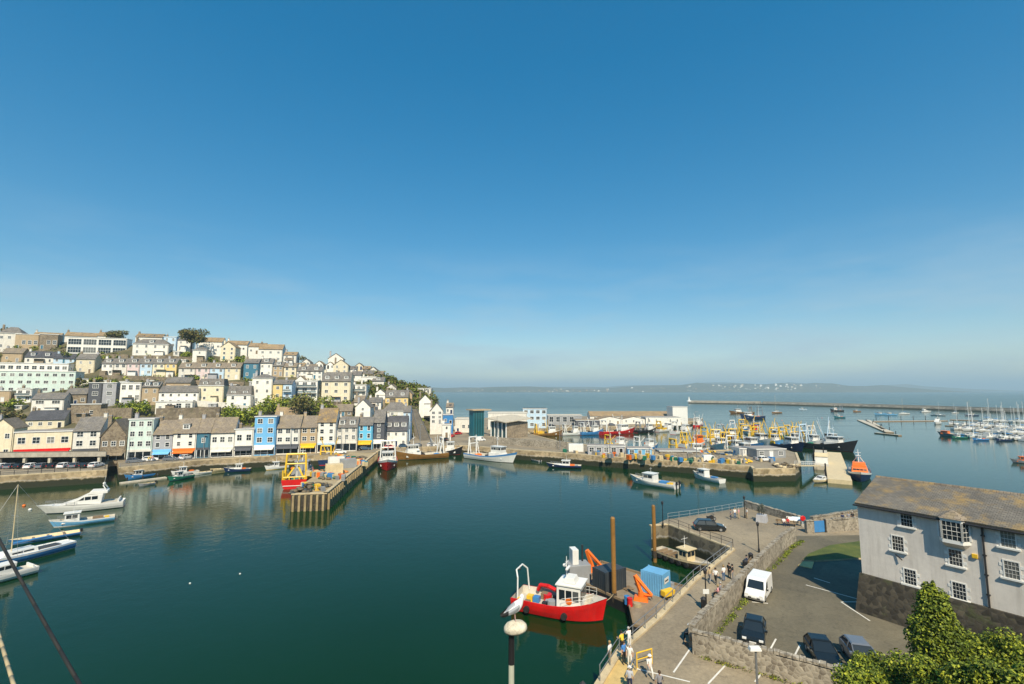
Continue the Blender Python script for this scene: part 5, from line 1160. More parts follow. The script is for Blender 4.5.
def sash(px, py, w_=.84, h_=1.3, quoin=True):
    x, z = onf(px, py); z -= h_/2; m_ = MB(); f = .09
    m_.box(x-w_/2-f, x-w_/2, -.05, -.003, z, z+h_, PAINT); m_.box(x+w_/2, x+w_/2+f, -.05, -.003, z, z+h_, PAINT); m_.box(x-w_/2-f, x+w_/2+f, -.05, -.003, z+h_, z+h_+f, PAINT)
    for k in range(1, 4): m_.box(x-w_/2+w_*k/4-.008, x-w_/2+w_*k/4+.008, -.035, -.013, z, z+h_, PAINT)
    for k in range(1, 4): m_.box(x-w_/2, x+w_/2, -.037 if k != 2 else -.042, -.0125, z+h_*k/4-.008*(2.5 if k == 2 else 1), z+h_*k/4+.008*(2.5 if k == 2 else 1), PAINT)
    wn = m_.build('window', t)
    g_ = MB(); g_.box(x-w_/2, x+w_/2, -.012, -.004, z, z+h_, GLASS); g_.build('pane', wn)
    s2 = MB(); s2.box(x-w_/2-.28, x+w_/2+.28, -.2, -.004, z-.16, z-.02, PAINT); s2.build('sill', wn)
    if quoin:
        q_ = MB()
        for sd in (-1, 1):
            for zz in (.3, .95): q_.box(x+sd*(w_/2+.2)-.1, x+sd*(w_/2+.2)+.1, -.03, -.0035, z+zz-.13, z+zz+.13, PAINT)
        q_.build('surround', wn)
for q in ((906.5, 519), (898, 543.5), (910.4, 577), (955.6, 557.6), (959.5, 591), (1008, 539), (1012, 570)): sash(*q)
for q in ((1050, 546), (1056, 580)): sash(*q)
x, z = onf(954, 530); bz = z-.75; bo = MB()
pl = [(x-1.05, -.003), (x-.68, -.7), (x+.68, -.7), (x+1.05, -.003)]
bo.prism(pl, bz-.3, bz, PAINT); bo.prism(pl, bz+1.55, bz+1.8, PAINT)
bo.raw([(*p_, bz-.3) for p_ in pl]+[(x-.65, -.003, bz-.8), (x+.65, -.003, bz-.8)], [(0, 1, 4), (1, 2, 5, 4), (2, 3, 5)], GW)
for p_, q_ in zip(pl, pl[1:]):
    for f_ in (0, 1): xx = p_[0]+(q_[0]-p_[0])*f_; yy = p_[1]+(q_[1]-p_[1])*f_; bo.box(xx-.07, xx+.07, min(yy-.02, -.08)-.03, min(yy+.06, -.004), bz+.002, bz+1.548, PAINT)
    n2 = 4 if abs(p_[1]-q_[1]) < .1 else 2
    for k in range(1, n2): xx = p_[0]+(q_[0]-p_[0])*k/n2; yy = p_[1]+(q_[1]-p_[1])*k/n2; bo.box(xx-.012, xx+.012, yy-.012, yy+.012, bz+.002, bz+1.548, PAINT)
    for k in range(1, 4): bo.tube((p_[0], p_[1], bz+1.55*k/4), (q_[0], q_[1], bz+1.55*k/4), .012 if k != 2 else .022, PAINT, n=4)
bb = bo.build('bay_window', t); g_ = MB(); c_ = [(x+(a-x)*.97, b*.95) for a, b in pl]; g_.prism(c_, bz+.003, bz+1.545, GLASS); g_.build('pane', bb)
r_ = MB(); r_.raw([(x-1.15, -.003, bz+1.803), (x-.78, -.84, bz+1.803), (x+.78, -.84, bz+1.803), (x+1.15, -.003, bz+1.803), (x, -.003, bz+2.5)], [(0, 1, 4), (1, 2, 4), (2, 3, 4), (0, 3, 2, 1)], BRROOF); r_.build('bay_roof', bb)
x, z = onf(975, 556); mb = MB(); mb.box(x-.18, x+.18, -.16, -.004, z-.18, z+.18, YELP); mb.build('alarm_box', t, bevel=.03)
x, z = onf(899, 556); mb = MB(); mb.tube((x-.25, -.06, z+.1), (x+.3, -.25, z-.25), .05, DARKM); mb.build('floodlight', t)
mb = MB(); mb.raw([(-.15, -.25, .02), (Lh, -.25, .02), (Lh, -.9, NZ-zb-.1), (-.5, -.9, NZ-zb-.1), (-.15, dp, .02), (Lh, dp, .02), (Lh, dp, NZ-zb-.1), (-.5, dp, NZ-zb-.1)], [(0, 1, 2, 3), (0, 4, 7, 3), (0, 1, 5, 4), (1, 2, 6, 5), (4, 5, 6, 7)], DSTONE); mb.build('plinth_wall', t)
a, b = at(986, 612, 5.6), at(1030, 628, 5.6); wall3('plain grey concrete garden wall below the grey house', [(a.x, a.y), (b.x, b.y)], 6.6, .35, CONC, z0=2, cap=False, name='garden_wall')

# ---------------------------------------------------------------- vehicles
def wheel(t, x, y, r, wd):
    M = Matrix.Translation((x, y, r)) @ Matrix.Rotation(rad(90), 4, 'X')
    w_ = MB(); w_.lathe([(r*.62, -wd/2), (r*.95, -wd/2), (r, -wd*.35), (r, wd*.35), (r*.95, wd/2), (r*.62, wd/2)], RUBBER, n=18, M=M); o_ = w_.build('wheel', t)
    q_ = MB(); q_.lathe([(.03, -wd*.52), (r*.6, -wd*.5), (r*.6, wd*.5), (.03, wd*.52)], GREYM, n=14, M=M); q_.build('rim', o_)
def car(name, label, loc, rz, body, L=4.1, W=1.78, H=1.48, van=False, cat='car', group=None):
    t = thing(name, label, cat, loc, rz, group); r = .32; h = L/2
    lower = [(-h, .35), (-h+.08, .22), (h-.1, .22), (h, .4), (h-.03, .66), (h-.28, .82)]
    if van: top = [(h-.75, 1.02), (h-1.35, H-.12), (h-1.7, H), (-h+.1, H-.03), (-h, 1.0)]
    else: top = [(h-1.05, .95), (-h+.35, .98), (-h+.03, .9)]
    mb = MB(); mb.prof(lower+top, -W/2, W/2, body); mb.build('body', t, bevel=.07)
    if not van:
        g_ = MB(); zs = .955; x0, x1 = -h+.18, h-1.12; vs = [(x0, -W*.46, zs), (x1, -W*.46, zs), (x1, W*.46, zs), (x0, W*.46, zs), (x0+.5, -W*.37, H-.08), (x1-.85, -W*.37, H-.08), (x1-.85, W*.37, H-.08), (x0+.5, W*.37, H-.08)]
        g_.raw(vs, [(0, 1, 5, 4), (1, 2, 6, 5), (2, 3, 7, 6), (3, 0, 4, 7), (4, 5, 6, 7)], GLASS); g_.build('windows', t)
        p_ = MB(); p_.tap(x0+.42, x1-.78, -W*.385, W*.385, H-.079, H, body, .12, .15, .08, .08)
        for s in (-1, 1):
            for (xa, xb) in ((x0+.02, x0+.5), (x1+.0, x1-.83)): p_.tube((xa, s*W*.465, zs), (xb, s*W*.375, H-.07), .045, body)
            p_.tube((x0+1.5, s*W*.465, zs), (x0+1.45, s*W*.378, H-.07), .05, body)
        p_.build('roof', t)
    else:
        g_ = MB(); nn = Vector((.85, 0, .55)).normalized()*.012
        g_.raw([Vector(v)+nn for v in ((h-.80, -W*.43, 1.08), (h-.80, W*.43, 1.08), (h-1.3, W*.38, H-.18), (h-1.3, -W*.38, H-.18))], [(0, 1, 2, 3)], GLASS); g_.build('windscreen', t)
        for s in (-1, 1):
            g2 = MB(); y = s*(W/2+.006); g2.face([(h-1.0, y, 1.05), (h-2.0, y, 1.05), (h-2.0, y, H-.25), (h-1.45, y, H-.25)], GLASS); g2.build('side_window', t)
    for x in (-h+.75, h-.82):
        for s in (-1, 1): wheel(t, x, s*(W/2-.11), r, .24)
    for s in (-1, 1):
        l_ = MB(); l_.box(h-.22, h-.02, s*W*.36-.16, s*W*.36+.16, .60, .74, PAINT); l_.build('headlight', t)
        l_ = MB(); l_.box(-h-.01, -h+.1, s*W*.4-.1, s*W*.4+.1, .68, .88, REDP); l_.build('tail_light', t)
        m_ = MB(); m_.box(h-1.35, h-1.2, s*(W/2+.1)-.1, s*(W/2+.1)+.1, .98, 1.12, body if not van else TRIM); m_.build('mirror', t)
    b_ = MB(); b_.box(h-.06, h+.02, -W*.3, W*.3, .36, .5, TRIM); b_.box(h-.01, h+.03, -.26, .26, .42, .53, PAINT); b_.build('bumper', t)
    return t
CARB = mat('black_car_paint', (.012, .016, .018), rough=.15, var=.05, bump=0, spec=.6); CARW = mat('white_car_paint', (.80, .80, .79), rough=.3, var=.04, bump=0)
CARG = mat('grey_car_paint', (.22, .24, .27), rough=.2, var=.05, bump=0, metal=.4); CARBL = mat('blue_car_paint', (.05, .10, .16), rough=.2, var=.05, bump=0)
vd = math.atan2(-.78, -.63)
VAN = car('van', 'white van parked in the car park beside the stone wall', at(759, 595, NZ), vd, CARW, L=4.5, W=1.85, H=1.95, van=True, cat='van')
CAR = car('parked_car', 'black hatchback parked behind the rubble wall below the white van', at(754.5, 638, NZ), math.atan2(-.85, -.5), CARB, L=3.9, H=1.5)
car('parked_car', 'black car parked nearest the bushes, bonnet towards the wall', at(823, 660, NZ), math.atan2(-.9, -.25), CARB, L=3.7, H=1.5)
car('parked_car', 'blue grey car half hidden behind the bushes', at(862, 663, NZ), math.atan2(-.9, -.25), CARG, L=4.1)
car('parked_car', 'black estate car parked on the tip of the near quay', at(709.5, 530, NZ), -.18, CARB, L=4.6, H=1.6)
# ---------------------------------------------------------------- workboat and barge
t, L = boat_root('workboat', 'red hulled workboat with white wheelhouse moored beside the barge', 'workboat', (602, 621), (518, 605))
L += .2; B = 4.3; sh, hb = add_hull(t, L, B, 1.5, 2.45, (BLACKP, REDP, REDP, DECK), stern=1.55, bul=.75, full=1.15, tw=.92, rake=.05)
cabin(t, L*.02, L*.29, B*.64, .62, 2.9, HULLW, nside=3, nfront=4, over=.1)
mb = MB(); mb.tap(L*.09, L*.22, -B*.2, B*.2, 3.66, 4.2, HULLW, .1, .2, .1, .1); mb.build('roof_locker', t, bevel=.05)
mast(t, L*.1, 3.65, 2.6, PAINT, .07)
mb = MB(); gx = -L*.42
for s in (1, -1): mb.tube((gx, s*B*.44, 1.2), (gx-.1, s*B*.36, 3.7), .09, PAINT)
mb.path([(gx-.1, -B*.36, 3.7), (gx-.5, -B*.22, 4.3), (gx-.5, B*.22, 4.3), (gx-.1, B*.36, 3.7)], .09, PAINT); mb.ball((gx-.5, 0, 4.1), .18, .18, .18, DARKM); mb.build('stern_gantry', t)
mb = MB(); mb.lathe([(.5, 0), (.5, .9), (.1, .95)], GREYP, (-L*.06, -.6, .6), n=12); mb.lathe([(.5, 0), (.5, .8)], REDP, (-L*.16, 1.0, .6), n=12); mb.build('winch', t)
mb = MB(); mb.path([(-L*.30, 1.6, 1.4), (-L*.26, 1.4, 2.1), (-L*.16, 1.2, 2.2), (-L*.06, 1.5, 1.7)], .22, REDP, n=8); mb.build('crane_arm', t)
for k in range(2):
    x = -L*.30+k*L*.43; mb = MB(); mb.lathe([(.2, -.16), (.34, -.16), (.34, .16), (.2, .16)], RUBBER, n=12, M=Matrix.Translation((x, -hb(x)*1.03-.1, .75)) @ Matrix.Rotation(rad(90), 4, 'X')); mb.build('tyre_fender', t)
rails(t, [(L*.42, -hb(L*.42)*.85), (L*.32, -hb(L*.32)*.9), (L*.10, -B*.47)], sh, .8, PAINT)
rails(t, [(L*.42, hb(L*.42)*.85), (L*.32, hb(L*.32)*.9), (L*.10, B*.47)], sh, .8, PAINT)
mb = MB()
for y0, x0, y1, x1 in ((B*.12, L*.46, 2.0, L*.58),):
    p0, p1 = Vector((x0, y0, 2.0)), Vector((x1, y1, 2.2)); mb.path([p0.lerp(p1, k/8)+Vector((0, 0, -1.6*(k/8)*(1-k/8))) for k in range(9)], .03, ROPE, n=5)
mb.build('mooring_line', t); mb = MB(); mb.lathe([(.26, -.06), (.36, -.06), (.36, .06), (.26, .06)], ORANGE, n=14, M=Matrix.Translation((L*.16, -B*.315, 2.0)) @ Matrix.Rotation(rad(90), 4, 'X')); mb.build('lifebuoy', t)
mb = MB()
for k in range(9): x = R.uniform(-L*.42, L*.0); y = R.uniform(-B*.36, B*.36); s_ = R.uniform(.15, .4); mb.box(x-s_, x+s_, y-s_, y+s_, .8, 1.0+s_*1.1, R.choice([WOOD, GREYP, YELP, DARKM, BLUEP]))
for k in range(4): x = -L*.34+k*.9; mb.lathe([(.2, 0), (.36, .02), (.36, .16), (.2, .18)], ROPE, (x, -B*.25, .82), n=12)
mb.build('deck_gear', t)
by = [(12.3, 50.5), (15.0, 48.6), (22.6, 58.4), (12.4, 68.5), (8.9, 60.6), (13.0, 55.4)]
t = thing('barge', 'black and red work barge moored between the workboat and the quay', 'barge', (16, 57, 0)); pp = [(x-16, y-57) for x, y in by]
BD = mat('barge_deck', (.25, .20, .14), var=.35, scale=.4, dirt=.4)
mb = MB(); mb.prism(pp, -.6, 1.1, BLACKP, BD); mb.build('hull', t); mb = MB(); strip(mb, pp+[pp[0]], .18, 1.104, 1.35, WOOD, .5); mb.build('bulwark', t)
mb = MB(); d_ = Vector((pp[2][0]-pp[1][0], pp[2][1]-pp[1][1], 0)).normalized(); a = Vector((pp[1][0], pp[1][1], 0)); nn = Vector((d_.y, -d_.x, 0))*.03
mb.raw([a+nn+d_*.3+Vector((0, 0, .1)), a+nn+d_*7+Vector((0, 0, .1)), a+nn+d_*7+Vector((0, 0, 1.05)), a+nn+d_*.3+Vector((0, 0, 1.05)), a+nn*2+d_*.3+Vector((0, 0, .1)), a+nn*2+d_*7+Vector((0, 0, .1)), a+nn*2+d_*7+Vector((0, 0, 1.05)), a+nn*2+d_*.3+Vector((0, 0, 1.05))], [(0, 1, 2, 3), (4, 5, 6, 7), (0, 1, 5, 4), (2, 3, 7, 6)], REDP); mb.build('red_strake', t)
def container(label, P, rz, sx, sy, h, m, sign=None):
    t = thing('container', label, 'container', P, rz); mb = MB(); mb.box(-sx/2, sx/2, -sy/2, sy/2, .0, h, m)
    for k in range(int(sx/.3)): x = -sx/2+.2+k*.3; mb.box(x-.05, x+.05, -sy/2-.04, sy/2+.04, .15, h-.15, m)
    for k in range(int(sy/.3)): y = -sy/2+.2+k*.3; mb.box(-sx/2-.04, sx/2+.04, y-.05, y+.05, .15, h-.15, m)
    mb.build('shell', t)
    for x in (-sx/2, sx/2):
        for y in (-sy/2, sy/2): f_ = MB(); f_.box(x-.07, x+.07, y-.07, y+.07, 0, h+.02, m); f_.build('corner_post', t)
    if sign: s_ = MB(); s_.box(sx/2+.05, sx/2+.07, -sy*.3, sy*.3, h*.55, h*.8, PAINT); s_.box(sx/2+.071, sx/2+.075, -sy*.22, sy*.22, h*.63, h*.70, TRIM); s_.build('sign', t)
    return t
container('bright blue site container with a white sign on the barge', at(656, 592, 1.1), -.72, 2.6, 2.0, 2.5, LBLUE, True)
container('dark grey container on the barge behind the timber pile', at(609.5, 588, 1.1), .55, 3.2, 2.2, 2.4, mat('dark_container', (.035, .045, .055), rough=.5, dirt=.2))
def crane(label, P, rz, s=1):
    t = thing('knuckle_crane', label, 'crane', P, rz); mb = MB(); mb.tap(-.9*s, .9*s, -.6*s, .6*s, 0, .45*s, ORANGE, .1, .1, .1, .1); mb.lathe([(.4*s, .45*s), (.35*s, 1.0*s)], ORANGE, n=10); mb.build('base', t)
    mb = MB(); mb.tube((0, 0, .9*s), (-.7*s, 0, 2.9*s), .30*s, ORANGE, .24*s, n=4); mb.build('column', t)
    mb = MB(); mb.tube((-.7*s, 0, 2.9*s), (1.35*s, 0, .75*s), .29*s, ORANGE, .2*s, n=4); mb.tube((-.4*s, .0, 2.2*s), (.5*s, 0, 1.5*s), .09*s, GREYM); mb.build('jib', t)
    mb = MB(); mb.tube((1.35*s, 0, .75*s), (.2*s, .3*s, .6*s), .24*s, ORANGE, n=4); mb.tube((1.3*s, 0, .7*s), (1.35*s, 0, .3*s), .06*s, DARKM); mb.build('boom_tip', t); return t
crane('orange folded crane next to the blue container', at(641, 600, 1.1), -.35, .9)
crane('orange crane raised on the far end of the barge', at(592, 573, 1.1), .2, 1.0)
t = thing('pump_unit', 'small yellow pump on the barge beside the blue container', 'machine', at(668, 598, 1.1), .5); mb = MB(); mb.box(-.8, .8, -.4, .4, .3, .95, YELP); mb.build('body', t, bevel=.1); mb = MB()
for x in (-.5, .5): mb.box(x-.1, x+.1, -.4, .4, 0, .3, DARKM)
mb.build('skid', t)
t = thing('engine_house', 'grey machinery cabin on the barge behind the white wheelhouse', 'machine', at(578, 581, 1.1), .2); mb = MB(); mb.box(-1.4, 1.4, -1, 1, 0, 2.2, GREYP); mb.build('body', t, bevel=.08); mb = MB(); mb.box(-.9, -.1, -.7, .7, 2.21, 4.0, HULLW); mb.build('funnel', t, bevel=.05); mb = MB(); mb.tube((.8, .5, 2.2), (.8, .5, 4.2), .12, DARKM); mb.build('exhaust', t)
for i, (px, py, yt, r) in enumerate(((614.5, 607, 517, .27), (655, 562, 505, .27))):
    P = at(px, py, 0); zt = atd(px, yt, P.y).z; t = thing('mooring_pile', ['tall brown timber pile rising between workboat and barge', 'tall brown timber pile beyond the blue container'][i], 'pile', P); mb = MB(); mb.lathe([(r, -3), (r, zt-.15), (r*.7, zt)], BROWNP, n=12); mb.build('shaft', t); mb = MB(); mb.lathe([(r+.03, .6), (r+.03, 1.6)], DWOOD, n=12); mb.build('wear_band', t)
for i, (x, y, m_, l) in enumerate(((627, 604, BLUEP, 'blue oil drum on the barge near the dark container'), (630, 606, REDP, 'red oil drum on the barge near the dark container'), (672, 590, GREYP, 'grey oil drum behind the yellow pump on the barge'))):
    t = thing('oil_drum', l, 'drum', at(x, y, 1.11)); q = MB(); q.lathe([(.29, 0), (.30, .03), (.28, .3), (.30, .32), (.28, .6), (.30, .85), (.29, .88)], m_, n=14); q.build('drum', t); q = MB(); q.lathe([(.05, .88), (.05, .91)], DARKM, (.15, 0, 0), n=8); q.build('cap', t)
for i, (x, y, l) in enumerate(((628, 589, 'weathered pallet lying on the barge beside the dark container'),)):
    q = MB()
    for k in range(6): q.box(-.6, .6, -.5+k*.19, -.5+k*.19+.12, .1, .13, WOOD)
    for k in (-.5, 0, .45): q.box(k-.05, k+.05, -.5, .58, 0, .099, WOOD)
    tag(q.build('pallet', loc=at(x, y, 1.11), rz=.5+i), l, 'pallet')
t = thing('rope_coil', 'coil of pale rope on the barge deck in front of the orange crane', 'rope', at(637, 606, 1.11)); q = MB()
for k in range(4): q.lathe([(.3-.03*k, k*.08), (.5-.03*k, k*.08+.01), (.5-.03*k, k*.08+.07), (.3-.03*k, k*.08+.075)], ROPE, n=16)
q.build('coil', t)
# ferry at the steps
t, L = boat_root('ferry', 'old timber passenger ferry with cream wheelhouse moored at the quay steps', 'ferry', (708, 573), (657, 554)); B = 3.0
sh, hb = add_hull(t, L, B, 1.0, 1.4, (BLACKP, DWOOD, CREAMP, DECK), bul=.4, full=.9); cabin(t, L*.02, L*.20, B*.6, .6, 1.7, CREAMP, nside=2, nfront=2); mast(t, L*.08, 2.4, 1.6, PAINT, .05, radar=False)
for k in range(7):
    x = -L*.42+k*L*.13; mb = MB(); mb.lathe([(.14, -.12), (.3, -.12), (.3, .12), (.14, .12)], RUBBER, n=10, M=Matrix.Translation((x, -hb(x)*1.02-.08, .55)) @ Matrix.Rotation(rad(90), 4, 'X')); mb.build('tyre_fender', t)
for k in range(4):
    x = -L*.38+k*L*.1; mb = MB(); mb.box(x-.15, x+.15, -B*.36, B*.36, .62, 1.0, WOOD); mb.build('bench', t)
# ---------------------------------------------------------------- plants on the hill
def hp(px, py): q = hillpt(px, py); q.z -= .8; return q
def bush(label, px, py, wpx, hpx, n=260, mats=None, P=None, name='shrub', cat='shrub', size=None, flat=1):
    wpx *= 1.2; hpx *= 1.15; P = P or hp(px, py); s = P.y/F; r = wpx*s/2; h = hpx*s
    t = thing(name, label, cat, P, R.uniform(0, 6)); cm = MB(); tr = MB(); k = max(3, int(wpx/4))
    for i in range(k):
        a = R.uniform(0, 6.28); d = r*math.sqrt(R.random())*.75; rr = min(r*.6, h*.5)*R.uniform(.7, 1.1); zz = h*R.uniform(.35, .72)
        leaves(cm, (d*math.cos(a), d*math.sin(a), zz), rr, rr, rr*.85, n//k, size or .55, mats or LEAF, .3)
        tr.tube((d*.3*math.cos(a), d*.3*math.sin(a), -.6), (d*math.cos(a), d*math.sin(a), zz), .12, DWOOD, .05, n=5)
    cm.build('foliage', t); tr.build('stem', t); return t
t = tree('spreading_tree', 'large dark flat topped tree standing on the skyline', 'tree', hillpt(191, 352), 14.5, 8.5, 2300, .6, DLEAF, lobes=11, flat=.5)
tree('round_tree', 'low rounded brown green tree behind the white balcony apartments', 'tree', atd(115, 343, 305), 8.5, 8, 1300, .55, DLEAF, lobes=8, flat=.55)
tree('bare_topped_tree', 'small dark tree at the far left of the skyline', 'tree', atd(6, 340, 290), 8, 4, 500, .5, DLEAF)
for a in (('clipped hedge at the left edge under the tan stone house', 4, 411, 26, 12), ('dark green bushes below the veranda house at left', 14, 418, 26, 9), ('green shrub between the conservatory house and the mint house', 137, 413, 18, 13),
          ('light green shrub at the left end of the retaining wall', 149, 413, 14, 13), ('hedge line below the white balcony apartments, left half', 78, 357, 26, 5), ('hedge line below the white balcony apartments, right half', 108, 358, 26, 4),
          ('shrub below the brick panelled skyline block', 20, 350, 12, 6), ('shrub in front of the cream panelled skyline block', 36, 350, 12, 6), ('red tinged shrub in the middle of the terrace', 194, 382, 9, 8),
          ('broad green thicket right of the retaining wall', 228, 420, 22, 14), ('dense thicket behind the plain white shop', 245, 422, 26, 16), ('bright green tree mass left above the tan barn', 266, 415, 22, 15),
          ('tall green tree under the pale blue balconies', 282, 412, 24, 17), ('dark green tree right of the tan barn', 302, 418, 26, 24), ('wide green tree below the big cream house', 318, 413, 26, 18),
          ('small green tree right of the big cream house', 347, 411, 12, 12), ('round green bush above the twin gabled house', 331, 412, 10, 8), ('bush beside the cream gable on the ridge', 238, 364, 12, 7),
          ('bush between the plain white cube and the cream gable', 212, 362, 12, 6), ('shrub on the bank above the teal house', 240, 361, 9, 8), ('dark bush at the right end of the ridge', 300, 361, 10, 5),
          ('low shrub row under the white hipped villa', 140, 361, 18, 4), ('shrub below the white house with the tan roof', 188, 357, 14, 6), ('garden shrub below the cream house with yellow gable', 92, 381, 20, 5),
          ('shrubs on the slope under the mint block', 118, 384, 14, 5), ('garden bush beside the stone stairs', 408, 424, 7, 10), ('ivy bush by the white gable house on the point', 435, 432, 6, 10),
          ('bush below the timber balcony house', 80, 415, 20, 5), ('bush at the foot of the sandstone garage', 112, 421, 18, 6), ('scrubby bush below the conservatory house', 128, 408, 12, 6),
          ('dark tree at the far left under the skyline', 2, 362, 9, 16), ('dark evergreen beside the dark grey tall house', 80, 388, 7, 14)):
    bush(*a, n=int(60+a[3]*a[4]*2.2), mats=DLEAF if ('dark' in a[0] or 'dull' in a[0]) else LEAF)
sc = MB()
for i in range(850):
    px = R.uniform(-30, 432); ylo = interp(SKYL, px)+8; py = R.uniform(ylo, 450)
    if py > 425 and px < 400: continue
    P = hp(px, py); leaves(sc, (P.x, P.y, P.z+.7), R.uniform(1, 3), R.uniform(1, 2), R.uniform(.7, 1.5), 26, .5, LEAF if R.random() < .7 else DLEAF, .2)
tag(sc.build('hillside_scrub'), 'rough scrub and garden greenery between the houses', 'scrub', kind='stuff')
wd = MB()
for i in range(330):
    px = R.uniform(366, 434); py = interp(SKYL, px)+R.uniform(4, 24)*(1-max(0, (px-405)/60)); P = hp(px, py); r = R.uniform(2, 4)
    leaves(wd, (P.x, P.y, P.z+1.2), r, r, r*.8, 44, .75, DLEAF+[LEAF[0], LEAF[1]], .3)
tag(wd.build('headland_wood'), 'dense wood covering the headland behind the houses', 'wood', kind='stuff')
# extra houses filling the slope, the farthest tiny ones alike
for i, (x, y) in enumerate(((308, 376), (341, 380), (356, 378), (391, 391), (368, 377), (300, 383), (397, 399))):
    H_(['small white cottage wedged behind the wide white house', 'tan roofed cottage just above the big cream house', 'white cottage above the blue shaded balconies', 'brown roofed cottage at the foot of the headland wood', 'cream cottage under the far ridge', 'white cottage above the pale blue balcony house', 'white end cottage right of the yellow dormered house'][i], x-5, x+5, y+2, y-3, [WHITE, TANR, WHITE, OFFW, CREAM, WHITE, WHITE][i], ['gable', 'front'][i % 2], [SLATE, TANROOF, SLATE, BRROOF][i % 4], 2.2, 1, 2)

# ---------------------------------------------------------------- bushes at the lower right
def bank_pt(px, py, d): P = atd(px, py, d); P.z = bank(P.x, P.y); return P
def big_bush(label, px, py, d, r, h, n, mats=None, name='bush', size=.095):
    P = bank_pt(px, py, d); n = int(n*1.35); t = thing(name, label, 'bush', P); cm = MB(); tr = MB(); k = int(8+r*5)
    for i in range(k):
        a = R.uniform(0, 6.28); q = math.sqrt(R.random()); z = h*R.uniform(.2, .85); d_ = r*q*(1-.45*(z/h)); rr = r*R.uniform(.22, .42)
        leaves(cm, (d_*math.cos(a), d_*math.sin(a), z), rr, rr, rr*.9, n//k, size, mats or LEAF, .35)
        tr.tube((0, 0, -.3), (d_*math.cos(a), d_*math.sin(a), z), .06, DWOOD, .02, n=5)
    cm.build('foliage', t); tr.build('stem', t); return t
P = bank_pt(939, 670, 31.5); P.z = bank(P.x, P.y); ztop = atd(939, 584, 31.5).z; t = thing('conifer', 'tall columnar evergreen shrub in front of the grey house', 'shrub', P); cm = MB(); hh = ztop-P.z
for i in range(56):
    f_ = i/55; z = hh*(.02+.93*f_); rr = 1.5*(1-f_**2.6)**.5*(.86+.14*math.sin(i*1.7))+.18; a = i*2.4; d_ = rr*.55
    leaves(cm, (d_*math.cos(a), d_*math.sin(a), z), rr*.62, rr*.62, .6, 360, .1, [LEAF[0], LEAF[1], LEAF[1], LEAF[0], LEAF[2]], .45)
cm.build('foliage', t); mb = MB(); mb.tube((0, 0, -.4), (0, 0, hh*.8), .16, DWOOD, .05); mb.build('trunk', t)
for a in (('leafy bush at the left of the thicket beside the blue grey car', 880, 668, 27, 2.3, 3.5, 5600), ('low bush nearest the rubble wall corner', 850, 684, 25, 1.7, 2.0, 3500), ('rounded bush left of the tall columnar shrub', 903, 660, 29, 2.1, 3.3, 5200),
          ('bush right of the tall columnar shrub, under the lowest window', 975, 640, 32, 2.4, 3.3, 6000), ('bush at the right edge in front of the concrete garden wall', 1016, 650, 30, 2.3, 2.6, 5000), ('spreading bush at the foot of the columnar shrub', 955, 675, 26, 2.0, 2.5, 5200),
          ('dark bush in the bottom right corner of the bank', 1005, 684, 24, 2.0, 2.0, 4600), ('sprawling bush at the bottom edge of the thicket', 905, 690, 23, 1.8, 1.9, 4200), ('bush between the thicket and the concrete wall', 990, 632, 33.5, 2.2, 3.0, 4600), ('bush directly under the downpipe of the grey house', 966, 632, 34, 1.9, 3.0, 4200), ('bush hanging over the bonnet of the blue grey car', 874, 668, 30, 2.0, 3.9, 5200), ('outermost bush at the bottom left of the thicket', 852, 676, 26.5, 1.9, 3.0, 4200), ('bush rising behind the bottom left bush of the thicket', 890, 655, 30.5, 1.9, 3.2, 4200)):
    big_bush(*a)
ug = MB()
for i in range(420):
    x = R.uniform(13, 44); y = R.uniform(14, 40)
    if x < 19+max(0, y-24)*.5: continue
    z = bank(x, y)
    if z < NZ+.1: continue
    leaves(ug, (x, y, z+.15), .9, .9, .4, 42, .11, LEAF+[DLEAF[2]], .1)
tag(ug.build('undergrowth'), 'ivy and low undergrowth over the bank', 'undergrowth', kind='stuff')
wg = MB()                                                     # weeds along the foot of the wall
for i in range(150):
    f_ = R.random(); k = min(5, int(f_*6)); u = f_*6-k; a, b = crest[k], crest[k+1]; P = at(a[0]+(b[0]-a[0])*u, a[1]+(b[1]-a[1])*u, 5.0)
    leaves(wg, (P.x+.75+R.uniform(-.1, .25), P.y-.45+R.uniform(-.2, .2), NZ+.12), .3, .3, R.uniform(.15, .4), 24, .08, LEAF, .1)
for i in range(50):
    P = w2[0][0]+(w2[1][0]-w2[0][0])*R.random(), 0; f_ = (P[0]-w2[0][0])/(w2[1][0]-w2[0][0]); leaves(wg, (P[0]-.15, w2[0][1]+(w2[1][1]-w2[0][1])*f_-.5, NZ+.08), .3, .25, .2, 16, .07, LEAF+DLEAF, .1)
tag(wg.build('weeds'), 'weeds growing along the foot of the stone walls', 'weeds', kind='stuff')

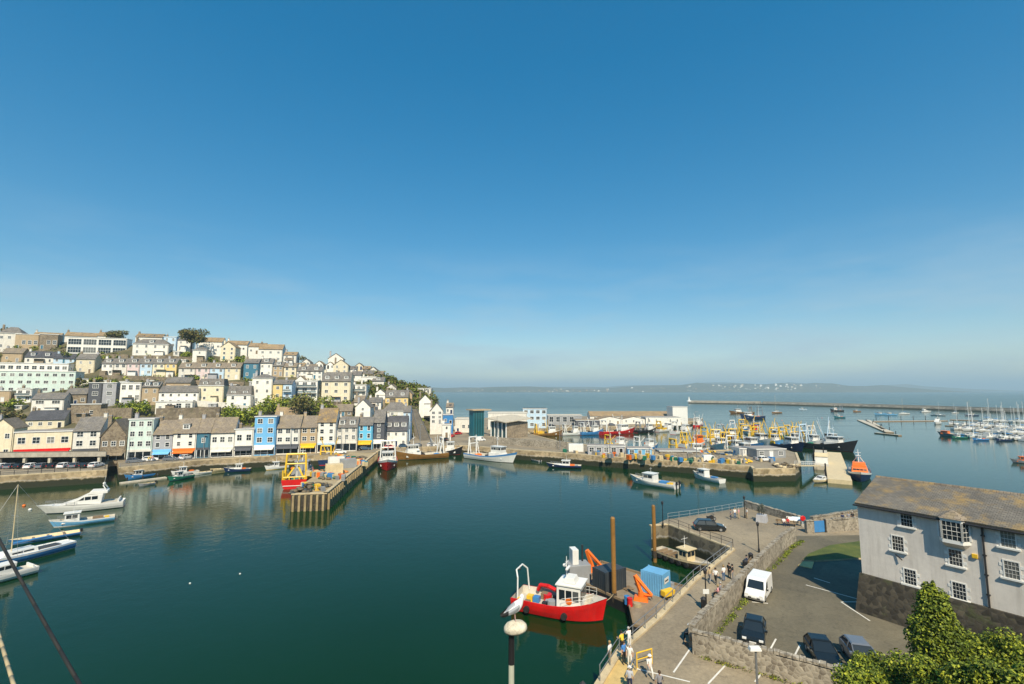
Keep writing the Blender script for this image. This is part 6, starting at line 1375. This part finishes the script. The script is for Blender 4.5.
# ---------------------------------------------------------------- people
def body_mesh(pose):
    J = {'pel': (0, 0, .95), 'waist': (0, 0, 1.08), 'chest': (.01, 0, 1.28), 'neck': (0, 0, 1.46), 'hb': (.02, 0, 1.54), 'head': (.03, 0, 1.63), 'top': (.02, 0, 1.70), 'nose': (.135, 0, 1.61)}
    for s, n_ in ((1, 'l'), (-1, 'r')):
        J['sh'+n_] = (0, .18*s, 1.40); J['el'+n_] = (-.03, .25*s, 1.14); J['wr'+n_] = (.05, .26*s, .90); J['ha'+n_] = (.08, .255*s, .80); J['th'+n_] = (.12, .22*s, .87)
        J['hip'+n_] = (0, .10*s, .90); J['kn'+n_] = (.02, .11*s, .50); J['an'+n_] = (-.02, .11*s, .08); J['to'+n_] = (.15, .13*s, .035)
    if pose == 'walk':
        J['knl'] = (.20, .10, .51); J['anl'] = (.24, .10, .09); J['tol'] = (.40, .11, .06); J['knr'] = (-.06, -.10, .50); J['anr'] = (-.34, -.10, .14); J['tor'] = (-.20, -.11, .04)
        J['ell'] = (-.16, .24, 1.16); J['wrl'] = (-.08, .25, .93); J['hal'] = (-.04, .25, .84); J['thl'] = (0, .22, .9); J['elr'] = (.08, -.25, 1.15); J['wrr'] = (.26, -.22, 1.0); J['har'] = (.34, -.20, .95); J['thr'] = (.33, -.17, 1.0)
    if pose == 'lean':
        for n_, s in (('l', 1), ('r', -1)): J['el'+n_] = (.14, .24*s, 1.16); J['wr'+n_] = (.36, .2*s, 1.13); J['ha'+n_] = (.46, .18*s, 1.12); J['th'+n_] = (.42, .13*s, 1.17)
        for k in ('chest', 'neck', 'hb', 'head', 'top', 'nose', 'shl', 'shr'): J[k] = (J[k][0]+.08, J[k][1], J[k][2]-.02)
    if pose == 'sit':
        for k in J: J[k] = (J[k][0], J[k][1], J[k][2]-.42)
        for n_, s in (('l', 1), ('r', -1)):
            J['hip'+n_] = (0, .10*s, .50); J['kn'+n_] = (.44, .13*s, .50); J['an'+n_] = (.42, .13*s, .08); J['to'+n_] = (.58, .14*s, .035); J['el'+n_] = (.10, .25*s, .74); J['wr'+n_] = (.30, .16*s, .62); J['ha'+n_] = (.40, .12*s, .60); J['th'+n_] = (.36, .08*s, .64)
    bones = [('pel', 'waist', 1), ('waist', 'chest', 1), ('chest', 'neck', 1), ('neck', 'hb', 0), ('hb', 'head', 0), ('head', 'top', 0), ('head', 'nose', 0)]
    for n_ in 'lr': bones += [('chest', 'sh'+n_, 1), ('sh'+n_, 'el'+n_, 1), ('el'+n_, 'wr'+n_, 0), ('wr'+n_, 'ha'+n_, 0), ('wr'+n_, 'th'+n_, 0), ('pel', 'hip'+n_, 2), ('hip'+n_, 'kn'+n_, 2), ('kn'+n_, 'an'+n_, 2), ('an'+n_, 'to'+n_, 3)]
    rad_ = {'pel': .15, 'waist': .135, 'chest': .155, 'neck': .06, 'hb': .075, 'head': .098, 'top': .07, 'nose': .014, 'sh': .072, 'el': .048, 'wr': .034, 'ha': .03, 'th': .014, 'hip': .10, 'kn': .068, 'an': .046, 'to': .04}
    names = list(J); me = bpy.data.meshes.new('body'); me.from_pydata([J[k] for k in names], [(names.index(a), names.index(b)) for a, b, _ in bones], [])
    o = bpy.data.objects.new('body_source', me); COL.objects.link(o); sm = o.modifiers.new('skin', 'SKIN'); sm.use_smooth_shade = True
    for k, v in zip(names, me.skin_vertices[0].data):
        r = rad_.get(k) or rad_[k[:-1]]; v.radius = (r, r); v.use_root = k == 'pel'
    ss = o.modifiers.new('sub', 'SUBSURF'); ss.levels = 1
    dg = bpy.context.evaluated_depsgraph_get(); me2 = bpy.data.meshes.new_from_object(o.evaluated_get(dg)); bpy.data.objects.remove(o); me2.name = 'body'
    me2.materials.clear()
    for m_ in (SKIN, WHITE, NAVY, BLACKP): me2.materials.append(m_)
    for p_ in me2.polygons:
        c = p_.center; best = None
        for a, b, k in bones:
            A_, B_ = Vector(J[a]), Vector(J[b]); u = max(0, min(1, (c-A_).dot(B_-A_)/max(1e-6, (B_-A_).length_squared))); d_ = (c-A_.lerp(B_, u)).length
            if best is None or d_ < best[0]: best = (d_, k)
        p_.material_index = best[1]
    return me2, J['head']
BODY = {k: body_mesh(k) for k in ('stand', 'walk', 'lean', 'sit')}
HAIRM = [mat('brown_hair', (.06, .035, .02), rough=.6), mat('fair_hair', (.35, .24, .10), rough=.6), mat('grey_hair', (.4, .39, .37), rough=.6), mat('dark_hair', (.015, .012, .01), rough=.5)]
TSH = mat('striped_shirt', (.45, .47, .52)); CLOTH = {'white': mat('white_cloth', (.78, .77, .74)), 'black': mat('black_cloth', (.02, .02, .022)), 'blue': mat('blue_cloth', (.06, .22, .55)), 'navy': mat('navy_cloth', (.02, .03, .08)), 'tan': mat('tan_cloth', (.45, .34, .2)),
         'yellow': mat('yellow_cloth', (.8, .55, .05)), 'grey': mat('grey_cloth', (.25, .25, .27)), 'denim': mat('denim_cloth', (.10, .17, .30)), 'pink': mat('pink_cloth', (.6, .3, .32)), 'stripe': TSH, 'red': mat('red_cloth', (.5, .03, .03))}
def person(label, P, rz, top, legs, pose='stand', hair=0, hat=None, s=1.0):
    t = thing('person', label, 'person', P, rz); me, hd = BODY[pose]; o = link('body', me, t)
    for i, m_ in ((1, CLOTH[top]), (2, CLOTH[legs])): o.material_slots[i].link = 'OBJECT'; o.material_slots[i].material = m_
    h_ = MB(); h_.lathe([(.108, -.02), (.116, .04), (.10, .10), (.06, .135), (.01, .145)], HAIRM[hair], (hd[0]-.022, 0, hd[2]), n=12); h_.build('hair', t, smooth=True)
    if hat: q = MB(); q.lathe([(.17, .05), (.17, .065), (.115, .07), (.10, .15), (.03, .17)], CLOTH[hat], (hd[0]-.01, 0, hd[2]), n=12); q.build('hat', t, smooth=True)
    for y in (.035, -.035):
        e_ = MB(); e_.ball((hd[0]+.092, y, hd[2]+.01), .012, .014, .012, BLACKP, n=6, k=4); e_.build('eye', t)
    t.scale = (s,)*3; return t
G = lambda x, y, z=NZ: at(x, y, z)
person('person in a white top standing at the very edge of the buff paving', G(610, 664), 2.4, 'white', 'tan', 'stand', 1, s=1.0)
person('person in a yellow top leaning on the quay railing', G(622.5, 653), 2.2, 'yellow', 'black', 'lean', 3)
person('person in a white shirt leaning on the railing next to the yellow top', G(629.5, 649), 2.0, 'white', 'white', 'lean', 2)
person('person in a bright blue top with dark trousers by the railing', G(624, 664), -1.0, 'blue', 'black', 'stand', 0)
person('person in white with their back to the yellow barrier', G(630, 667), -2.0, 'white', 'white', 'stand', 2)
person('person all in white with a white hat walking past the yellow barrier', G(650, 679), -1.2, 'white', 'white', 'walk', 2, hat='white')
person('person in a striped shirt at the bottom edge by the paving', G(630, 692), 1.2, 'stripe', 'navy', 'stand', 0, hat='white')
person('brown haired person in a dark top walking at the bottom edge', G(660, 697), 1.0, 'grey', 'navy', 'walk', 0)
person('person with a white cap sitting against the wall corner', G(690, 640), 2.7, 'navy', 'black', 'sit', 2, hat='white')
person('person in a tan top walking by the boat steps railing', G(710, 583), .8, 'tan', 'grey', 'walk', 0)
person('person in a white top walking beside the tan top', G(716, 584), -2.3, 'white', 'black', 'walk', 3)
person('person in a white top and pale jeans standing on the quay road', G(724, 581), 1.9, 'white', 'denim', 'stand', 1)
person('person in black standing left of the pair by the wall', G(729.5, 578.5), -2.6, 'black', 'black', 'stand', 0)
person('person in a black top and grey shorts beside the wall', G(733, 580), 2.6, 'black', 'grey', 'stand', 3)
person('person in grey sitting on the seat along the stone wall', G(721, 595), 2.5, 'grey', 'navy', 'sit', 2)
person('person in pink sitting on the seat along the stone wall', G(718.5, 598), 2.5, 'pink', 'black', 'sit', 1)
person('person in dark clothes sitting far along the stone wall', G(747, 566), 2.5, 'navy', 'black', 'sit', 3)
for i, (x, y, tp, lg, l) in enumerate(((731, 519.5, 'grey', 'navy', 'person in grey at the tip of the quay beside the blue railing'), (735, 518.5, 'white', 'denim', 'person in white at the tip of the quay nearest the railing corner'), (739, 518.5, 'pink', 'tan', 'person in pink with tan trousers at the tip of the quay'), (747, 518.5, 'white', 'tan', 'person in white with tan trousers under the parapet'))): person(l, G(x, y), R.uniform(0, 6), tp, lg, 'stand', i)
for i, (x, y, tp, l) in enumerate(((843, 524, 'navy', 'person in navy by the parapet near the grey house'), (849, 523, 'grey', 'person in grey by the parapet near the grey house'), (853, 522.5, 'black', 'person in black by the parapet closest to the grey house'))): person(l, G(x, y), 1.4, tp, 'black', 'stand', i)
for i, (x, tp, l) in enumerate(((784, 'white', 'person in white sitting by the parapet'), (788, 'red', 'person in red sitting by the parapet'))): person(l, G(x, 525.5), -1.9, tp, 'navy', 'sit', i)
def bench(label, P, rz, w_=2.4):
    t = thing('bench', label, 'bench', P, rz); mb = MB(); mb.box(-.25, .25, -w_/2, w_/2, .40, .45, WOOD); mb.build('seat', t); mb = MB(); mb.box(-.3, -.24, -w_/2, w_/2, .55, .9, WOOD); mb.build('backrest', t)
    for y in (-w_/2+.2, w_/2-.2): mb = MB(); mb.box(-.25, -.18, y-.04, y+.04, 0, .9, DARKM); mb.box(.15, .22, y-.04, y+.04, 0, .40, DARKM); mb.build('leg', t)
bench('timber bench along the stone wall holding two people', G(719.5, 596.8), 2.48)
bench('timber bench at the corner of the stone wall', G(690, 641), 2.6)
bench('timber bench far along the stone wall', G(747, 566.5), 2.48); bench('bench by the parapet with two sitters', G(786, 525.8), -1.9, 2.8)

# ---------------------------------------------------------------- lamps, signs, monument, bins
def lantern_post(label, P, h, sign=False):
    t = thing('street_lamp', label, 'lamp', P); mb = MB(); mb.lathe([(.13, 0), (.13, .5), (.07, .55), (.055, h-.5)], BLACKP, n=10); mb.build('post', t)
    mb = MB(); mb.lathe([(.06, h-.5), (.14, h-.45), (.2, h-.1), (.22, h-.08), (.03, h+.12)], DARKM, n=8); la = mb.build('lantern', t); mb = MB(); mb.lathe([(.135, h-.43), (.185, h-.12)], PAINT, n=8); mb.build('pane', la)
    if sign: mb = MB(); mb.box(-.3, .3, -.08, -.05, 1.55, 2.0, PAINT); mb.build('notice', t)
lantern_post('black lamp post with a white notice halfway along the quay road', G(706.5, 610), 3.9, True); lantern_post('black lamp post beside the stone wall near the quay tip', G(759, 552.5), 3.9)
lantern_post('thin black lamp post on the corner of the boat steps', G(663, 526), 3.8); lantern_post('black lamp post near the parapet and the bronze monument', G(745, 518), 3.6)
lantern_post('black lamp standing at the water edge below the gull', Vector((4.4, 31.2, NZ)), 3.6)
def bin_(label, P):
    t = thing('litter_bin', label, 'bin', P); mb = MB(); mb.lathe([(.25, 0), (.28, .1), (.28, .9)], BLACKP, n=12); mb.build('body', t); mb = MB(); mb.lathe([(.31, .92), (.3, 1.0), (.12, 1.15)], DARKM, n=12); mb.build('lid', t)
bin_('black litter bin at the foot of the lamp with the notice', G(704, 609)); bin_('black litter bin against the stone wall further along', G(745.5, 569.5)); bin_('black litter bin beside the benches', G(751, 562))
t = thing('floodlight_pole', 'pale car park lamp post with a flat head in front of the rubble wall', 'lamp', at(756, 684, 7).copy(), 0); Pl = atd(755.5, 648, 31); t.location = (Pl.x, Pl.y, NZ); mb = MB(); mb.lathe([(.09, 0), (.06, Pl.z-NZ-.1)], GREYM, n=10); mb.build('post', t)
mb = MB(); mb.tap(-.42, .32, -.2, .2, Pl.z-NZ-.12, Pl.z-NZ+.08, HULLW, .06, .06, .05, .05); mb.build('lamp_head', t, bevel=.03)
BRONZE = mat('bronze', (.09, .10, .08), rough=.5, metal=.6); P = G(762, 521.5); t = thing('monument', 'dark bronze monument of two figures at a ship wheel on a stone plinth', 'monument', P, -2.2)
mb = MB(); mb.tap(-.9, .9, -.8, .8, 0, 1.1, GREYR, .1, .1, .1, .1); mb.build('plinth', t)
for (x, y, s, ps) in ((-.2, .1, 1.15, 'lean'), (.35, -.35, .85, 'stand')):
    o = link('figure', BODY[ps][0], t, (x, y, 1.1), .2, (s,)*3)
    for k in range(4): o.material_slots[k].link = 'OBJECT'; o.material_slots[k].material = BRONZE
mb = MB(); Mw = Matrix.Translation((.5, .15, 2.1)) @ Matrix.Rotation(rad(90), 4, 'Y')
for k in range(8): a = k*math.pi/4; mb.tube(Mw @ Vector((0, 0, 0)), Mw @ Vector((.6*math.cos(a), .6*math.sin(a), 0)), .03, BRONZE, n=5)
for k in range(16): a = k*math.pi/8; b = a+math.pi/8; mb.tube(Mw @ Vector((.48*math.cos(a), .48*math.sin(a), 0)), Mw @ Vector((.48*math.cos(b), .48*math.sin(b), 0)), .04, BRONZE, n=5)
mb.build('ship_wheel', t)
t = thing('lifebuoy_stand', 'round red lifebuoy housing on a post by the parapet', 'lifebuoy', G(803, 527)); mb = MB(); mb.tube((0, 0, 0), (0, 0, 1.0), .05, PAINT); mb.build('post', t); mb = MB(); mb.lathe([(.35, -.1), (.42, -.06), (.42, .06), (.35, .1)], REDP, n=20, M=Matrix.Translation((0, -.08, 1.35)) @ Matrix.Rotation(rad(90), 4, 'X')); mb.build('housing', t, bevel=.02)
for i, x in enumerate((792, 797.5)):
    t = thing('information_board', ['slanted pale information board by the parapet, the left one', 'slanted blue white information board next to the red lifebuoy'][i], 'board', G(x, 525.5), -.35); mb = MB(); mb.tube((-.45, 0, 0), (-.45, 0, .9), .04, DARKM); mb.tube((.45, 0, 0), (.45, 0, .9), .04, DARKM); mb.build('leg', t)
    mb = MB(); mb.raw([(-.7, -.3, .85), (.7, -.3, .85), (.7, .25, 1.3), (-.7, .25, 1.3), (-.7, -.3, .80), (.7, -.3, .80), (.7, .25, 1.25), (-.7, .25, 1.25)], [(0, 1, 2, 3), (4, 5, 6, 7), (0, 1, 5, 4), (1, 2, 6, 5), (2, 3, 7, 6), (3, 0, 4, 7)], [HULLW, PALEB][i]); mb.build('panel', t)
t = thing('motorcycle', 'dark motorcycle parked behind the black estate car', 'motorcycle', G(711, 521), .2)
for x in (-.65, .65): wheel(t, x, 0, .31, .14)
mb = MB(); mb.prof([(-.6, .5), (-.2, .3), (.25, .3), (.5, .75), (.2, .95), (-.3, .8), (-.85, .85)], -.13, .13, BLACKP); mb.tube((.45, -.35, 1.05), (.45, .35, 1.05), .03, DARKM); mb.tube((.45, 0, 1.05), (.68, 0, .35), .05, GREYM); mb.build('frame', t)

# ---------------------------------------------------------------- gull on the near lamp, ropes
P = atd(515.5, 634, 11.0); zg = 13.0; t = thing('gull_lamp', 'weather streaked lamp head on a pole close to the camera, under the gull', 'lamp', (P.x-.09, P.y, zg)); hp_ = P.z-zg
GUANO = mat('guano_white', (.66, .60, .47), rough=.8, var=.45, scale=5, dirt=.6)
mb = MB(); mb.lathe([(.075, 0), (.06, hp_-.62)], mat('pole_grey', (.30, .31, .24), var=.15), n=14); mb.build('post', t, smooth=True); mb = MB(); mb.lathe([(.068, hp_-.62), (.062, hp_+.04)], BLACKP, n=14); mb.build('collar', t)
mb = MB(); prof_ = [(.10, 0), (.26, .03), (.30, .10), (.285, .2), (.22, .28), (.12, .32), (.02, .33)]; prof_ = [(r_*.88, z_*.70) for r_, z_ in prof_]; mb.lathe(prof_, GUANO, n=20, M=Matrix.Translation((.10, 0, hp_+.03)) @ Matrix.Rotation(rad(-7), 4, 'Y') @ Matrix.Diagonal((1.0, .8, 1.05, 1))); mb.build('lamp_head', t, smooth=True)
GULLW = mat('gull_white', (.80, .79, .76), rough=.8, var=.06, bump=.05); GULLG = mat('gull_grey', (.36, .38, .40), rough=.8, var=.08); GULLB = mat('gull_beak', (.75, .45, .06)); GULLL = mat('gull_leg', (.65, .40, .36)); GULLK = mat('gull_black', (.02, .02, .02))
Pg = atd(514.5, 622.8, 11.0); tg = thing('gull', 'white and grey gull standing on the lamp head', 'gull', Pg, rad(200)); tg.rotation_euler = (0, 0, rad(10)); tg.scale = (1.0, 1.15, 1.06)
st = [(-.28, .165, .012, .006), (-.25, .175, .04, .014), (-.19, .20, .062, .04), (-.11, .24, .092, .078), (-.02, .285, .110, .102), (.06, .33, .108, .106), (.115, .385, .085, .086), (.14, .435, .062, .064), (.155, .47, .056, .058), (.166, .505, .055, .056), (.174, .535, .044, .044), (.178, .556, .024, .024), (.18, .563, .004, .004)]
mb = MB(); vs = []; fs = []; ms = []; n_ = 16
for i, (x, z, ry, rz_) in enumerate(st):
    a0 = st[max(0, i-1)]; a1 = st[min(len(st)-1, i+1)]; d_ = Vector((a1[0]-a0[0], 0, a1[1]-a0[1])).normalized(); up = Vector((-d_.z, 0, d_.x))
    for k in range(n_): a = 6.283*k/n_; vs.append(Vector((x, 0, z))+up*(rz_*math.sin(a))+Vector((0, ry*math.cos(a), 0)))
for i in range(len(st)-1):
    for k in range(n_): fs.append((i*n_+k, i*n_+(k+1) % n_, (i+1)*n_+(k+1) % n_, (i+1)*n_+k)); ms.append(GULLG if 2 <= i <= 4 and .8 < 6.283*(k+.5)/n_ < 2.34 else GULLW)
b0 = len(mb.v); mb.v += [tuple(v) for v in vs]
for f, m_ in zip(fs, ms): mb.f.append(f); mb.m.append(mb.mi(m_))
o = mb.build('body', tg, smooth=True)
ss = o.modifiers.new('sub', 'SUBSURF'); ss.levels = 1; ss.render_levels = 1
for s in (1, -1):
    w_ = MB(); W_ = [(.10, .37, .085), (.05, .355, .118), (-.05, .305, .118), (-.15, .25, .092), (-.24, .20, .055), (-.315, .165, .02)]
    vv = []; 
    for (x, z, y) in W_: vv += [Vector((x, s*y*.86, z+.032)), Vector((x, s*(y+.012), z-.005)), Vector((x, s*y*.98, z-.055 if x > -.25 else z-.018))]
    for i in range(5):
        m_ = GULLG if i < 3 else GULLK
        w_.face([vv[i*3], vv[i*3+1], vv[i*3+4], vv[i*3+3]], m_); w_.face([vv[i*3+1], vv[i*3+2], vv[i*3+5], vv[i*3+4]], m_)
    w_.build('wing', tg, smooth=True)
    l_ = MB(); l_.tube((.0, s*.035, .22), (.01, s*.035, .09), .009, GULLL); l_.tube((.01, s*.035, .09), (.03, s*.035, 0), .007, GULLL)
    for a in (-.4, 0, .4): l_.tube((.03, s*.035, .008), (.03+.055*math.cos(a), s*.035+.055*math.sin(a), .004), .005, GULLL)
    l_.build('leg', tg); e_ = MB(); e_.ball((.155+s*.036, .036-.0*s, .515) if False else ((.166-.5*.05, .05*.83, .515) if s > 0 else (.166-.75*.05, -.05*.66, .515)), .009, .009, .009, GULLK); e_.build('eye', tg)
mb = MB(); mb.tube((.125, -.004, .508), (.065, -.012, .492), .017, GULLB, .010, n=8); mb.tube((.065, -.012, .492), (.052, -.013, .474), .010, GULLB, .003, n=8); mb.build('beak', tg)
def cable(label, a, b, r, m, sag, name='rope'):
    pts = [a.lerp(b, k/14)+Vector((0, 0, -sag*4*(k/14)*(1-k/14))) for k in range(15)]; mb = MB(); mb.path([p_-a for p_ in pts], r, m, n=7); tag(mb.build(name, loc=a, smooth=True), label, 'rope')
cable('thick dark mooring cable crossing the lower left corner', atd(92, 706, 9.5), atd(-40, 462, 17), .036, RUBBER, .12, 'cable')
cable('thin pale rope at the bottom left corner', atd(22, 712, 8), atd(-14, 590, 12), .03, ROPE, .02)

# ---------------------------------------------------------------- gear on the quays
def fbox(label, P, rz, m, n_=3):
    t = thing('fish_boxes', label, 'fish boxes', P, rz)
    for k in range(n_): mb = MB(); mb.tap(-.62, .62, -.42, .42, k*.46, k*.46+.43, m, -.04, -.04, -.04, -.04); mb.build('box', t)
    return t
def inside(px, py): return at(px, py, QZ+.02)
bx = {}
for k, (m_, nm) in enumerate(((CREAMP, 'cream'), (BLUEP, 'blue'), (YELP, 'yellow'), (ORANGE, 'orange'), (GREENP, 'green'), (GREYP, 'grey'))): bx[k] = (m_, nm)
proto = {}
def drop(kind, px, py, s=1.0, rz=None):
    P = inside(px, py); rz = R.uniform(0, 6) if rz is None else rz
    m_, nm = bx[kind]
    if kind not in proto:
        proto[kind] = fbox(f'{nm} plastic fish boxes stacked on the fishing quays', P, rz, m_, 3); proto[kind]['group'] = f'{nm} fish boxes on the quays'; o = proto[kind]
    else: o = dup(proto[kind], P, rz)
    o.scale = (s,)*3; return o
for (x0, y0, x1, y1, n_) in ((592, 455.2, 745, 465.2, 46), (560, 451.8, 600, 455.5, 10), (700, 455, 775, 463, 26), (302, 486, 326, 492, 12), (308, 474, 345, 481, 46), (336, 456, 368, 467, 46), (640, 454, 700, 458, 14), (600, 455.5, 750, 464, 30), (700, 452.5, 750, 455, 20)):
    for k in range(n_):
        f_ = R.random(); drop(R.choice([0, 0, 1, 2, 3, 4, 5, 5]), x0+(x1-x0)*f_, y0+(y1-y0)*min(1, max(0, f_*.75+R.random()*.25)), R.uniform(.6, 1.05))
def heap(label, px, py, r, h, m, name='net_heap', cat='nets'):
    P = inside(px, py); t = MB()
    for k in range(int(9*r)):
        a = R.uniform(0, 6.28); q = r*math.sqrt(R.random()); z = h*(1-q/r)*R.uniform(.3, .9)
        t.ball((q*math.cos(a), q*math.sin(a), z+.15), R.uniform(.4, .8), R.uniform(.4, .8), R.uniform(.25, .45), R.choice(m), n=7, k=4)
    return tag(t.build(name, loc=P), label, cat)
NETB = mat('brown_net', (.14, .11, .07), var=.4, scale=4); NETG = mat('green_net', (.05, .12, .08), var=.4, scale=4); NETO = mat('orange_net', (.6, .2, .04), var=.3, scale=4); NETD = mat('dark_net', (.04, .045, .045), var=.4, scale=4)
for a in (('brown heap of pots and nets at the very tip of the pier', 313, 489, 3.2, 1.8, [NETB, NETD, NETB]), ('dark net heap at the left corner of the pier tip', 299, 492.5, 1.8, 1.0, [NETD, NETB]), ('green net heap on the pier behind the brown one', 331, 478, 2.6, 1.2, [NETG, NETB]),
          ('pale brown pot heap at the right corner of the pier tip', 322, 487, 1.8, 1.1, [NETB, NETD]), ('green and orange net heap beside the store containers', 328, 472, 2.0, 1.0, [NETG, NETO]), ('dark pot heap near the landward end of the pier', 361, 459, 1.9, 1.1, [NETD, NETB]), ('orange net heap in the middle of the pier', 339, 473, 1.9, 1.0, [NETO, NETB]), ('pale rope pile near the landward end of the pier', 352, 462, 1.8, 1.0, [NETB, CREAMP]), ('brown net heap on the fish quay by the blue store', 662, 459, 2.2, 1.2, [NETB, NETD]),
          ('dark net heap left of the yellow floats', 722, 460, 2.8, 1.5, [NETD]), ('dark net heap beside the low stone store', 715, 456, 3.0, 1.3, [NETD, NETB]), ('green net heap near the white van on the quay', 690, 461, 1.9, 1.0, [NETG]),
          ('brown net heap at the round end of the fish quay', 785, 467, 3.4, 1.5, [NETB, CREAMP]), ('orange net heap by the workboats', 672, 460, 1.6, .9, [NETO]), ('pile of yellow floats and nets in front of the grey store', 740, 461.5, 3.4, 1.5, [YELP, YELP, NETB]), ('yellow net pile above the white workboat', 708, 452, 2.0, 1.2, [YELP, NETD])): heap(*a)
container('white store container in the middle of the pier', inside(336, 466), .5, 4, 2.4, 2.6, HULLW); container('tan store container further out on the pier', inside(334, 474), .45, 4, 2.4, 2.6, CREAMP)
container('grey store container on the landward half of the pier', inside(348, 467.5), .5, 4, 2.4, 2.4, GREYP); container('white portable cabin at the quayside left of the pier', inside(273, 452.5), .3, 5, 2.6, 2.9, HULLW)
container('white shipping container beside the dark harbour stores', inside(576, 451.3), -.1, 5, 2.4, 2.6, HULLW); container('pale blue ticket kiosk on the promenade under the white shops', inside(213, 455.5), .3, 3.4, 2, 2.4, LBLUE)
container('white ticket kiosk in the middle of the promenade', inside(229, 454.5), .3, 3.4, 2, 2.4, HULLW); container('white and blue ticket kiosk below the tall blue house', inside(255, 453.5), .3, 4.2, 2, 2.4, PALEB); container('white roofed kiosk between the blue kiosks', inside(243, 454), .3, 3.4, 2, 2.4, OFFW)
# parked vehicles on the far quays
CARS = [CAR, car('parked_car', 'silver parked car on the promenade by the slip', inside(134, 462.5), .6, CARG), car('parked_car', 'red parked car on the road beside the fish market', inside(458.5, 434.5), 1.0, REDP), car('parked_car', 'white parked car on the promenade below the grey shop', inside(150, 461), .6, CARW), car('parked_car', 'blue parked car on the quay behind the pier', inside(365, 449.8), .3, CARBL)]
lab = [('black parked car', CARS[0]), ('silver parked car', CARS[1]), ('red parked car', CARS[2]), ('white parked car', CARS[3]), ('blue parked car', CARS[4])]
VW = [(456, 430, 1, 'white van at the top of the market road'), (462, 429, 1, 'white van second from the top of the market road'), (710, 461.5, 0, 'white van parked on the fish quay above the workboats'), (108, 457.5, .4, 'white van on the street at the end of the concrete deck'), (480, 441, .5, 'white van beside the glazed stair tower'), (330, 451, .3, 'white van on the quay at the root of the pier'), (303, 452.5, .3, 'white van on the quay under the grey brown house')]
for (x, y, r_, l) in VW: dup(VAN, inside(x, y), r_, l)
for i, x in enumerate((-8, 4, 13, 22, 33, 44, 55, 66, 77, 88, 97)):
    l, src = lab[(i*3+i//3) % 5]; q = deckpt(x, 133.5+.024*x, QZ+.02); P = q; dup(src, P, 1.75+R.uniform(-.1, .1), f'{l} under the concrete deck', f'{l}s under the concrete deck')
for i, (x, y) in enumerate(((171, 460.5), (186, 459), (286, 453.5), (296, 453), (314, 452), (325, 452), (340, 453.5), (356, 450.5), (390, 448.5), (404, 447.5), (418, 447), (432, 446.5), (446, 441), (452, 437), (650, 423), (612, 425.5), (545, 427), (552, 426.7), (520, 430), (730, 456), (722, 457.5), (764, 461))):
    l, src = lab[(i*2+1) % 5]; dup(src, inside(x, y), R.choice([.3, .4, 1.4]), f'{l} on the working harbour quays', f'{l}s on the harbour quays')
# lamp and flag poles on the far quays
for i, (x, y, h) in enumerate(((128, 463, 7), (203, 458, 7), (232, 456, 8), (262, 455, 8), (290, 454.5, 9), (335, 454, 9), (341, 453.5, 12), (420, 449.5, 9), (497, 444, 11), (560, 450, 12), (697, 462, 15), (610, 456, 9), (655, 459, 9))):
    t = thing('lamp_post', 'slim grey lamp post on the far quays', 'lamp', inside(x, y), 0, 'slim grey lamp posts on the far quays'); mb = MB(); mb.lathe([(.12, 0), (.07, h)], GREYM, n=6); mb.build('post', t); mb = MB(); mb.box(-.1, .9, -.12, .12, h, h+.12, GREYM); mb.build('lamp_head', t)
PPL = [('white', 'navy'), ('blue', 'tan'), ('black', 'denim'), ('red', 'navy'), ('pink', 'grey'), ('yellow', 'black')]
src = {}
for i in range(34):
    x = R.uniform(125, 340); y = interp([(118, 465.5), (200, 458.5), (270, 455), (344, 453)], x)-R.uniform(.3, 2.2); k = i % 6
    if k not in src: src[k] = person(f'distant person in a {PPL[k][0]} top strolling on the promenade', inside(x, y), R.uniform(0, 6), *PPL[k], 'walk', k % 4); src[k]['group'] = f'people in {PPL[k][0]} on the promenade'
    else: dup(src[k], inside(x, y), R.uniform(0, 6))
# buoys
for i, (x, y, m_, l) in enumerate(((24, 506, ORANGE, 'orange mooring buoy left of the motor yacht'), (30, 510, PAINT, 'white mooring buoy left of the motor yacht'), (190, 583.5, PAINT, 'small white float alone on the open harbour water'), (240, 574, PAINT, 'white float right of the other one on the open water'), (782, 420.5, ORANGE, 'orange buoy at the outer moorings'), (822, 418, REDP, 'red buoy at the outer moorings'))):
    P = at(x, y, 0); mb = MB(); k_ = .36 if 'float' in l else 1; mb.ball((0, 0, .08*k_), .32*k_, .32*k_, .28*k_, m_, n=10, k=6); mb.lathe([(.05*k_, .33*k_), (.05*k_, .5*k_)], DARKM, n=6); tag(mb.build('buoy', loc=P, smooth=True), l, 'buoy')

# ---------------------------------------------------------------- air
hm = bpy.data.materials.new('air'); hm.use_nodes = True; hn = hm.node_tree; hn.nodes.remove(hn.nodes['Principled BSDF'])
pv = hn.nodes.new('ShaderNodeVolumePrincipled'); pv.inputs['Color'].default_value = (.62, .86, 1, 1); pv.inputs['Density'].default_value = 1.6e-4; pv.inputs['Anisotropy'].default_value = .0
hn.links.new(pv.outputs[0], hn.nodes['Material Output'].inputs['Volume'])
mb = MB(); mb.box(-30000, 30000, -600, 30000, -82, 340, hm); tag(mb.build('haze'), 'thin blue haze over the bay', 'haze', kind='stuff')
